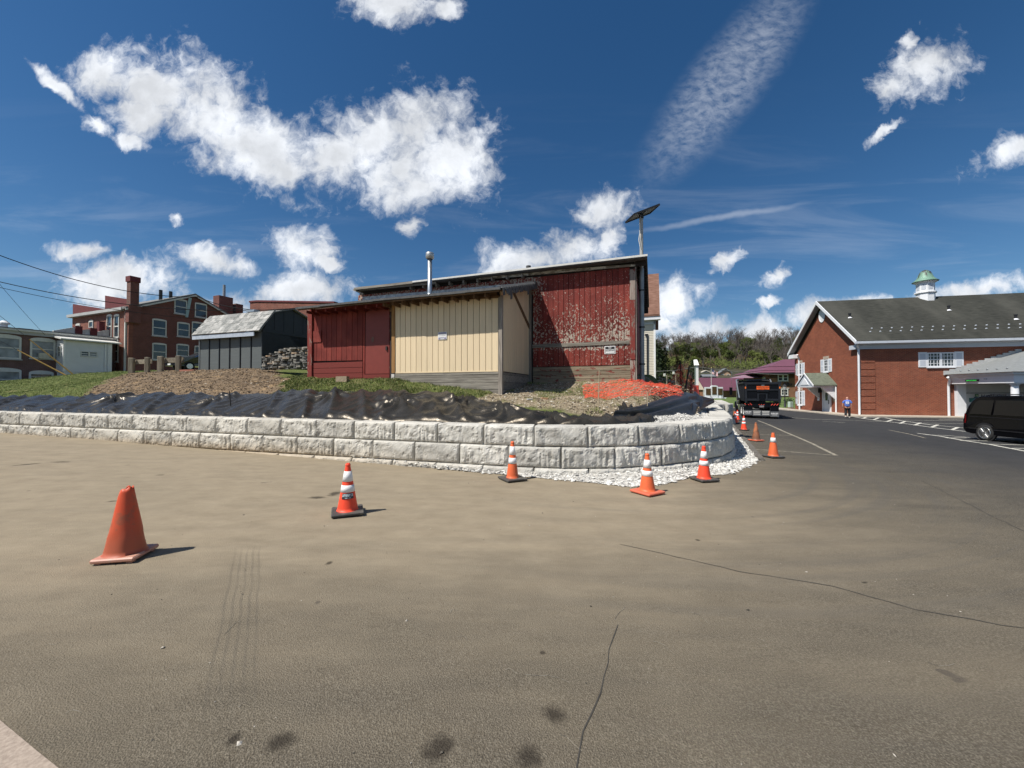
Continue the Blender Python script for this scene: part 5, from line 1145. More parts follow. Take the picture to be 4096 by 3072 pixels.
# ================================================================== black plastic sheeting over the slope
t = T('black_plastic'); P = t.pos(); n = t.noise(9, 6, .65, None, 1.2); n2 = t.noise(38, 4, .6, None, 1.)
col = t.mix(t.ss(t.noise(2.5, 5, .6), .45, .7, 0, .5), (.027, .0255, .023), (.046, .043, .038))
M_PLAS = t.fin(col, t.lin(n, .3, .7, .22, .36), t.bump(t.math('ADD', n, t.math('MULTIPLY', n2, .35)), .25, .02), 0., .30)
M_PLAS.node_tree.nodes['Principled BSDF'].inputs['Specular Tint'].default_value = (1, .87, .70, 1)
t = T('black_plastic_dull'); n = t.noise(6, 6, .65, None, 1.2); M_PLAS2 = t.fin(t.scale((.022, .022, .023), t.lin(n, .3, .7, .7, 1.5)), .42, t.bump(n, .4, .02), 0., .55)
ANCH = [(-17.4, 1.5), (-12.3, 1.5), (-7.85, 1.9), (-5.1, 1.4), (-3.2, 1.75), (-1.9, 1.15), (-.55, 1.0), (2.6, 1.6)]
def sheet_top(s):      # how far up the slope the sheet reaches
    return float(np.interp(s, [-34, -21, -17, -12, -9, -6, -4, -2.6, -1.8, -.6, .6, 1.8, 2.8, 3.4], [1.9, 2.0, 2.1, 1.95, 2.15, 2.1, 2.15, 1.7, 1.25, 1.15, 1.25, 1.5, 2.0, 2.2])) + .10 * vnoise(s * 1.3, 0, 4) + .04 * vnoise(s * 5, 0, 9)
def sheet_z(s, d, top):
    q = wpos(s, d); base = max(.86, tz(q.x, q.y) if d > .6 else .86); f = d / top
    z = base + .06 + .05 * math.sin(min(1, f) * math.pi) * (.6 + .7 * vnoise(s * .7, d, 2))
    z += .03 * fbm(s * 1.1 + d * .6, d * 1.6 - s * .3, 3, 3) + .12 * max(0, 1 - abs(vnoise(s * 1.25 + d * .9, d * .4, 6)) * 2.8) + .045 * max(0, 1 - abs(vnoise(s * 3.4 - d * 1.0, d * .5, 16)) * 2.8) * math.sin(math.pi * min(1, f))
    z += .007 * fbm(s * 5 + d * 3, d * 3, 9, 3)
    for sa, da in ANCH:
        dx, dy = s - sa, (d - da) * 1.3; r = math.hypot(dx, dy)
        if r < 1.5: an = math.atan2(dy, dx); g = math.exp(-(r / .75) ** 2); z += .085 * min(1, r / .16) * g * math.sin(an * 9 + 3 * vnoise(sa, 1, 0) + 4 * r + 1.5 * vnoise(an * 1.5, sa, 3)) + .06 * math.exp(-(r / .2) ** 2)
    return z
def plastic(name, s0, s1, ds, nd, topf, zf, d0f, label):
    mb = MB(); mb.smooth = True; ss_ = np.arange(s0, s1, ds); 
    for s in ss_:
        tp = topf(s); d0 = d0f(s)
        for j in range(nd + 1):
            d = d0 + (tp - d0) * j / nd; z = zf(s, d, tp)
            if j == 0: z = .90 + .02 * vnoise(s * 5, 2, 0)
            if j == nd: z -= .03
            mb.v.append(tuple(wpos(s, d, z)))
    n = nd + 1
    for a in range(len(ss_) - 1):
        for j in range(nd): k = a * n + j; mb.face((k, k + n, k + n + 1, k + 1))
    o = mb.build(name, M_PLAS); tag(o, label, 'plastic sheet'); return o
plastic('plastic_sheet', -33, 3.0, .055, 34, sheet_top, sheet_z, lambda s: .42 + .05 * vnoise(s * 2, 5, 5) + max(0, (s - 1.2) * .25), 'long wrinkled black plastic sheet pegged over the slope behind the wall')
# the loose end gathered up over the berm beside the white stone
def end_sheet():
    mb = MB(); mb.smooth = True; nu, nv = 60, 34
    ridge, foot = END_R, END_F
    def spl(P, f):
        f = f * (len(P) - 1); k = min(int(f), len(P) - 2); g = f - k; g = g * g * (3 - 2 * g) * .5 + g * .5; return P[k].lerp(P[k + 1], g)
    for i in range(nu + 1):
        f = i / nu; a, b = spl(ridge, f), spl(foot, f)
        for j in range(nv + 1):
            g = j / nv; p = a.lerp(b, g); bulge = math.sin(math.pi * g)
            fold = .085 * math.sin(g * 15 + f * 7 + 3 * vnoise(f * 3, g * 2, 1)) * bulge * (1 - .4 * f) + .05 * fbm(f * 6, g * 5, 2, 3) * bulge
            p = p + Vector((-.2, -.75, .6)) * (.10 * bulge + fold)
            if j == 0: p = p + Vector((0, .25, -.12))
            elif 0 < j < nv: p.z = max(p.z, tz(p.x, p.y) + .05)
            mb.v.append(tuple(p))
    n = nv + 1
    for i in range(nu):
        for j in range(nv): k = i * n + j; mb.face((k + 1, k + n + 1, k + n, k))
    return mb.build('plastic_sheet', M_PLAS2)
tag(end_sheet(), 'loose black plastic gathered in heavy folds beside the white stone', 'plastic sheet')
# pegs through the sheet
M_PEG = plain('peg_dark', (.03, .027, .024), .7); M_LATH = plain('lath_wood', (.36, .29, .19), .85, .2)
for (px_, y0, y1, Y, m, lb) in ((923, 1562, 1592, 12.0, M_PEG, 'short dark peg at the gathered crown of the long plastic sheet'), (2050, 1628, 1655, 9.6, M_PEG, 'short dark peg knotting the plastic below the beige corner'), (2393, 1478, 1622, 10.6, M_LATH, 'tall pale wooden lath stake standing before the red barn'), (2588, 1565, 1618, 10.8, M_LATH, 'short leaning wooden lath at the edge of the orange netting')):
    a, b = at(px_ + (4 if m is M_LATH else -6), y0, Y), at(px_, y1, Y); b.z -= .25; mb = MB(); mb.tube([a, b], [.013, .016], 5); tag(mb.build('stake', m), lb, 'stake')
# ================================================================== orange safety netting
M_NET = plain('orange_mesh', (.72, .10, .05), .5, .15)
def net(parent, P, nu, nv, cell_u, cell_v, w_=.012):
    """P(f,g) surface; strips along both directions"""
    mb = MB()
    def stripn(pts, sd):
        i = len(mb.v)
        for k, p in enumerate(pts):
            d = (pts[min(k + 1, len(pts) - 1)] - pts[max(0, k - 1)]); s_ = d.cross(Vector((.2, -.8, .55))); s_ = s_.normalized() * sd if s_.length > 1e-6 else Vector((sd, 0, 0)); mb.v += [tuple(p - s_), tuple(p + s_)]
        for k in range(len(pts) - 1): mb.face((i + 2 * k, i + 2 * k + 2, i + 2 * k + 3, i + 2 * k + 1))
    for a in range(cell_u + 1): stripn([P(a / cell_u, k / nv) for k in range(nv + 1)], w_ * .6)
    for b in range(cell_v + 1): stripn([P(k / nu, b / cell_v) for k in range(nu + 1)], w_)
    return mb.build('netting', M_NET, parent)
def ground_net(f, g):
    px_ = 2330 + 395 * f + 10 * g; Y = 13.1 - 1.75 * g + .9 * f; x = (px_ - 2048) / FPX * Y
    d, s = wdist(x, Y); return Vector((x + .06 * vnoise(f * 9, g * 9, 0), Y, bz(x, Y) + .06 + .07 * fbm(f * 11, g * 8, 3, 3) + .05 * vnoise(f * 30, g * 22, 2)))
NT = thing('safety_netting', at(2560, 1590, 12), 'orange plastic safety netting fallen in a heap on the soil below the barn', 'netting')
net(NT, ground_net, 70, 34, 46, 30, .0058)
NF = thing('safety_fence', at(2755, 1570, 16.5), 'orange mesh safety fence hung on dark leaning posts behind the berm', 'fence')
pa, pb = [at(2721, 1446, 16.5), at(2725, 1590, 16.5)], [at(2757, 1466, 16.2), at(2733, 1575, 15.6)]
for p_ in (pa, pb, [at(2767, 1490, 18.5), at(2762, 1568, 18.5)]):
    p_[1].z -= .3; mb = MB(); mb.tube(p_, [.035, .04], 7); mb.build('post', plain('fence_post_dark', (.035, .022, .018), .8), NF)
def fence_a(f, g):
    a = at(2722, 1454, 16.5).lerp(at(2756, 1478, 16.4), f); b = at(2725, 1560, 16.4).lerp(at(2742, 1568, 16.2), f); q = a.lerp(b, g); q.z -= .12 * math.sin(math.pi * f) * (1 - g); q.y += .2 * vnoise(f * 4, g * 4, 1); return q
def fence_b(f, g):
    a = at(2757, 1478, 16.4).lerp(at(2790, 1545, 18.5), f); b = at(2735, 1572, 16.4).lerp(at(2790, 1590, 18.5), f); q = a.lerp(b, g); q.y += .35 * vnoise(f * 5, g * 5, 3); q.z -= .25 * math.sin(math.pi * f) * (1 - g); return q
def fence_c(f, g):
    a = at(2590, 1540, 15.5).lerp(at(2722, 1454, 16.5), f); b = at(2600, 1560, 15.5).lerp(at(2725, 1560, 16.4), f); q = a.lerp(b, g); q.z -= .55 * math.sin(math.pi * f) * (1 - g * .4); return q
net(NF, fence_a, 16, 24, 12, 22, .008); net(NF, fence_b, 18, 22, 20, 22, .010); net(NF, fence_c, 24, 16, 22, 10, .007)
# ================================================================== traffic cones
def cone_paint(name, c, dirt=0., dcol=(.10, .06, .04)):
    t = T(name); o = t.obj(); n = t.noise(5, 6, .7, o); x, y, z = t.xyz(o); cc = t.scale(c, t.lin(n, .3, .7, .9, 1.08))
    if dirt: cc = t.mix(t.math('MULTIPLY', t.math('MAXIMUM', t.ss(n, .54 - .12 * dirt, .66, 0, 1), t.ss(z, .10, -.30, 0, .8)), dirt), cc, dcol)
    return t.fin(cc, .5, None, 0., .4)
C_FLU = cone_paint('cone_fluorescent', (.90, .075, .03)); C_ORG = cone_paint('cone_orange', (.80, .145, .045), .25); C_OLD = cone_paint('cone_old', (.62, .085, .03), .75, (.24, .10, .055)); C_DIRTY = cone_paint('cone_dirty', (.45, .16, .07), .95, (.085, .055, .04)); C_BASEO = cone_paint('cone_base_orange', (.60, .13, .07), .3, (.40, .27, .2))
C_WHITE = cone_paint('cone_reflector', (.80, .79, .78), .18, (.50, .46, .42)); C_BLACK = cone_paint('cone_base_black', (.055, .052, .048), .6, (.16, .145, .12)); C_TANB = cone_paint('cone_base_faded', (.50, .24, .17), .5, (.42, .33, .26))
def cone(px_, py_, Y, h, label, body, base, bands, rz=.4, rb=.135, rt=.03, bw=.38, broken=False, sticker=False, lean=0.):
    x = (px_ - 2048) / FPX * Y; z = gz(x, Y); C0 = thing('traffic_cone', (x, Y, z), label, 'traffic cone', 'traffic cones round the wall')
    bh = .042; mb = MB(); mb.bbox((x, Y, z + bh * .65 + .012), (bw, bw, bh), .012, rz)
    for a in (-1, 1):
        for b in (-1, 1): v = Matrix.Rotation(rz, 3, 'Z') @ Vector((a * bw * .36, b * bw * .36, 0)); mb.box((x + v.x, Y + v.y, z + .010), (.05, .05, .022), rz)
    mb.build('base', base, C0)
    zb = z + .05; H = h - .05
    def rad(f): return rb + (rt - rb) * f
    mb = MB(); mb.smooth = True; seg = 32; prof = [(rb + .02, 0), (rb + .004, .012)] + [(rad(f), f * H) for f in np.linspace(.02, 1, 16)]
    if broken: prof += [(rad(1) - .008, H - .004), (rad(.9) - .010, H * .9), (rad(.6) - .01, H * .6)]
    else: prof += [(rt * .95, H + .006), (rt * .5, H + .006), (rt * .45, H - .05)]
    mb.lathe(prof, (x, Y, zb), seg)
    if broken:
        for k, q in enumerate(mb.v):
            an = math.atan2(q[1] - Y, q[0] - x); f = (q[2] - zb) / H
            if f > .9: mb.v[k] = (q[0], q[1], q[2] - .035 * max(0, math.sin(an * 1.0 + 4.2)) * (f - .9) / .1 - .01 * math.sin(an * 5) * (f - .9) / .1)
            elif f < .3: mb.v[k] = (q[0] + .008 * math.sin(an * 3 + f * 9) * (1 - f / .3), q[1] + .006 * math.cos(an * 4), q[2])
    mb.build('body', body, C0)
    for a, b in bands:
        f0, f1 = 1 - b, 1 - a; mb = MB(); mb.smooth = True; mb.lathe([(rad(f0), f0 * H), (rad(f0) + .004, f0 * H + .001), (rad(f1) + .004, f1 * H - .001), (rad(f1), f1 * H)], (x, Y, zb), seg); mb.build('reflective_collar', C_WHITE, C0)
    if not broken and rt < .034: mb = MB(); mb.smooth = True; mb.lathe([(rt + .001, H * .955), (rt + .008, H * .96), (rt + .008, H * .985), (rt, H * .99)], (x, Y, zb), seg); mb.build('top_ring', body, C0)
    if sticker:
        M_ST = plain('sticker_black', (.03, .032, .034), .5); mb = MB(); i = 0; n = 10
        for q, (f0, f1) in enumerate(((.28, .395),)):
            for k in range(n + 1):
                an = R(-110 + 85 * k / n)
                for f in (f0, f1): mb.v.append((x + (rad(f) + .006) * math.cos(an), Y + (rad(f) + .006) * math.sin(an), zb + f * H))
            for k in range(n): mb.face((2 * k, 2 * k + 2, 2 * k + 3, 2 * k + 1))
        ST = mb.build('sticker', M_ST, C0); mb = MB()
        for (f0, f1, a0, a1) in ((.325, .385, -108, -28), (.292, .31, -85, -45)):
            i = len(mb.v)
            for k in range(n + 1):
                an = R(a0 + (a1 - a0) * k / n)
                for f in (f0, f1): mb.v.append((x + (rad(f) + .008) * math.cos(an), Y + (rad(f) + .008) * math.sin(an), zb + f * H))
            for k in range(n): mb.face((i + 2 * k, i + 2 * k + 2, i + 2 * k + 3, i + 2 * k + 1))
        t = T('sticker_print'); nn = t.noise(40, 5, .7, None, 1.5); mb.build('print', t.fin(t.ramp(nn, [(.42, (.05, .06, .07)), (.55, (.45, .52, .55))]), .5), ST)
    return C0
BN = [(.155, .37), (.445, .59)]
cone(515, 0, 3.96, .715, 'faded dirty orange cone with broken open top and no white bands', C_OLD, C_TANB, [], .20, .165, .050, .37, broken=True)
cone(1394, 0, 5.51, .71, 'bright orange cone with a black sticker below its white bands', C_FLU, C_BLACK, BN, .42, .14, .028, .42, sticker=True)
cone(2050, 0, 7.95, .79, 'slim tall orange cone on a wide black base at the wall foot', C_ORG, C_BLACK, [(.13, .36), (.44, .60)], .5, .125, .03, .46)
cone(2587, 0, 6.95, .71, 'orange cone with an orange base at the tip of the white stone', C_ORG, C_BASEO, BN, .55, .14, .03, .44)
cone(2813, 0, 8.0, .71, 'bright cone on black base standing on the asphalt before the wall bend', C_FLU, C_BLACK, BN, .2, .135, .03, .42)
cone(3090, 0, 11.2, .71, 'worn orange cone with one torn white band near its top', C_ORG, C_BLACK, [(.20, .40)], .1, .135, .035, .42)
cone(3022, 0, 15.0, .71, 'grimy brown cone without bands on an orange base beside the stone strip', C_DIRTY, C_BASEO, [], .3, .15, .03, .40)
cone(2974, 0, 19.2, .71, 'bright banded cone standing alone between the grimy cone and the truck', C_FLU, C_BLACK, BN, .3)
cone(2940, 0, 23.7, .71, 'bright banded cone in front of the rusty cone near the truck', C_FLU, C_BLACK, BN, .5)
cone(2949, 0, 27.5, .71, 'bright banded cone beside the dump truck rear wheels', C_FLU, C_BLACK, BN, .2)
cone(2936, 0, 25.6, .71, 'rusty brown cone half hidden among the bright cones near the truck', C_DIRTY, C_BASEO, [], .3)
cone(2919, 0, 28.7, .71, 'bright banded cone beside the dump truck front fender', C_FLU, C_BASEO, BN, .6)
# litter and a brick on the slope
q = at(2118, 1607, 11); mb = MB(); mb.bbox((q.x, q.y, bz(q.x, q.y) + .02), (.16, .09, .02), .006, .6); tag(mb.build('litter', M_WHITE), 'scrap of white litter on the slope below the barn', 'litter')
q = at(2178, 1602, 11.2); mb = MB(); mb.bbox((q.x, q.y, bz(q.x, q.y) + .02), (.2, .1, .06), .006, .2); tag(mb.build('brick', plain('buff_brick', (.42, .24, .13), .85, .2, 12)), 'buff brick lying on the stony slope below the barn', 'brick')
# ================================================================== bank building on the right
FK = Frame((31.4, 34.7), 12)
M_BKF = brick('bank_brick_front', 12, (.285, .075, .036), (.205, .05, .027), (.24, .125, .08), .27, .10, .18, .014)
M_BKG = brick('bank_brick_gable', 12 - 90, (.275, .075, .036), (.205, .052, .027), (.22, .11, .07), .27, .10, .18, .012)
t = T('bank_shingles'); x, y, z = t.xyz(); a = R(12); u = t.math('SUBTRACT', t.math('MULTIPLY', x, math.cos(a)), t.math('MULTIPLY', y, math.sin(a)))
row = t.noise(1., 2, .5, t.comb(t.math('MULTIPLY', u, 1.6), t.math('MULTIPLY', z, 11.), 0.)); st = t.noise(1., 5, .6, t.comb(t.math('MULTIPLY', u, .22), t.math('MULTIPLY', z, .06), 0.)); big_ = t.noise(.25, 4, .6)
c = t.ramp(row, [(.3, (.020, .021, .016)), (.7, (.043, .043, .035))]); c = t.mix(t.ss(st, .45, .65, 0, .6), c, (.066, .065, .054)); c = t.scale(c, t.lin(big_, .3, .7, .75, 1.2))
M_BROOF = t.fin(c, .9, t.bump(row, .4, .02)); M_WT = plain('white_trim', (.72, .73, .75), .5, .05, 2); M_WT2 = plain('white_trim_grey', (.50, .53, .58), .55, .05, 2)
BANK2 = thing('bank_building', FK.pt(8, 5, -.6), 'long two-storey red brick bank with grey roof, white trim and cupola', 'building')
WG = 11.3; zEv = FK.px(3450, 1396)[1]; zGu = FK.px(3450, 1372)[1]; zR = FK.sx(3277, 1207, -.55)[1]; UE = 34.0; vM = WG / 2
mb = MB(); FK.box(mb, 0, UE, 0, .4, -1.2, zEv); mb.build('front_wall', M_BKF, BANK2)
mb = MB(); FK.sprism(mb, [(.02, -1.2), (WG, -1.2), (WG, zEv + .3), (vM, zR - .55), (.02, zEv + .3)], .42, .02); mb.v = [tuple(Vector(q) - FK.e * .022) for q in mb.v]; mb.build('gable_wall', M_BKG, BANK2)
FK.b('core', M_BKF, BANK2, .43, UE, .41, WG, -1.2, zEv)
OV = .55; sl_ = (zR - zGu) / (vM + OV)
for sg in (0, 1):
    va = -OV if sg == 0 else WG + OV; mb = MB()
    mb.prism([FK.pt(-OV, va, zGu), FK.pt(-OV, vM, zR), FK.pt(-OV, vM, zR + .16), FK.pt(-OV, va, zGu + .16)], FK.e * (UE + OV)); RF = mb.build('roof', M_BROOF, BANK2)
    mb = MB(); mb.prism([FK.pt(-OV - .05, va, zGu - .16), FK.pt(-OV - .05, vM, zR - .16), FK.pt(-OV - .05, vM, zR + .18), FK.pt(-OV - .05, va, zGu + .18)], FK.e * .08); mb.build('rake_board', M_WT, RF)
    mb = MB(); mb.prism([FK.pt(-OV + .04, va, zGu - .06), FK.pt(-OV + .04, vM, zR - .06), FK.pt(-OV + .04, vM, zR - .01), FK.pt(-OV + .04, va, zGu - .01)], FK.e * (OV - .05)); mb.build('soffit', plain('soffit_grey', (.30, .29, .29), .7), RF)
FK.b('frieze', M_WT2, BANK2, -.10, UE, -.12, .02, zEv - .02, zGu - .16); FK.b('cornice', M_WT, BANK2, -.35, UE, -.40, .02, zGu - .16, zGu - .02)
FK.b('gutter', M_WT2, BANK2, -OV - .1, UE, -OV - .18, -OV + .02, zGu - .12, zGu + .08); FK.b('cornice_return', M_WT, BANK2, -.5, .3, WG - .6, WG + .5, zEv + .05, zGu - .05); FK.b('frieze_end', M_WT2, BANK2, -.30, -.02, .0, .9, zEv + .0, zGu - .16)
gz0 = -.62
# raised brick quoins with dark joints
for fr_, n in ((0, 10), (1, 10)):
    hq = (zEv + .55) / n
    for k in range(n):
        za = -.62 + k * hq
        if fr_ == 0: FK.b('quoin', M_BKF, BANK2, -.03, 1.15, -.05, .01, za + .03, za + hq - .03)
        else: FK.b('quoin', M_BKG, BANK2, -.05, .01, WG - .9, WG + .03, za + .03, za + hq - .03)
for (uu, vv) in ((-.12, -.10), (-.1, WG - 1.05)):
    mb = MB(); q = FK.pt(uu, vv, 0); mb.tube([FK.pt(uu - .3, vv - .3, zGu - .15), FK.pt(uu, vv, zGu - .55), (q.x, q.y, 1.5), (q.x, q.y, -.6)], .085, 8); mb.build('downpipe', M_WT, BANK2)
q0 = FK.px(3790, 1600); mb = MB(); mb.tube([FK.pt(q0[0] - .35, -.55, FK.px(3775, 1510)[1]), FK.pt(q0[0] - .05, -.3, FK.px(3788, 1520)[1]), FK.pt(q0[0], -.12, FK.px(3790, 1545)[1]), FK.pt(q0[0], -.12, -.6)], .085, 8); mb.build('downpipe', M_WT, BANK2)
# front window with shutters
def muntin_window(side, c0, z0, w_, h_, v, cols, rows, out, parent=BANK2, shut=True, pairs=1, sw=.5):
    W = window(parent, FK, side, c0, z0, w_, h_, v, m_frame=M_WT, fw=.09, out=out, depth=.06)
    def bx(nm, m, a, b, d0, d1, za, zb):
        P = (lambda c, d, z: FK.pt(v + out * d, c, z)) if side else (lambda c, d, z: FK.pt(c, v + out * d, z)); mb = MB()
        mb.hexa([P(a, d0, za), P(b, d0, za), P(b, d1, za), P(a, d1, za), P(a, d0, zb), P(b, d0, zb), P(b, d1, zb), P(a, d1, zb)]); return mb.build(nm, m, W if nm != 'shutter' else parent)
    if pairs == 2: bx('mullion', M_WT, c0 - .09, c0 + .09, 0, .065, z0, z0 + h_)
    for k in range(1, cols * pairs):
        if pairs == 2 and k == cols: continue
        c = c0 - w_ / 2 + w_ * k / (cols * pairs); bx('muntin', M_WT, c - .018, c + .018, .012, .03, z0 + .09, z0 + h_ - .09)
    for k in range(1, rows): z = z0 + h_ * k / rows; bx('muntin', M_WT, c0 - w_ / 2 + .09, c0 + w_ / 2 - .09, .012, .028, z - .018, z + .018)
    if shut:
        for sg in (-1, 1):
            c = c0 + sg * (w_ / 2 + sw / 2 + .02); S_ = bx('shutter', M_WT, c - sw / 2, c + sw / 2, 0, .05, z0 - .02, z0 + h_ + .05)
            for za, zb in ((z0 + .1, z0 + h_ * .46), (z0 + h_ * .54, z0 + h_ - .08)):
                P = (lambda c, d, z: FK.pt(v + out * d, c, z)) if side else (lambda c, d, z: FK.pt(c, v + out * d, z)); mb = MB()
                mb.hexa([P(c - sw * .32, .03, za), P(c + sw * .32, .03, za), P(c + sw * .32, .056, za), P(c - sw * .32, .056, za), P(c - sw * .32, .03, zb), P(c + sw * .32, .03, zb), P(c + sw * .32, .056, zb), P(c - sw * .32, .056, zb)]); mb.build('louvre_panel', M_WT2, S_)
    return W
(ua, za), (ub, zb_) = FK.px(3708, 1468), FK.px(3816, 1409); muntin_window(False, (ua + ub) / 2, za, ub - ua, zb_ - za, 0., 4, 4, -1, pairs=2, sw=.62)
M_KEY = plain('lintel_stone', (.42, .34, .27), .85)
for p0, p1 in (((3193, 1500), (3208, 1453)), ((3297, 1488), (3314, 1437)), ((3193, 1619), (3209, 1564))):
    (va, za), (vb, zb_) = FK.sx(*p0), FK.sx(*p1); w_ = abs(va - vb); muntin_window(True, (va + vb) / 2, za, w_, zb_ - za, 0., 2, 4, -1, sw=.55)
    FK.b('lintel', M_KEY, BANK2, -.05, .01, (va + vb) / 2 - w_ * .62, (va + vb) / 2 + w_ * .62, zb_ + .06, zb_ + .34)
v_, z_ = FK.sx(3289, 1263); mb = MB(); mb.lathe([(.001, 0), (.50, 0), (.56, .03), (.56, .06), (.48, .06), (.48, .03), (.001, .03)], seg=24, M=Matrix.Translation(FK.pt(-.0, v_, z_)) @ Matrix.Rotation(FK.rz, 4, 'Z') @ Matrix.Rotation(R(-90), 4, 'Y') @ Matrix.Diagonal((1.25, 1, 1, 1))); mb.build('gable_vent', M_WT, BANK2)
# snow guards, roof vents
for k in range(34):
    for r_ in (0, 1):
        v = .55 + .45 * r_; u = 1.2 + k * .78 + .39 * r_; zz_ = zGu + (v + OV) * sl_ + .16
        if u < 24: mb = MB(); q = FK.pt(u, v, zz_ + .05); mb.bbox((q.x, q.y, q.z), (.14, .05, .10), .02, FK.rz); mb.build('snow_guard', M_WT2, BANK2)
def on_roof(px_, py_):
    lo, hi = -OV, vM
    for _ in range(30):
        v = (lo + hi) / 2; u, z = FK.px(px_, py_, v)
        if z > zGu + .16 + (v + OV) * sl_: lo = v
        else: hi = v
    return u, v, z
for px_, py_ in ((3399, 1270), (3795, 1240), (4063, 1276)):
    u, v, z = on_roof(px_, py_); q = FK.pt(u, v, 0); mb = MB(); mb.lathe([(.09, z - .2), (.09, z + .3), (.12, z + .3), (.12, z + .42), (.001, z + .42)], (q.x, q.y, 0), 10); V_ = mb.build('roof_vent', M_BLK, BANK2)
    mb = MB(); mb.lathe([(.001, z - .05), (.22, z - .08), (.09, z + .05)], (q.x, q.y, 0), 10); mb.build('boot', M_WT, V_)
# entrance canopy on the gable side
vD, zD = FK.sx(3309, 1600); zSp = FK.sx(3309, 1543, -1.0)[1]; hw = 1.55; pr = 2.0; zAp = zSp + 1.25; CNP = BANK2
for sg in (-1, 1):
    mb = MB(); mb.prism([FK.pt(.0, vD, zAp), FK.pt(.0, vD + sg * (hw + .15), zSp), FK.pt(.0, vD + sg * (hw + .15), zSp + .1), FK.pt(.0, vD, zAp + .1)], FK.e * -(pr + .1)); mb.build('porch_roof', plain('porch_shingle', (.12, .135, .10), .9, .3, 5), BANK2)
mb = MB(); FK.sprism(mb, [(vD - hw, zSp), (vD + hw, zSp), (vD, zAp - .05)], -pr - .02, -pr + .1); PD_ = mb.build('porch_pediment', M_WT2, BANK2)
mb = MB(); FK.sprism(mb, [(vD - hw * .5, zSp + .12), (vD + hw * .5, zSp + .12), (vD, zAp - .42)], -pr - .06, -pr - .02); mb.build('tympanum', M_WT, PD_)
for sg in (-1, 1): mb = MB(); mb.prism([FK.pt(-pr - .12, vD, zAp - .02), FK.pt(-pr - .12, vD + sg * (hw + .18), zSp - .08), FK.pt(-pr - .12, vD + sg * (hw + .18), zSp + .09), FK.pt(-pr - .12, vD, zAp + .15)], FK.e * .06); mb.build('rake_board', M_WT, PD_)
FK.b('porch_soffit', M_WT, BANK2, -pr, -.02, vD - hw, vD + hw, zSp - .14, zSp)
for sg in (-1, 1):
    mb = MB(); mb.prism([FK.pt(-.02, vD + sg * 1.35 - .08, zSp - .15), FK.pt(-pr + .5, vD + sg * 1.35 - .08, zSp - .15), FK.pt(-pr + .75, vD + sg * 1.35 - .08, zSp - .15), FK.pt(-.02, vD + sg * 1.35 - .08, zSp - 1.35), FK.pt(-.02, vD + sg * 1.35 - .08, zSp - 1.1)], FK.n * .16); mb.build('porch_bracket', M_WT, BANK2)
mb = MB(); q = FK.pt(-.1, vD - hw - .1, 0); mb.tube([(q.x, q.y, zSp - .1), (q.x, q.y, -.6)], .07, 8); mb.build('downpipe', M_WT, BANK2)
zF = -.48; DR = FK.b('door', M_WT, BANK2, -.06, .01, vD - .5, vD + .5, zF, zF + 2.15); FK.b('pane', M_GLASS, DR, -.075, -.055, vD - .2, vD + .2, zF + 1.15, zF + 1.95)
for a, b in ((vD - .72, vD - .51), (vD + .51, vD + .72)): FK.b('pilaster', M_WT, DR, -.10, .01, a, b, zF, zF + 2.3)
FK.b('entablature', M_WT, DR, -.14, .01, vD - .8, vD + .8, zF + 2.3, zF + 2.6); mb = MB(); FK.sprism(mb, [(vD - .85, zF + 2.61), (vD + .85, zF + 2.61), (vD, zF + 3.1)], -.13, .01); mb.build('pediment', M_WT, DR); FK.b('handle', M_BLK, DR, -.11, -.06, vD - .42, vD - .38, zF + .8, zF + 1.25)
for sg in (-1, 1): FK.b('wall_lantern', M_BLK, BANK2, -.28, -.02, vD + sg * .98 - .09, vD + sg * .98 + .09, zF + 1.95, zF + 2.4)
for vc, m, w_, h_ in ((vD + 1.55, M_WHITE, .36, .62), (vD - 1.25, plain('plaque_buff', (.30, .25, .17), .6), .5, .8)): FK.b('wall_plaque', m, BANK2, -.04, .01, vc - w_ / 2, vc + w_ / 2, zF + 1.1, zF + 1.1 + h_)
FK.b('access_symbol', plain('symbol_blue', (.03, .09, .35), .5), BANK2, -.05, -.035, vD + 1.55 - .12, vD + 1.55 + .12, zF + 1.32, zF + 1.62)
# cupola
uC, zC = FK.px(3702, 1188, vM); pc = FK.pt(uC, vM, 0); s8 = R(22.5); CUP = BANK2
zk = lambda py_: FK.px(3702, py_, vM)[1]
mb = MB(); mb.lathe([(.70, zR - .8), (.70, zk(1177)), (.82, zk(1174)), (.82, zk(1170)), (.68, zk(1168)), (.68, zk(1136)), (.74, zk(1133)), (.90, zk(1130)), (.90, zk(1128))], (pc.x, pc.y, 0), 8, s8 + FK.rz); CU = mb.build('cupola', M_WT, BANK2)
for k in range(8):
    an = FK.rz + R(45) * k; c = Vector((pc.x + math.cos(an) * .62, pc.y + math.sin(an) * .62, 0)); mb = MB(); mb.bbox((c.x, c.y, (zk(1141) + zk(1162)) / 2), (.05, .32, zk(1141) - zk(1162)), .01, an); LV = mb.build('louvre', M_WT2, CU)
mb = MB(); mb.smooth = True; prof = [(.92, zk(1129)), (.98, zk(1127)), (.78, zk(1121)), (.64, zk(1114)), (.55, zk(1106)), (.49, zk(1098)), (.39, zk(1089)), (.23, zk(1083)), (.06, zk(1080)), (.001, zk(1080))]; mb.lathe(prof, (pc.x, pc.y, 0), 16, s8 + FK.rz)
t = T('copper_patina'); x, y, z = t.xyz(); n = t.noise(1, 6, .65, t.map(t.pos(), (3.5, 3.5, .45))); f = t.ss(t.math('ADD', n, t.lin(z, zk(1126), zk(1085), .28, -.10)), .44, .60); mb.build('dome', t.fin(t.mix(f, (.055, .055, .05), (.17, .30, .225)), .55, None, .1), CU)
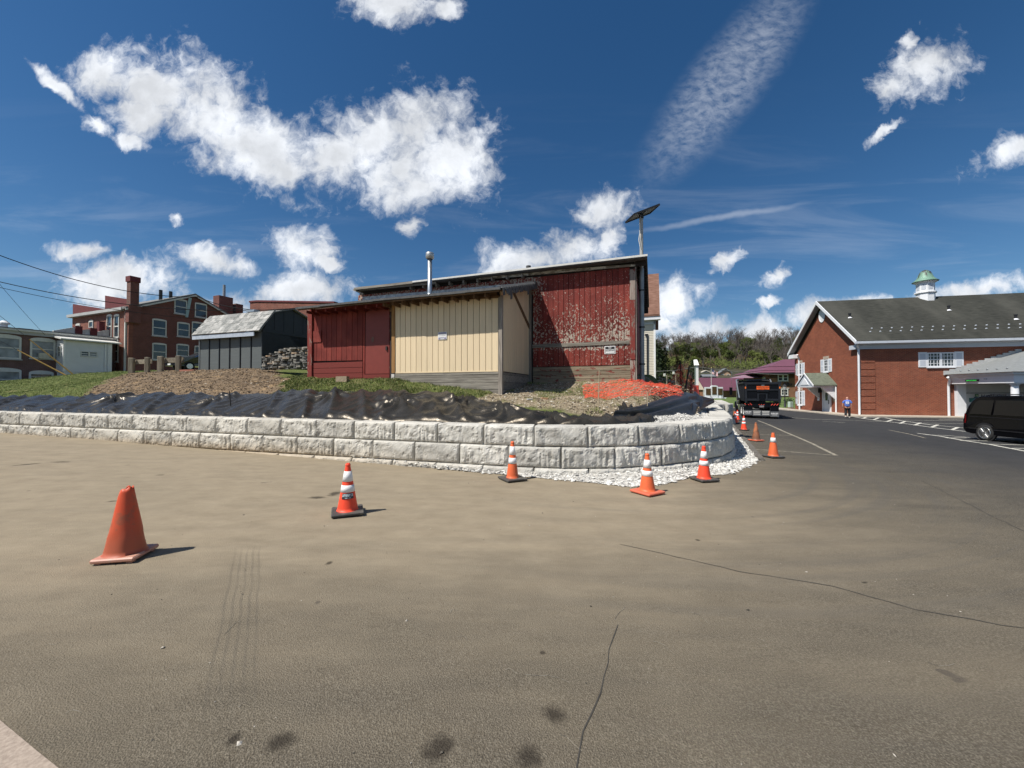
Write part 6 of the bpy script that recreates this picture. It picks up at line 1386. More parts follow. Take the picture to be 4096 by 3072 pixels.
# drive-through canopy
uD = FK.px(3800, 1600)[0]; vF = -5.2; zS = FK.px(3800, 1536)[1]; zT = zS + .62; DT = BANK2
FK.b('drive_fascia', M_WT, BANK2, uD, uD + 14, vF, -.02, zS, zT); FK.b('drive_cornice', M_WT, BANK2, uD - .18, uD + 14, vF - .18, -.02, zT, zT + .22)
(ur, zr_) = FK.px(4096, 1402); p_ = (zr_ - (zT + .2)) / (ur - (uD - .4)); hr = p_
mb = MB(); A = FK.pt(uD - .4, -.0, zT + .2); Bp = FK.pt(uD - .4, vF - .4, zT + .2); W_ = 5.4; Cc = FK.pt(uD - .4 + W_, vF - .4 + W_, zT + .2 + W_ * p_); Dd = FK.pt(uD - .4 + W_, 0, zT + .2 + W_ * p_); Ee = FK.pt(uD + 14, vF - .4, zT + .2); Ff = FK.pt(uD + 14, vF - .4 + W_, zT + .2 + W_ * p_)
M_CNR = plain('canopy_shingle', (.20, .21, .21), .9, .15, 4, bump=.3)
mb.poly([A, Bp, Cc, Dd]); mb.poly([Bp, Ee, Ff, Cc]); mb.poly([A, Dd, FK.pt(uD + 14, 0, zT + .2)]); mb.poly([Bp, A, FK.pt(uD + 14, 0, zT + .199), Ee]); DRF = mb.build('drive_roof', M_CNR, BANK2)
nS = 13
for k in range(nS):   # stepped flashing where it meets the wall
    f0 = k / nS; u0_ = uD - .45 + W_ * f0; FK.b('step_flashing', M_CORN, DRF, u0_, u0_ + W_ / nS, -.09, -.005, zT + .15 + W_ * f0 * p_, zT + .38 + W_ * (f0 + 1 / nS) * p_)
for k in range(6): u_ = uD + .25; v_ = -.7 - k * .75; q = FK.pt(u_, v_, zT + .2 + .65 * p_ + .06); mb = MB(); mb.bbox((q.x, q.y, q.z), (.07, .14, .1), .02, FK.rz); mb.build('snow_guard', M_GALV, DRF)
q = FK.pt(uD + .35, vF + .35, 0); mb = MB(); mb.smooth = True; mb.lathe([(.26, -.6), (.26, -.4), (.21, -.35), (.20, zS - .3), (.19, zS - .18), (.24, zS - .16), (.24, zS - .08)], (q.x, q.y, 0), 20); mb.build('column', M_WT, BANK2)
mb = MB(); mb.bbox((q.x, q.y, zS - .045), (.56, .56, .08), .01, FK.rz); mb.build('capital', M_WT, BANK2)
(ua, _), (ub, _) = FK.px(3818, 1600), FK.px(3852, 1600); FK.b('white_pier', M_WT, BANK2, ua, ub, -.30, -.0, -.5, zS); FK.b('pier_base', M_BLK, BANK2, ua - .02, ub + .02, -.32, .0, -.62, -.5)
FK.b('teller_wall', plain('teller_wall', (.60, .60, .59), .7, .06), BANK2, ub, uD + 14, -.1, .01, -.6, zS + .3); FK.b('teller_band', plain('teller_grey', (.34, .34, .34), .7), BANK2, ub + .05, ub + 4.6, -.22, -.1, FK.px(3860, 1571)[1] - .1, FK.px(3860, 1571)[1] + .05)
FK.b('teller_window', plain('teal_glass', (.02, .13, .12), .2), BANK2, ub + .35, ub + 3.5, -.14, -.1, .7, FK.px(3880, 1592)[1])
# illuminated sign on the canopy side, name sign under it
(va, za), (vb, zb_) = FK.sx(3867, 1526, uD), FK.sx(3916, 1517.5, uD)
LED = thing('led_sign', FK.pt(uD - .1, (va + vb) / 2, za), 'black display with green lit letters on the drive-through fascia', 'sign')
FK.b('case', M_BLACK, LED, uD - .10, uD - .002, min(va, vb), max(va, vb), za, zb_)
t = T('green_led'); t.bsdf.inputs['Emission Color'].default_value = (.05, 1, .12, 1); t.bsdf.inputs['Emission Strength'].default_value = .7; M_LED = t.fin((.02, .3, .04), .5)
put_text('ATM/NIGHT DEPOSIT', FK.pt(uD - .104, (va + vb) / 2, (za + zb_) / 2), -FK.n, (0, 0, 1), abs(va - vb) * .86, (zb_ - za) * .55, M_LED, LED, bold=.02)
(va, za), (vb, zb_) = FK.sx(3936, 1519, uD), FK.sx(3948, 1513, uD); mb = MB(); FK.box(mb, uD - .03, uD - .002, min(va, vb), max(va, vb), za, zb_); tag(mb.build('height_plate', M_WT2), 'tiny grey plate fixed on the drive-through fascia', 'plate')
(ua, za), (ub2, zb_) = FK.px(3901, 1588, -.25), FK.px(3914, 1576, -.25)
NS = thing('name_sign', FK.pt((ua + ub2) / 2, -.25, za), 'green square letter N with dark Northwest lettering above the teller window', 'sign')
FK.b('logo_square', plain('logo_green', (.06, .14, .07), .5), NS, ua, ub2, -.26, -.22, za, zb_); put_text('N', FK.pt((ua + ub2) / 2, -.264, (za + zb_) / 2), FK.e, (0, 0, 1), (ub2 - ua) * .62, (zb_ - za) * .62, plain('logo_pale', (.55, .62, .40), .5), NS, bold=.03)
put_text('Northwest', FK.pt(ub2 + 1.05, -.25, (za + zb_) / 2), FK.e, (0, 0, 1), 1.75, (zb_ - za) * .7, M_BLACK, NS, bold=.02)
# yellow bollard
q = gpx(3838, 1670); mb = MB(); mb.smooth = True; zz_ = q.z; mb.lathe([(.125, 0), (.125, .80), (.14, .81), (.14, .85), (.125, .86), (.125, .93), (.09, .99), (.001, 1.0)], (q.x, q.y, zz_), 18); BO = thing('bollard', q, 'yellow steel bollard standing before the white pier of the bank', 'bollard'); mb.build('sleeve', plain('bollard_yellow', (.80, .45, .02), .45, .08), BO)
mb = MB(); mb.smooth = True; mb.lathe([(.127, .58), (.131, .59), (.131, .61), (.127, .62)], (q.x, q.y, zz_), 18); mb.build('band', plain('bollard_band', (.45, .24, .02), .5), BO)
# pavement along the bank
t = T('pavement_concrete'); n = t.noise(3, 5, .6); M_PAVE = t.fin(t.ramp(n, [(.3, (.36, .31, .25)), (.7, (.50, .44, .36))]), .9)
mb = MB()
def pv(u, v, h): q = FK.pt(u, v, 0); return Vector((q.x, q.y, gz(q.x, q.y) + h))
us_ = np.linspace(-1.6, 26, 28)
for a, b in zip(us_[:-1], us_[1:]): mb.hexa([pv(a, -1.5, -.1), pv(b, -1.5, -.1), pv(b, .1, -.1), pv(a, .1, -.1), pv(a, -1.5, .10), pv(b, -1.5, .10), pv(b, .1, .13), pv(a, .1, .13)])
vs_ = np.linspace(.1, 18, 16)
for a, b in zip(vs_[:-1], vs_[1:]): mb.hexa([pv(-1.6, a, -.1), pv(.1, a, -.1), pv(.1, b, -.1), pv(-1.6, b, -.1), pv(-1.6, a, .10), pv(.1, a, .13), pv(.1, b, .13), pv(-1.6, b, .10)])
mb.build('pavement', M_PAVE, kind='structure', label='pale concrete pavement with kerb along the bank wall')
# ================================================================== black van
M_VAN = plain('van_black', (.0025, .0025, .0035), .10, .08, spec=.16); M_TINT = plain('tinted_glass', (.002, .002, .003), .04, .1, spec=.35)
hd = math.atan2(-.994, -.11); VC = Vector((19.95, 17.05, 0)); hv = Vector((math.cos(hd), math.sin(hd), 0)); lv = Vector((-hv.y, hv.x, 0))      # heading, left
vloc = VC + hv * 2.6 + lv * .965; vloc.z = gz(20.2, 15.5) + .0
VAN = thing('black_van', vloc, 'glossy black passenger van with tinted windows and silver alloy wheel', 'van'); MV_ = Matrix.Translation(vloc) @ Matrix.Rotation(hd, 4, 'Z')
prof = [(-2.52, .30), (-2.60, .42), (-2.60, .80), (-2.55, 1.02), (-2.47, 1.35), (-2.36, 1.62), (-2.22, 1.80), (-2.0, 1.875), (-1.2, 1.90), (.2, 1.91), (1.0, 1.86), (1.35, 1.74), (2.02, 1.16), (2.42, 1.0), (2.58, .78), (2.58, .40), (2.50, .24), (-2.3, .24)]
secs = [(-.965, .05), (-.95, .015), (-.88, 0.), (.88, 0.), (.95, .015), (.965, .05)]; mb = MB(); mb.smooth = True; n = len(prof)
def tum(z): return 1 - .165 * max(0, (z - .98) / .93) ** 1.15
for y, ins in secs:
    for x, z in prof: mb.v.append(tuple(MV_ @ Vector((x * (1 - ins / 2.6), y * tum(z), 1.05 + (z - 1.05) * (1 - ins)))))
for s_ in range(len(secs) - 1):
    for k in range(n): a = s_ * n + k; b = s_ * n + (k + 1) % n; mb.face((a + n, b + n, b, a))
mb.smooth = False; mb.face(range(n)); mb.face(range((len(secs)) * n - 1, (len(secs) - 1) * n - 1, -1)); VB = mb.build('body', M_VAN, VAN)
def side_quad(name, pts, m, off=.006, side=-1):
    mb = MB(); mb.poly([MV_ @ Vector((x, side * (.962 * tum(z) + off), z)) for x, z in (pts if side < 0 else pts[::-1])]); return mb.build(name, m, VAN)
for sd in (-1, 1):
    side_quad('side_window', [(-2.33, 1.10), (-1.50, 1.10), (-1.47, 1.70), (-2.02, 1.70), (-2.16, 1.60)], M_TINT, .005, sd); side_quad('side_window', [(-1.42, 1.10), (.05, 1.10), (.05, 1.72), (-1.39, 1.70)], M_TINT, .005, sd); side_quad('side_window', [(.12, 1.10), (1.62, 1.10), (1.15, 1.66), (.12, 1.72)], M_TINT, .005, sd)
    mb = MB(); mb.tube([MV_ @ Vector(p) for p in ((-1.9, sd * .70, 1.89), (-1.7, sd * .70, 1.945), (.6, sd * .70, 1.955), (.85, sd * .70, 1.90))], .022, 6); mb.build('roof_rail', M_BLK, VAN)
    mb = MB(); mb.prism([MV_ @ Vector(p) for p in ((-2.592, sd * .950, .66), (-2.49, sd * .968, .70), (-2.47, sd * .962, 1.04), (-2.535, sd * .945, 1.10))], MV_.to_3x3() @ Vector((0, -sd * .12, 0))); mb.build('tail_light', plain('tail_red', (.16, .006, .006), .2), VAN)
    side_quad('side_moulding', [(-2.35, .46), (1.4, .46), (1.4, .50), (-2.35, .50)], plain('moulding', (.012, .012, .014), .4), .012, sd); side_quad('crease', [(-2.3, .99), (1.9, .96), (1.9, .975), (-2.3, 1.005)], plain('crease', (.010, .010, .012), .3), .010, sd)
def wheel(parent, M, r, w_, m_rim, spokes=20, rr=.245):
    mb = MB(); mb.smooth = True; mb.lathe([(rr, -w_ / 2), (r - .03, -w_ / 2), (r, -w_ / 2 + .04), (r, w_ / 2 - .04), (r - .03, w_ / 2), (rr, w_ / 2)], seg=32, M=M); Wh = mb.build('wheel', M_TYRE, parent)
    mb = MB(); mb.lathe([(rr, w_ / 2 + .004), (rr - .02, w_ / 2 + .012), (rr - .035, w_ / 2 - .02), (.05, w_ / 2 - .05), (.001, w_ / 2 - .05)], seg=32, M=M); mb.build('rim', plain('rim_dark', (.10, .10, .10), .4, metal=.6), Wh)  # dark metal dish behind the spokes
    mb = MB(); 
    for k in range(spokes):
        an = 2 * math.pi * k / spokes; mb.bbox(None, (rr - .045, .024, .016), .005, M=M @ Matrix.Rotation(an, 4, 'Z') @ Matrix.Translation((rr * .5 + .01, 0, w_ / 2 - .004)))
    mb.lathe([(.001, w_ / 2 + .012), (.055, w_ / 2 + .01), (.06, w_ / 2 - .03)], seg=16, M=M); mb.lathe([(rr, w_ / 2 + .002), (rr - .008, w_ / 2 + .014), (rr - .026, w_ / 2 + .006)], seg=32, M=M); mb.build('spokes', m_rim, Wh); return Wh
M_ALLOY = plain('alloy', (.55, .55, .54), .25, .05, metal=.9)
for x in (-1.72, 1.48):
    for sd in (-1, 1):
        mb = MB(); mb.lathe([(.001, 0), (.395, 0), (.41, .01)], seg=28, M=MV_ @ Matrix.Translation((x, sd * .955, .36)) @ Matrix.Rotation(R(90) * -sd, 4, 'X')); mb.build('wheel_arch', M_BLACK, VAN)
        wheel(VAN, MV_ @ Matrix.Translation((x, sd * .885, .335)) @ Matrix.Rotation(R(90) * -sd, 4, 'X'), .335, .215, M_ALLOY)
mb = MB(); mb.poly([MV_ @ Vector(p) for p in ((-2.52, -.70, 1.12), (-2.52, .70, 1.12), (-2.335, .62, 1.70), (-2.335, -.62, 1.70))][::-1]); mb.build('rear_window', M_TINT, VAN)
mb = MB(); mb.bbox(None, (.22, 1.4, .04), .015, M=MV_ @ Matrix.Translation((-2.30, 0, 1.80))); mb.build('spoiler', M_VAN, VAN)
# ================================================================== dump truck
FT = Frame((18.15, 30.0), 25); g0 = gz(19, 29.6)
TRK = thing('dump_truck', FT.pt(1.2, 3, g0), 'black three-axle dump truck seen from behind with orange tailgate sign', 'truck')
M_TB = plain('truck_black', (.004, .0045, .007), .25, .15, spec=.2); M_TG = plain('truck_steel', (.016, .018, .023), .40, .25, 3, spec=.3); M_TRED = plain('marker_red', (.55, .06, .04), .3); M_GRY = plain('flap_grey', (.10, .105, .11), .6, .1)
def tb(name, m, par, u0, u1, v0, v1, z0, z1): mb = MB(); FT.box(mb, u0, u1, v0, v1, g0 + z0, g0 + z1); return mb.build(name, m, par)
def tq(name, m, p0, p1, v0, v1, par=TRK):      # from pixels in the rear plane
    (a, b), (c, d) = FT.px(*p0, v0), FT.px(*p1, v0); mb = MB(); FT.box(mb, min(a, c), max(a, c), v0, v1, min(b, d), max(b, d)); return mb.build(name, m, par)
zTop = FT.px(3050, 1528)[1] - g0; zFl = FT.px(3050, 1605)[1] - g0; WT_ = FT.px(3121, 1560)[0]
mb = MB(); BX = []
tb('bed_side', M_TB, TRK, 0, .07, 0, 5.0, zFl, zTop); tb('bed_side', M_TB, TRK, WT_ - .07, WT_, 0, 5.0, zFl, zTop); tb('bed_floor', M_TG, TRK, .07, WT_ - .07, .02, 5.0, zFl - .02, zFl + .06); tb('bed_front', M_TB, TRK, .07, WT_ - .07, 4.93, 5.0, zFl, zTop + .25)
for k in range(7): tb('bed_rib', M_TG, TRK, -.07, -.001, .15 + k * .74, .25 + k * .74, zFl, zTop - .02)
tb('bed_rail', M_TG, TRK, -.09, .02, .0, 5.0, zTop - .12, zTop + .02); tb('bed_rail', M_TG, TRK, WT_ - .02, WT_ + .09, .0, 5.0, zTop - .12, zTop + .02)
TG = tb('tailgate', M_TB, TRK, .02, WT_ - .02, -.09, -.005, zFl + .04, zTop - .02)
for a, b in ((0, .14), (WT_ - .14, WT_)): tb('gate_post', M_TG, TG, a, b, -.17, -.09, zFl - .1, zTop)
for z0, z1 in ((zTop - .18, zTop - .02), (FT.px(3050, 1562)[1] - g0, FT.px(3050, 1556)[1] - g0), (zFl + .04, zFl + .2)): tb('gate_rib', M_TG, TG, .14, WT_ - .14, -.15, -.09, z0, z1)
for p0, p1 in (((3030, 1604), (3036, 1577)), ((3064, 1604), (3070, 1577)), ((3030, 1577), (3070, 1574))): tq('chute_frame', M_TG, p0, p1, -.18, -.09, TG)
tq('chute_gate', M_TB, (3038, 1602), (3060, 1580), -.16, -.09, TG); tq('grab_bar', M_TG, (3028, 1565), (3075, 1562), -.2, -.16, TG)
tq('work_lamp', M_GRY, (3046, 1544), (3058, 1539), -.2, -.09, TG)
SG = tq('warning_sign', plain('sign_orange', (.85, .13, .02), .5, .05), (3026.5, 1558), (3077, 1544.5), -.19, -.17, TG)
u_, z_ = FT.px(3052, 1549, -.195); put_text('CONSTRUCTION VEHICLE', FT.pt(u_, -.193, z_), FT.e, (0, 0, 1), .78, .095, M_BLACK, SG, bold=.03); u_, z_ = FT.px(3052, 1555, -.195); put_text('DO NOT FOLLOW', FT.pt(u_, -.193, z_), FT.e, (0, 0, 1), .60, .06, M_BLACK, SG, bold=.03)
mb = MB(); mb.tube([FT.pt(.1, -.02, g0 + zTop + .10), FT.pt(WT_ * .5, .2, g0 + zTop + .13), FT.pt(WT_ - .7, .1, g0 + zTop + .08)], .06, 7); mb.build('tarp_roll', M_TB, TRK)
mb = MB(); mb.tube([FT.pt(-.12, 4.8, g0 + zTop + .3), FT.pt(-.14, 2.2, g0 + zFl + .2)], .05, 7); mb.build('tarp_arm', M_GALV, TRK); mb = MB(); mb.tube([FT.pt(WT_ + .12, 4.8, g0 + zTop + .3), FT.pt(WT_ + .14, 2.2, g0 + zFl + .2)], .05, 7); mb.build('tarp_arm', M_GALV, TRK)
tb('cab_shield', M_TB, TRK, .0, WT_, 4.6, 6.2, zTop + .28, zTop + .34)
tb('chassis', M_TB, TRK, .75, 1.0, .25, 8.0, .75, 1.05); tb('chassis', M_TB, TRK, WT_ - 1.0, WT_ - .75, .25, 8.0, .75, 1.05); tb('rear_beam', M_TB, TRK, .05, WT_ - .05, .0, .3, zFl - .45, zFl - .06)
for x_, k in ((2982, 0), (2992.5, 0), (3003.5, 0), (3088, 1), (3099, 1), (3110, 1)):
    u, z = FT.px(x_, 1617 + (2 if k else 0), -.02); M = Matrix.Translation(FT.pt(u, -.02, z)) @ Matrix.Rotation(FT.rz, 4, 'Z') @ Matrix.Rotation(R(45 if k == 0 else -45), 4, 'Y'); mb = MB(); mb.bbox(None, (.19, .04, .06), .015, M=M); mb.build('tail_light', M_TRED, TRK)
for x_ in (3036.5, 3046, 3055.5): u, z = FT.px(x_, 1618.5, .0); q = FT.pt(u, -.01, z); mb = MB(); mb.bbox((q.x, q.y, q.z), (.09, .04, .05), .015, FT.rz); mb.build('marker_light', M_TRED, TRK)
tq('number_plate', plain('plate_grey', (.22, .20, .21), .5), (3038, 1629), (3056, 1622), -.02, .0)
for x_ in (2982, 3119.5): u, z = FT.px(x_, 1551, -.19); q = FT.pt(u, -.19, z); mb = MB(); mb.bbox((q.x, q.y, q.z), (.08, .03, .16), .01, FT.rz); mb.build('side_lamp', plain('amber', (.75, .17, .03), .35), TRK)
for (a, b, ty, by, k) in ((2974, 3009, 1624, 1660, 0), (3010, 3045, 1641, 1663, 1), (3046, 3080, 1643, 1664, 1), (3081, 3116, 1628, 1667, 0)):
    FLP = tq('mud_flap', M_GRY, (a + .5, by), (b - .5, ty), .02, .05); cx = (a + b) / 2; yb = by
    if k == 0:
        tq('flap_backing', M_TB, (a + .5, ty + (yb - ty) * .42), (b - .5, ty), .005, .018, FLP)
        u, z = FT.px(cx, yb - 12.5, .01); put_text('SUPER CITY', FT.pt(u, .014, z), FT.e, (0, 0, 1), .46, .11, M_WHITE, FLP, bold=.03); u, z = FT.px(cx, yb - 6.5, .01); FT.b('print_line', M_CORN, FLP, u - .16, u + .16, .012, .018, z - .02, z + .02)
    else:
        for dy, ww in ((18, .24), (12.5, .22), (6.5, .22)): u, z = FT.px(cx, yb - dy, .01); FT.b('print_line', M_TRIMW, FLP, u - ww, u + ww, .012, .018, z - .022, z + .022)
for v_ in (1.0, 2.4):
    for uc in (.18, WT_ - .18): 
        for o_ in (-.16, .16):
            Mw = Matrix.Translation(FT.pt(uc + o_ + (.12 if uc < 1 else -.12), v_, g0 + .52)) @ Matrix.Rotation(FT.rz, 4, 'Z') @ Matrix.Rotation(R(90) * (-1 if uc < 1 else 1), 4, 'Y'); mb = MB(); mb.smooth = True; mb.lathe([(.28, -.13), (.49, -.13), (.52, -.10), (.52, .10), (.49, .13), (.28, .13), (.26, .02), (.10, .0), (.10, .12), (.001, .12)], seg=26, M=Mw); Wq = mb.build('wheel', M_TYRE, TRK)
            if (uc < 1) == (o_ < 0): mb = MB(); mb.lathe([(.285, .128), (.285, .14), (.24, .04), (.12, .02), (.12, .13), (.001, .13)], seg=26, M=Mw); mb.build('rim', plain('rim_white', (.72, .72, .70), .4), Wq)
tb('axle', M_TB, TRK, .4, WT_ - .4, .93, 1.07, .45, .6); tb('axle', M_TB, TRK, .4, WT_ - .4, 2.33, 2.47, .45, .6)
CAB = tb('cab', M_TB, TRK, .15, WT_ - .15, 5.35, 6.8, .95, 2.75); tb('rear_window', M_GLASS, CAB, .6, WT_ - .6, 5.33, 5.352, 1.9, 2.5); tb('side_window', M_GLASS, CAB, .13, .152, 5.7, 6.6, 1.85, 2.5)
tb('hood', M_TB, TRK, .35, WT_ - .35, 6.8, 8.3, .9, 1.75); mb = MB(); mb.smooth = True
for uc in (.12, WT_ - .12):
    Mw = Matrix.Translation(FT.pt(uc + (.05 if uc < 1 else -.05), 7.2, g0 + .52)) @ Matrix.Rotation(FT.rz, 4, 'Z') @ Matrix.Rotation(R(90) * (-1 if uc < 1 else 1), 4, 'Y'); mb = MB(); mb.smooth = True; mb.lathe([(.28, -.15), (.49, -.15), (.52, -.12), (.52, .12), (.49, .15), (.28, .15), (.2, .1), (.001, .1)], seg=26, M=Mw); mb.build('wheel', M_TYRE, TRK)
    mb = MB(); mb.smooth = True; mb.lathe([(.56, -.22), (.62, -.22), (.62, .22), (.56, .22)], seg=24, M=Mw @ Matrix.Translation((0, 0, -.02))); bm = bmesh.new(); me = mb.mesh('f'); bm.from_mesh(me); bmesh.ops.delete(bm, geom=[v for v in bm.verts if v.co.z < g0 + .5], context='VERTS'); mb2 = MB(); mb2.smooth = True; mb2.addbm(bm); mb2.build('fender', M_TB, TRK)
mb = MB(); q = FT.pt(-.02, 5.15, 0); mb.tube([(q.x, q.y, g0 + .9), (q.x, q.y, g0 + 3.0), (q.x - .05, q.y - .2, g0 + 3.15)], .075, 10); mb.build('exhaust_stack', M_CHROME, TRK)
tb('fuel_tank', M_CHROME, TRK, .02, .55, 3.9, 5.0, .45, .95)
for uc in (-.42, WT_ + .42): MR = tb('mirror', M_TB, TRK, uc - .12, uc + .12, 6.3, 6.42, 1.75, 2.45); tb('mirror_arm', M_CHROME, MR, min(uc, .2 if uc < 0 else WT_ - .2), max(uc, .2 if uc < 0 else WT_ - .2), 6.34, 6.38, 2.35, 2.40)
mb = MB(); q = FT.pt(-.35, 6.3, 0); mb.tube([(q.x, q.y, g0 + 2.4), (q.x, q.y, g0 + 3.9)], .012, 5); mb.build('antenna', M_CHROME, TRK)
# ================================================================== person walking towards the bank
def skin(name, verts, edges, m, parent, root=0, sub=2):
    me = bpy.data.meshes.new(name); me.from_pydata([v[:3] for v in verts], edges, []); o = bpy.data.objects.new(name, me); COL.objects.link(o)
    md = o.modifiers.new('skin', 'SKIN'); md.use_smooth_shade = True; o.modifiers.new('sub', 'SUBSURF').levels = sub
    sv_ = me.skin_vertices[0].data
    for k, v in enumerate(verts): sv_[k].radius = (v[3], v[4] if len(v) > 4 else v[3]); sv_[k].use_root = (k == root)
    dg = bpy.context.evaluated_depsgraph_get(); nm = bpy.data.meshes.new_from_object(o.evaluated_get(dg)); bpy.data.objects.remove(o); nm.name = name
    nm.materials.clear(); nm.polygons.foreach_set('use_smooth', [True] * len(nm.polygons)); ob = link(name, nm, m, None); ob.parent = parent; return ob
pq = gpx(3390, 1671); sc_h = 1.0
MAN = thing('person', pq, 'man in blue printed T-shirt and black trousers walking away from viewer', 'person', rz=R(-38))
# local: +y is the way he walks
M_SKIN = plain('skin', (.52, .27, .19), .6, .06); M_SHIRT = plain('shirt_blue', (.085, .17, .52), .8, .12, 5); M_TROU = plain('trouser_black', (.012, .012, .014), .8, .15); M_SHOE = plain('shoe_white', (.62, .60, .54), .6, .1)
bodyv = [(0, 0, .95, .15, .12), (0, .0, 1.15, .16, .12), (0, .02, 1.36, .17, .12), (0, .05, 1.47, .07), (0, .07, 1.54, .055), (0, .09, 1.62, .085, .10), (0, .10, 1.71, .075, .085), (0, .10, 1.755, .04),
         (.20, .02, 1.40, .055), (.27, .0, 1.14, .045), (.26, .06, .92, .035), (.26, .08, .84, .035, .02), (-.20, .02, 1.40, .055), (-.29, -.01, 1.14, .045), (-.31, .02, .90, .035), (-.31, .04, .82, .035, .02),
         (.09, .0, .88, .09), (.12, .04, .50, .065), (.13, .02, .10, .045), (.14, .14, .04, .04, .03), (-.09, 0, .88, .09), (-.10, -.03, .50, .065), (-.13, -.22, .14, .045), (-.14, -.13, .05, .04, .03)]
ed = [(0, 1), (1, 2), (2, 3), (3, 4), (4, 5), (5, 6), (6, 7), (2, 8), (8, 9), (9, 10), (10, 11), (2, 12), (12, 13), (13, 14), (14, 15), (0, 16), (16, 17), (17, 18), (18, 19), (0, 20), (20, 21), (21, 22), (22, 23)]
for hx, base in ((.26, 11), (-.31, 15)):      # fingers and thumb
    b0 = bodyv[base]
    for k, (dx, ln) in enumerate(((-.024, .065), (-.008, .075), (.008, .07), (.024, .055))):
        i = len(bodyv); bodyv += [(b0[0] + dx * .4, b0[1] + dx, b0[2] - .03, .0095), (b0[0] + dx * .4, b0[1] + dx + .008, b0[2] - .03 - ln * .5, .009), (b0[0] + dx * .4 - .012 * (1 if hx > 0 else -1), b0[1] + dx + .012, b0[2] - .03 - ln, .008)]; ed += [(base, i), (i, i + 1), (i + 1, i + 2)]
    i = len(bodyv); bodyv += [(b0[0], b0[1] + .04, b0[2] + .0, .011), (b0[0] - .01 * (1 if hx > 0 else -1), b0[1] + .055, b0[2] - .035, .0095)]; ed += [(base, i), (i, i + 1)]
BODY = skin('body', bodyv, ed, M_SKIN, MAN)
for sg in (-1, 1):
    mb = MB(); mb.smooth = True; mb.lathe([(.001, -.01), (.022, -.01), (.026, .004), (.012, .01), (.001, .008)], seg=10, M=Matrix.Translation((sg * .088, .09, 1.645)) @ Matrix.Rotation(R(90) * sg, 4, 'Y') @ Matrix.Diagonal((1.5, .9, 1, 1))); e_ = link('ear', mb.mesh('ear'), M_SKIN); e_.parent = MAN
mb = MB(); mb.smooth = True; mb.lathe([(.016, -.02), (.018, .0), (.001, .03)], seg=8, M=Matrix.Translation((0, .20, 1.635)) @ Matrix.Rotation(R(-20), 4, 'X')); e_ = link('nose', mb.mesh('nose'), M_SKIN); e_.parent = MAN
mb = MB(); mb.bbox((0, .187, 1.585), (.05, .012, .012), .004); e_ = link('mouth', mb.mesh('mouth'), plain('lip', (.35, .12, .10), .6)); e_.parent = MAN
for sg in (-1, 1): mb = MB(); mb.bbox((sg * .034, .180, 1.665), (.024, .012, .012), .004); e_ = link('eye', mb.mesh('eye'), M_BLACK); e_.parent = MAN
skin('t_shirt', [(0, 0, .90, .205, .165), (0, -.005, 1.08, .20, .165), (0, .01, 1.28, .205, .15), (0, .035, 1.43, .15, .10), (0, .055, 1.485, .075), (.21, .02, 1.40, .085), (.265, .0, 1.20, .085), (-.21, .02, 1.40, .085), (-.28, -.01, 1.20, .085)], [(0, 1), (1, 2), (2, 3), (3, 4), (3, 5), (5, 6), (3, 7), (7, 8)], M_SHIRT, MAN)
skin('trousers', [(0, 0, .93, .185, .145), (.095, .0, .82, .115), (.125, .04, .50, .098), (.13, .02, .12, .088), (-.095, 0, .82, .115), (-.105, -.03, .50, .098), (-.13, -.20, .17, .088)], [(0, 1), (1, 2), (2, 3), (0, 4), (4, 5), (5, 6)], M_TROU, MAN)
skin('shoe', [(.13, -.02, .055, .055, .05), (.135, .10, .045, .055, .042), (.14, .19, .035, .045, .032)], [(0, 1), (1, 2)], M_SHOE, MAN); skin('shoe', [(-.13, -.26, .11, .055, .05), (-.14, -.15, .06, .055, .042), (-.145, -.07, .04, .045, .032)], [(0, 1), (1, 2)], M_SHOE, MAN)
# print on the back of the shirt: white block with ring
mb = MB()
def back(u, w_): return (u, -.175 + .35 * u * u - .02 * (w_ - 1.25), w_)
n = 20
mb.v = []; ring = [(.115, .085), (.07, .075)]
for k in range(n):
    an = 2 * math.pi * k / n; c, s_ = math.cos(an), math.sin(an); m_ = max(abs(c), abs(s_)); ro = .105 / m_; mb.v += [back(c * ro, 1.27 + s_ * ro * .95), back(c * .062, 1.27 + s_ * .062)]
for k in range(n): a = 2 * k; b = 2 * ((k + 1) % n); mb.face((a, b, b + 1, a + 1))
i = len(mb.v)
for k in range(10): an = 2 * math.pi * k / 10; mb.v.append(back(math.cos(an) * .035, 1.27 + math.sin(an) * .035))
mb.face(range(i, i + 10)); e_ = link('shirt_print', mb.mesh('shirt_print'), M_WHITE); e_.parent = MAN
mb = MB(); mb.smooth = True; mb.lathe([(.037, 0), (.041, .004), (.041, .03), (.037, .034)], (-.31, .02, .885), 12); e_ = link('wristband', mb.mesh('wristband'), M_BLACK); e_.parent = MAN
# ================================================================== far buildings, memorial, hill
t = T('far_grass'); n = t.noise(1.2, 6, .65); M_FG = t.fin(t.ramp(n, [(.3, (.06, .10, .02)), (.7, (.13, .18, .045))]), .95)
def lawnz(X, Y):
    return np.interp(Y, [50, 53, 62, 70, 80, 92, 310, 420], [-.75, -.45, -.1, .3, .3, .3, 32.5, 36]) + np.where(Y > 92, .018 * (X - 100) * np.clip((Y - 92) / 200, 0, 1), 0)
def hillz(x, y): return float(lawnz(np.array(x, float), np.array(y, float)))
xs = axis((-600, -40, 60), (-40, 60, 4), (60, 300, 8), (300, 1200, 90)); ys = axis((50.5, 92, 2.2), (92, 320, 7), (320, 1200, 90))
def lz2(X, Y):
    z = lawnz(X, Y); return np.where((X < 12) & (Y < 92), -3, z)
t = T('hill_floor'); n = t.noise(.12, 8, .7); n2 = t.noise(1.2, 5, .7); y_ = t.xyz()[1]
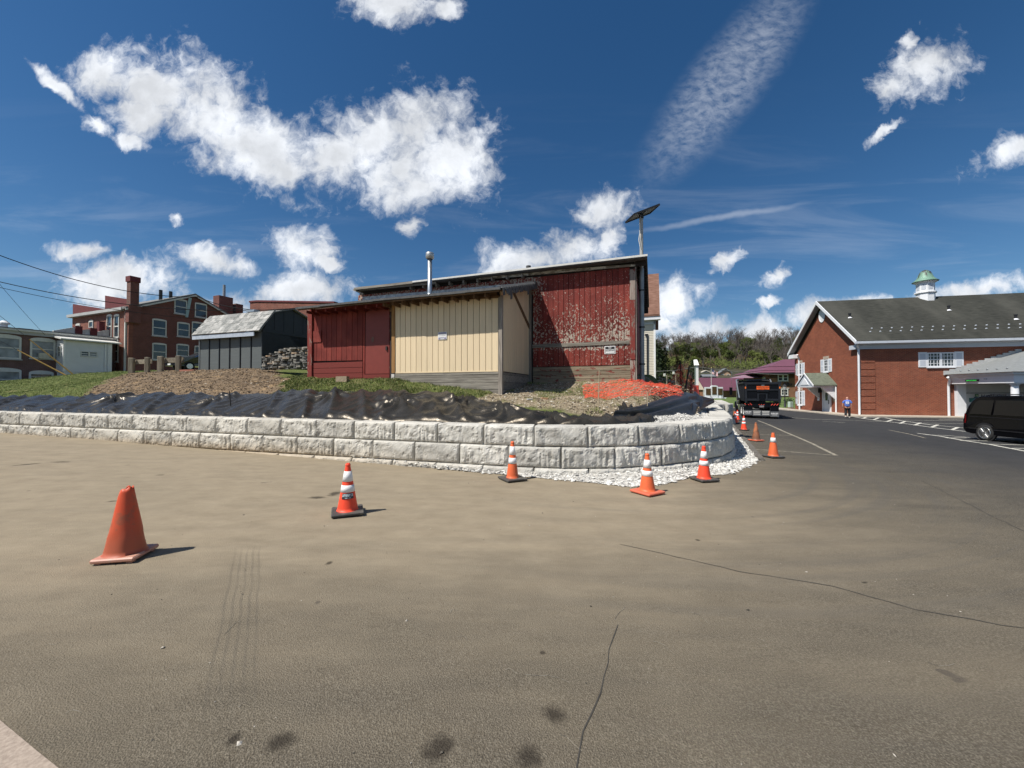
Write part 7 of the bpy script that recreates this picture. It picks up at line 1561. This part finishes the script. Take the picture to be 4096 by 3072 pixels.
c = t.ramp(n, [(.3, (.028, .032, .015)), (.5, (.05, .05, .025)), (.7, (.075, .06, .036))]); c = t.mix(t.ss(y_, 98, 88), t.scale(c, t.lin(n2, .3, .7, .7, 1.2)), t.ramp(n2, [(.3, (.06, .10, .02)), (.7, (.13, .18, .045))]))
grid('hillside', xs, ys, lz2, t.fin(c, .95), kind='structure', label='lawn rising to a wooded hillside behind the town')
mb = MB(); pts = [(14, 51.3), (20, 50.6), (26, 50.0), (33, 49.2)]
for (x0, y0), (x1, y1) in zip(pts[:-1], pts[1:]): mb.hexa([Vector((x, y, z)) for z in (-1.1, -.50) for x, y in ((x0, y0), (x1, y1), (x1, y1 + .5), (x0, y0 + .5))])
mb.build('kerb', M_PAVE, kind='structure', label='pale concrete kerb edging the lawn beyond the truck')
# ---- two-storey maroon-roofed brick building
FM = Frame((53.6, 80.0), 12); M_MAR = plain('maroon_roof', (.155, .060, .085), .5, .1, .6); M_BRM = brick('municipal_brick', 12, (.25, .11, .055), (.20, .085, .045), (.22, .14, .09), .3, .1); M_BRMS = brick('municipal_brick_side', 12 - 90, (.25, .11, .055), (.20, .085, .045), (.22, .14, .09), .3, .1)
MB1 = thing('municipal_building', FM.pt(6, 6, 0), 'two-storey brown brick building with maroon hipped metal roof', 'building')
zE1 = FM.px(3085, 1491)[1]; zR1 = FM.px(3144, 1438, 7)[1]
FM.b('wall', M_BRM, MB1, 0, 22, 0, .4, -.2, zE1); FM.b('side_wall', M_BRMS, MB1, -.0, .4, .41, 13, -.2, zE1); FM.b('core', M_BRM, MB1, .41, 22, .41, 13, -.2, zE1 - .05)
FM.b('upper_band', plain('brown_band', (.085, .042, .028), .85), MB1, -.02, 22, -.03, .0, FM.px(3110, 1512)[1], zE1)
o_ = 1.3; A, B_, C_, D_ = FM.pt(-o_ - 1.2, -o_, zE1), FM.pt(23, -o_, zE1), FM.pt(23, 14, zE1), FM.pt(-o_ - 1.2, 14, zE1); Rg0, Rg1 = FM.pt(5.4, 6.5, zR1), FM.pt(23, 6.5, zR1)
mb = MB(); mb.poly([A, B_, Rg1, Rg0]); mb.poly([D_, A, Rg0]); mb.poly([C_, D_, Rg0, Rg1]); mb.poly([D_, C_, B_, A]); RFM = mb.build('roof', M_MAR, MB1)
for f in (.14, .42):
    a, b = A.lerp(Rg0, f), B_.lerp(Rg1, f); mb = MB(); mb.tube([a + Vector((0, -.03, .04)), b + Vector((0, -.03, .04))], .05, 5); mb.build('snow_rail', plain('maroon_dark', (.07, .025, .04), .6), RFM)
    a, b = A.lerp(Rg0, f), D_.lerp(Rg0, f); mb = MB(); mb.tube([a + Vector((-.03, 0, .04)), b + Vector((-.03, 0, .04))], .05, 5); mb.build('snow_rail', MATS['maroon_dark'], RFM)
FM.b('eave', M_BLK, MB1, -o_ - 1.0, 22, -o_ + .05, -.03, zE1 - .3, zE1 - .02)
for p0, p1 in (((3111, 1524), (3152, 1498)), ((3124, 1582), (3152, 1556))):
    (ua, za), (ub, zb_) = FM.px(*p0), FM.px(*p1); 
    for k in (0, 1): window(MB1, FM, False, ua + (ub - ua) * (.25 + .5 * k), za, (ub - ua) / 2, zb_ - za, 0., fw=.14, depth=.1)
u, z = FM.px(3152.5, 1536.5, -.1); put_text('B', FM.pt(u, -.1, z), FM.e, (0, 0, 1), .55, .70, M_BLACK, MB1, bold=.05); u, z = FM.px(3162, 1538, -.1); put_text('UI', FM.pt(u, -.1, z), FM.e, (0, 0, 1), .5, .45, M_BLACK, MB1, bold=.05); u, z = FM.px(3139.5, 1536.5, -.1); put_text('F', FM.pt(u, -.1, z), FM.e, (0, 0, 1), .45, .70, M_BLACK, MB1, bold=.05)
FM.b('lintel_band', M_TRIMW, MB1, FM.px(3120, 1553)[0], FM.px(3156, 1553)[0], -.12, -.0, FM.px(3130, 1554)[1], FM.px(3130, 1551.5)[1])
mb = MB(); q = FM.pt(-.6, 1.5, 0); mb.smooth = True; mb.lathe([(.001, 0), (.3, .06), (.42, .2)], seg=14, M=Matrix.Translation((q.x, q.y, FM.px(3055, 1515)[1])) @ Matrix.Rotation(R(70), 4, 'X')); mb.build('satellite_dish', M_TRIMW, MB1)
# lower wing roofs between
FW = Frame((46.5, 84), 12); MW = thing('maroon_wing', FW.pt(0, 3, 0), 'low wing with pale maroon roof beside the two-storey brick building', 'building')
a0, a1 = FW.px(2946, 1512), FW.px(3026, 1518); zr = FW.px(2985, 1501)[1]
FW.b('wall', M_BRM, MW, a0[0] + .4, a1[0] + 6, .4, 7, -.2, a0[1]); mb = MB()
mb.poly([FW.pt(a0[0], 0, a0[1]), FW.pt(a1[0] + 6, 0, a0[1]), FW.pt(a1[0] + 5, 3.8, zr + .2), FW.pt(a0[0] + 2.6, 3.8, zr + .2)]); mb.poly([FW.pt(a0[0], 7.6, a0[1]), FW.pt(a0[0], 0, a0[1]), FW.pt(a0[0] + 2.6, 3.8, zr + .2)]); mb.poly([FW.pt(a1[0] + 6, 7.6, a0[1]), FW.pt(a0[0], 7.6, a0[1]), FW.pt(a0[0] + 2.6, 3.8, zr + .2), FW.pt(a1[0] + 5, 3.8, zr + .2)]); mb.build('roof', plain('maroon_pale', (.28, .17, .21), .5, .08), MW)
# small gabled maroon building
FG = Frame((at(2820, 1550, 77).x, 77), -10); SB_ = thing('gabled_building', FG.pt(3, 3, .2), 'small brick building with maroon roof and pale gable behind the memorial', 'building')
zr = FG.px(2805, 1514, 2)[1]; ze1 = FG.px(2920, 1553)[1]; uR = FG.px(2948, 1550)[0] + 3
FG.b('wall', M_BRM, SB_, .3, uR, .5, 4, -.2, ze1 + .05); mb = MB(); FG.sprism(mb, [(.1, ze1 - .3), (4.1, ze1 - .3), (2.1, zr - .1)], .0, .28); mb.build('gable', plain('gable_cream', (.55, .46, .37), .7), SB_)
for a, b in ((-.3, 1), (4.5, -1)): mb = MB(); mb.prism([FG.pt(-.15, a, ze1 - .55), FG.pt(-.15, 2.1, zr), FG.pt(-.15, 2.1, zr + .15), FG.pt(-.15, a, ze1 - .4)], FG.e * (uR + .4)); mb.build('roof', M_MAR, SB_)
for k in range(3): FG.b('porch_post', M_TRIMW, SB_, -.05 , .05, .4 + k * 1.6, .5 + k * 1.6, -.2, ze1 - .3)
# ---- honour roll memorial
FO = Frame((35.8, 70), 10); MEM = thing('war_memorial', FO.pt(1.6, 0, .1), 'white memorial wall with three bronze tablets and arched centre', 'memorial')
M_MEMW = plain('memorial_white', (.66, .68, .70), .7, .08, 2); t = T('bronze_names'); n = t.noise(1, 3, .6, t.map(t.pos(), (3, 3, 26))); M_BRZ = t.fin(t.ramp(n, [(.4, (.055, .032, .015)), (.62, (.16, .10, .045))]), .45, None, .3)
P_ = lambda x, y: FO.px(x, y)
zb0 = P_(2850, 1590)[1]; gx = [P_(x, 1560)[0] for x in (2820, 2844, 2871, 2892)]; zs_, zc_ = P_(2830, 1548)[1], P_(2857, 1545)[1]
FO.b('wing', M_MEMW, MEM, gx[0], gx[1], 0, .4, zb0, zs_); FO.b('wing', M_MEMW, MEM, gx[2], gx[3], 0, .4, zb0, zs_)
n = 8; cxm = (gx[1] + gx[2]) / 2; wm = (gx[2] - gx[1]) / 2; mb = MB(); FO.prism(mb, [(gx[1], zb0), (gx[2], zb0), (gx[2], zc_ - .05)] + [(cxm + wm * math.cos(math.pi * k / n), zc_ - .05 + .22 * math.sin(math.pi * k / n)) for k in range(1, n)] + [(gx[1], zc_ - .05)], -.12, .45); mb.build('centre', M_MEMW, MEM)
FO.b('plinth', M_MEMW, MEM, gx[0] - .2, gx[3] + .45, -.25, .6, zb0 - .5, zb0)
for a, b, c, d, v in ((2824, 2843, 1554, 1580, 0.), (2849, 2866, 1547, 1578, -.12), (2872, 2890, 1554, 1580, 0.)):
    (ua, za), (ub, zb_) = FO.px(a, d, v), FO.px(b, c, v); FO.b('tablet', M_BRZ, MEM, ua, ub, v - .05, v + .01, za, zb_)
STP = thing('memorial_steps', FO.pt(1.6, -2, -.3), 'pale stone steps with dark handrails leading to the memorial', 'steps')
for k in range(5): FO.b('step', M_PAVE, STP, cxm - 1.0, cxm + 1.0, -.6 - .42 * (k + 1), -.6 - .42 * k, -.6, zb0 - .45 - .19 * k)
for sg in (-1, 1):
    mb = MB(); a, b = FO.pt(cxm + sg * .95, -.6, zb0 + .45), FO.pt(cxm + sg * .95, -2.8, zb0 - .45); mb.tube([a, b], .035, 6)
    for k in range(8): q = a.lerp(b, k / 7); mb.tube([q, q - Vector((0, 0, .9))], .02, 4)
    mb.build('handrail', M_BLK, STP)
# ---- flag
FLG = thing('flagpole', at(2845, 1590, 71), 'white flagpole flying the American flag beside the memorial', 'flagpole')
a, b = at(2845, 1600, 71), at(2845, 1471, 71); mb = MB(); mb.tube([a, b], [.05, .035], 8); mb.build('pole', M_TRIMW, FLG); mb = MB(); mb.smooth = True; mb.lathe([(.001, -.09), (.08, -.05), (.09, 0), (.06, .06), (.001, .09)], (b.x, b.y, b.z + .05), 10); mb.build('finial', plain('gold_ball', (.5, .36, .1), .35, metal=.7), FLG)
def flagp(f, g):   # f along, g down
    a = at(2846.5, 1478, 71); wdt, hgt = 1.15, .85; return a + Vector((wdt * f * .96, .10 * math.sin(f * 9 + g * 2), -hgt * g - .42 * f * f - .10 * f + .06 * math.sin(f * 7 + 1)))
for k in range(13):
    mb = MB(); mb.smooth = True; g0_, g1_ = k / 13, (k + 1) / 13; f0_ = .42 if k < 7 else 0.
    for i in range(13):
        f = f0_ + (1 - f0_) * i / 12; mb.v += [tuple(flagp(f, g0_)), tuple(flagp(f, g1_))]
    for i in range(12): mb.face((2 * i, 2 * i + 1, 2 * i + 3, 2 * i + 2))
    mb.build('stripe', plain('flag_red', (.42, .03, .04), .7) if k % 2 == 0 else plain('flag_white', (.72, .70, .70), .7), FLG)
mb = MB(); mb.smooth = True
for i in range(9): f = .42 * i / 8; mb.v += [tuple(flagp(f, 0)), tuple(flagp(f, 7 / 13))]
for i in range(8): mb.face((2 * i, 2 * i + 1, 2 * i + 3, 2 * i + 2))
CTN = mb.build('canton', plain('flag_navy', (.02, .03, .10), .7), FLG)
mb = MB()
for r_ in range(5):
    for c_ in range(6):
        q = flagp(.035 + .07 * c_, .05 + .1 * r_) + Vector((0, -.02, 0)); mb.poly([q + Vector((.02 * math.cos(R(72 * k + 90)), 0, .02 * math.sin(R(72 * k + 90)))) for k in range(5)])
mb.build('stars', MATS['flag_white'], CTN, kind='stuff')
# ---- tall white pillar sign
PIL = thing('pillar_sign', at(2788, 1570, 48), 'tall white pillar sign with a boxed white head on a red base', 'sign'); FI = Frame((at(2788, 1500, 48).x, 48), 14)
(ua, za), (ub, zb_) = FI.px(2784.5, 1541), FI.px(2793.5, 1462); FI.b('post', M_WHITE, PIL, ua, ub, 0, .28, za, zb_); FI.b('post_side', plain('pillar_green', (.22, .27, .24), .6), PIL, ua - .10, ua - .002, 0, .28, za, zb_)
(ua, za), (ub, zb_) = FI.px(2779, 1461), FI.px(2795, 1437); mb = MB(); mb.prism([FI.pt(ua, -.15, za), FI.pt(ub, -.15, za), FI.pt(ub - .08, .5, zb_), FI.pt(ua + .06, .5, zb_)], Vector((0, .25, -.05))); mb.build('head', M_WHITE, PIL)
(ua, za), (ub, zb_) = FI.px(2777, 1572), FI.px(2795, 1541); FI.b('base', plain('pillar_red', (.36, .05, .045), .7), PIL, ua, ub, -.1, .5, za - 2, zb_)
# ---- lamp posts, box
def lamp(px_, y0, y1, Y, label):
    a, b = at(px_, y1, Y), at(px_, y0, Y); LP_ = thing('lamp_post', a, label, 'lamp post'); h = b.z - a.z; mb = MB(); mb.smooth = True
    mb.lathe([(.22, 0), (.22, .12), (.15, .2), (.13, .9), (.07, 1.0), (.055, h - .95), (.09, h - .9), (.05, h - .85), (.16, h - .75)], (a.x, a.y, a.z), 12); mb.build('post', M_BLK, LP_)
    mb = MB(); mb.lathe([(.15, h - .75), (.24, h - .28), (.20, h - .26)], (a.x, a.y, a.z), 8); mb.build('lantern', plain('lantern_glass', (.40, .42, .42), .2), LP_); mb = MB(); mb.lathe([(.28, h - .28), (.16, h - .1), (.05, h), (.001, h + .05)], (a.x, a.y, a.z), 8); mb.build('cap', M_BLK, LP_)
lamp(3140, 1537, 1640, 52, 'black cast lamp post with lantern on the lawn by the bank'); lamp(3121, 1580, 1636, 60, 'short black post partly hidden behind the dump truck')
q = at(3162, 1631, 49.5); mb = MB(); mb.bbox((q.x, q.y, q.z + .38), (.45, .4, .8), .03, .1); EB = thing('utility_box', q, 'small pale green utility box at the bank corner', 'box'); mb.build('cabinet', plain('box_green', (.42, .52, .44), .6), EB); mb = MB(); mb.bbox((q.x, q.y, q.z - .1), (.55, .5, .3), .02, .1); mb.build('plinth', M_BRM, EB)
# ---- cream house behind the barn
FH = Frame((at(2618, 1400, 30).x, 30), 20); CH_ = thing('cream_house', FH.pt(-3, 3, 1.9), 'cream clapboard house with brown roof behind the red barn', 'house')
M_CREAM = plain('cream_siding', (.60, .55, .45), .6, .05); zE2 = FH.px(2610, 1282)[1]; zB2 = FH.px(2610, 1530)[1]; uH = -6.
FH.b('core', M_CREAM, CH_, uH, -.02, .03, 7, zB2 - .5, zE2)
n = 38; 
for k in range(n):
    za, zn = zB2 + (zE2 - zB2) * k / n, zB2 + (zE2 - zB2) * (k + 1) / n; mb = MB()
    mb.prism([FH.pt(uH, -.03, za), FH.pt(uH, .02, za), FH.pt(uH, .02, zn), FH.pt(uH, .0, zn)], FH.e * -uH); mb.build('clapboard', M_CREAM, CH_)
FH.b('corner_board', M_WHITE, CH_, -.06, .08, -.06, .1, zB2, zE2); FH.b('eave', M_WT, CH_, uH, .45, -.45, .1, zE2, zE2 + .28); FH.b('frieze', M_WT2, CH_, uH, .10, -.06, .02, zE2 - .3, zE2 - .001)
t = T('brown_shingle'); z = t.xyz()[2]; n_ = t.noise(1, 2, .5, t.map(t.pos(), (2.5, 2.5, 9))); M_BSH = t.fin(t.ramp(n_, [(.3, (.13, .062, .04)), (.7, (.22, .12, .085))]), .9)
mb = MB(); mb.prism([FH.pt(uH, -.5, zE2 + .25), FH.pt(uH, 3.2, FH.px(2607, 1103, 3.2)[1]), FH.pt(uH, 3.2, FH.px(2607, 1103, 3.2)[1] + .15), FH.pt(uH, -.5, zE2 + .4)], FH.e * (-uH + .4)); mb.build('roof', M_BSH, CH_)
mb = MB(); mb.prism([FH.pt(uH, 6.9, zE2 + .25), FH.pt(uH, 3.2, FH.px(2607, 1103, 3.2)[1]), FH.pt(uH, 3.2, FH.px(2607, 1103, 3.2)[1] + .15), FH.pt(uH, 6.9, zE2 + .4)], FH.e * (-uH + .4)); mb.build('roof', M_BSH, CH_)
mb = MB(); FH.prism(mb, [FH.px(2580, 1335, -.12), FH.px(2592, 1335, -.12), FH.px(2592, 1525, -.12), FH.px(2587, 1525, -.12), FH.px(2586, 1342, -.12), FH.px(2580, 1342, -.12)][::-1], -.12, -.02); mb.build('vent_duct', M_BLK, CH_)
# ---- houses on the hillside
def house(px_, py_, w_px, h_px, wall, roof, label, Y, gable_front=False, rz=12):
    b = at(px_, py_, Y); wd = w_px * Y / FPX; ht = h_px * Y / FPX; F_ = Frame((b.x - wd / 2, Y), rz); H_ = thing('hill_house', b, label, 'house', 'houses on the hillside'); dp = wd * .8; zb0 = b.z - 1.5; zt = b.z + ht * .58; zr = b.z + ht
    F_.b('wall', wall, H_, 0, wd, 0, dp, zb0, zt)
    if gable_front:
        mb = MB(); F_.prism(mb, [(0, zt), (wd, zt), (wd / 2, zr)], .02, .25); mb.build('gable', wall, H_)
        for a, c in ((-.4, wd / 2), (wd + .4, wd / 2)): mb = MB(); sl2 = (zr - zt) / (wd / 2); mb.prism([F_.pt(a, -.5, zt - .4 * sl2), F_.pt(c, -.5, zr), F_.pt(c, -.5, zr + .25), F_.pt(a, -.5, zt - .4 * sl2 + .25)], F_.n * (dp + 1)); mb.build('roof', roof, H_)
    else:
        for a, c in ((-.5, dp / 2), (dp + .5, dp / 2)): mb = MB(); mb.prism([F_.pt(-.4, a, zt - .2), F_.pt(-.4, c, zr), F_.pt(-.4, c, zr + .2), F_.pt(-.4, a, zt)], F_.e * (wd + .8)); mb.build('roof', roof, H_)
    nW = max(2, int(wd / 2.4))
    for k in range(nW): window(H_, F_, False, wd * (k + .5) / nW, b.z + ht * .12, .9, min(1.2, ht * .3), 0., fw=.12, sill=False, mid=False)
    return H_
M_HW, M_HG, M_HR, M_HT = plain('house_white', (.58, .58, .55), .7), plain('house_grey', (.30, .32, .35), .7), plain('house_red', (.28, .09, .06), .8), plain('house_tan', (.42, .28, .18), .8); M_RG, M_RD = plain('roof_far_grey', (.16, .17, .18), .8), plain('roof_far_dark', (.06, .055, .055), .8)
house(2822, 1499, 28, 16, M_HW, M_CREAM, 'cream house with low roof among the trees above the memorial', 150, True); house(2838, 1514, 48, 15, M_HG, M_RG, 'grey house just above the maroon roof and below the cream house', 128); house(2900, 1512, 40, 36, M_HT, M_RG, 'tan house with grey gable and porch right of the flag', 140, True); house(3002, 1503, 30, 22, M_HW, M_RD, 'white gabled house above the low maroon wing', 145, True); house(2765, 1512, 30, 14, M_HT, M_RD, 'small tan house behind the white pillar sign', 132); house(2672, 1545, 34, 25, M_HR, M_RD, 'small red brick gabled house beyond the orange fence', 95, True); house(3112, 1394, 28, 10, M_HW, M_RD, 'white house high on the crest of the hill', 318)
house(2770, 1538, 40, 20, M_HT, plain('roof_far_orange', (.36, .15, .08), .8), 'tan house with orange roof behind the orange fence', 110)
# utility poles and cable across the valley
for px_, y0, y1, Y in ((2667, 1500, 1545, 70), (2703, 1492, 1545, 72)):
    a, b = at(px_, y1, Y), at(px_, y0, Y); UP = thing('utility_pole', a, 'wooden utility pole beside the red gabled house' if px_ < 2690 else 'wooden utility pole just behind the dark fence posts', 'pole', 'utility poles beyond the fence'); mb = MB(); mb.tube([a - Vector((0, 0, 1)), b], [.13, .10], 7); mb.build('shaft', M_TIMB, UP); mb = MB(); mb.box((b.x, b.y, b.z - .2), (1.4, .1, .12)); mb.build('crossarm', M_TIMB, UP); mb = MB(); mb.bbox((b.x - .4, b.y, b.z), (.35, .3, .5), .05); mb.build('transformer', M_TRIMW, UP)
def wire2(pts, r, label):
    mb = MB(); P = [at(*p) for p in pts]; mb.tube(P, r, 5); tag(mb.build('overhead_wire', plain('cable_grey', (.14, .14, .13), .7)), label, 'wire')
wire2([(2600, 1487, 62), (2700, 1482, 62), (2785, 1468, 62)], .05, 'sagging cable running to the white pillar sign'); wire2([(2797, 1468, 62), (2870, 1479, 62), (2960, 1489, 62), (3060, 1496, 62), (3150, 1500, 62)], .05, 'sagging cable crossing before the hillside houses')
# ================================================================== trees
def bark(name, c): 
    t = T(name); n = t.noise(4, 5, .65); return t.fin(t.scale(c, t.lin(n, .3, .7, .6, 1.4)), .9)
M_BARK = bark('bark_grey', (.13, .115, .10)); M_TWIG = bark('twig_brown', (.105, .088, .075))
def leafm(name, stops): 
    t = T(name); c = t.ramp(t.rnd(), stops); c = t.scale(c, t.lin(t.noise(.9, 4, .6), .3, .7, .55, 1.5)); return t.fin(c, .8, None, 0., .2)
M_LEAF = leafm('spring_leaf', [(0, (.045, .062, .015)), (.5, (.08, .102, .024)), (1, (.125, .145, .038))]); M_CON = leafm('conifer_leaf', [(0, (.015, .028, .014)), (1, (.035, .052, .022))]); M_BRN = leafm('brown_leaf', [(0, (.06, .04, .025)), (1, (.11, .07, .04))])
def grow(mbT, mbC, p, d, L_, r, lvl, rnd, maxl):
    q = p + d * L_; mid = p + d * L_ * .5 + Vector((rnd.uniform(-1, 1), rnd.uniform(-1, 1), 0)) * L_ * .05
    (mbT if lvl == 0 else mbC).tube([p, mid, q], [r, r * .85, r * .65], 5 if lvl == 0 else (4 if lvl == 1 else 3), cap=False)
    if lvl >= maxl: return [q]
    tips = []
    for k in range(rnd.choice((3, 4)) if lvl < maxl - 1 else 4):
        an = rnd.uniform(0, 6.28); sp = rnd.uniform(.35, .85) if lvl else rnd.uniform(.25, .75); ax = Vector((math.cos(an), math.sin(an), 0)); nd = (d * math.cos(sp) + ax * math.sin(sp) + Vector((0, 0, .18))).normalized()
        st = p.lerp(q, rnd.uniform(.55, 1.0)); tips += grow(mbT, mbC, st, nd, L_ * rnd.uniform(.58, .82), r * .56, lvl + 1, rnd, maxl)
    return tips
def leaves(mb, c, rad, n, size, rnd):
    for _ in range(n):
        a = Vector((rnd.gauss(0, 1), rnd.gauss(0, 1), rnd.gauss(0, 1))).normalized() * rad * rnd.random() ** .4; p = c + a; x = Vector((rnd.gauss(0, 1), rnd.gauss(0, 1), rnd.gauss(0, 1))).normalized(); y = x.orthogonal().normalized(); s_ = size * rnd.uniform(.6, 1.4); mb.poly([p - x * s_, p + y * s_ * .6, p + x * s_, p - y * s_ * .6])
def proto(kind, seed):
    rnd = random.Random(seed); mbT, mbC = MB(), MB(); h = 13.
    if kind == 'bare':
        tips = grow(mbT, mbC, Vector((0, 0, -.5)), Vector((rnd.uniform(-.06, .06), rnd.uniform(-.06, .06), 1)).normalized(), rnd.uniform(4.6, 6.0), .26, 0, rnd, 4); m2 = M_TWIG
    elif kind == 'leafy':
        tips = grow(mbT, mbC, Vector((0, 0, -.5)), Vector((0, 0, 1)), rnd.uniform(3.2, 4.4), .2, 0, rnd, 3); m2 = [M_TWIG, M_LEAF]; mbC.cur = 1
        for q in tips: leaves(mbC, q, 1.0, 26, .24, rnd)
    else:
        mbT.tube([(0, 0, -.5), (0, 0, h * .9)], [.2, .04], 6); m2 = M_CON if kind == 'conifer' else M_BRN
        for k in range(46):
            f = k / 46; z = .6 + h * .95 * f; rr = (1 - f) ** .8 * 2.9 + .15
            for _ in range(max(3, int(8 * (1 - f) + 3))):
                an = rnd.uniform(0, 6.28); leaves(mbC, Vector((math.cos(an) * rr * rnd.uniform(.4, 1), math.sin(an) * rr * rnd.uniform(.4, 1), z - .12 * rr)), .45, 9, .20, rnd)
    return mbT.mesh('trunk'), mbC.mesh('crown'), m2
PRO = {k: [proto(k, 50 + i * 7 + len(k)) for i in range(n)] for k, n in (('bare', 5), ('leafy', 4), ('conifer', 2), ('brown', 1))}
for k in PRO:
    for tr, cr, m2 in PRO[k]:
        tr.materials.append(M_BARK)
        for q in (m2 if isinstance(m2, list) else [m2]): cr.materials.append(q)
CREST = 'bare tree standing against the sky on the crest of the hill'
LBL = {'bare': 'bare grey-brown deciduous tree in the wood on the far hillside', 'leafy': 'tree in fresh green leaf in the wood on the far hillside', 'conifer': 'dark evergreen tree standing below the wooded hillside', 'brown': 'brown withered conifer beyond the orange fence'}
rt = random.Random(21)
def tree(kind, x, y, z, s, group=None, label=None):
    tr, cr, _ = rt.choice(PRO[kind]); o = thing({'bare': 'bare_tree', 'leafy': 'leafy_tree', 'conifer': 'conifer_tree', 'brown': 'brown_conifer'}[kind], (x, y, z), label or LBL[kind], 'tree', group, rt.uniform(0, 6.28)); o.scale = (s, s, s * rt.uniform(.9, 1.15))
    for nm, me in (('trunk', tr), ('crown', cr)): c = bpy.data.objects.new(nm, me); COL.objects.link(c); c.parent = o
    return o
GRPT = 'trees on the far wooded hillside'
nb = 0
while nb < 150:
    f = rt.random(); Y = 118 + 215 * f ** .8; k = rt.uniform(.345, .80); x = k * Y
    if Y < 158 and .455 < k < .66: continue
    tree('bare', x, Y, hillz(x, Y), rt.uniform(.75, 1.2) * (1.1 if Y > 290 else 1), GRPT, CREST if Y > 295 else None); nb += 1
for k in range(9): Y = 312 + rt.uniform(-6, 8); px_ = 2950 + k * 28 + rt.uniform(-8, 8); x = (px_ - 2048) / FPX * Y; tree('bare', x, Y, hillz(x, Y), rt.uniform(1.05, 1.5), GRPT, CREST)
for k in range(125):
    Y = rt.uniform(125, 300); x = rt.uniform(.42 if Y > 200 else .36, .80) * Y
    if Y < 158 and .455 < x / Y < .66: continue
    tree('leafy', x, Y, hillz(x, Y), rt.uniform(.55, 1.05), GRPT)
for px_, Y, s in ((2640, 88, .95), (2662, 92, .8), (2622, 85, .9), (2770, 100, .6)): x = (px_ - 2048) / FPX * Y; tree('conifer', x, Y, hillz(x, Y), s, 'evergreens below the hillside')
for px_, Y, s in ((2712, 84, .72),): x = (px_ - 2048) / FPX * Y; tree('brown', x, Y, hillz(x, Y), s)
for px_, Y in ((3085, 300), (3110, 312)): x = (px_ - 2048) / FPX * Y; tree('conifer', x, Y, hillz(x, Y), .8, 'small evergreens on the crest', 'small evergreen beside the white house on the hill crest')
# undergrowth that reads as one mass
mb = MB(); rn = random.Random(4)
for _ in range(3400):
    Y = 112 + 218 * rn.random(); x = rn.uniform(.34, .82) * Y
    if Y < 160 and (rn.random() < .5 or .455 < x / Y < .66): continue
    z = hillz(x, Y); g = fbm(x * .02, Y * .02, 2, 3); mb.cur = 0 if g + rn.uniform(-.25, .25) > .0 else 1; leaves(mb, Vector((x, Y, z + rn.uniform(.3, 2.2))), rn.uniform(1.0, 2.4), 22, .30, rn)
mb.build('undergrowth', [M_LEAF, M_BRN], kind='stuff', label='tangle of brush and young growth between the hillside trees', category='undergrowth')
# hedge shrubs by the bank corner
mb = MB(); rn = random.Random(9)
for px_ in (3098, 3108, 3150, 3160): q = at(px_, 1606, 56); leaves(mb, q, .55, 160, .10, rn)
mb.build('shrubs', M_CON, kind='stuff', label='low dark shrubs along the brick building', category='shrubs')
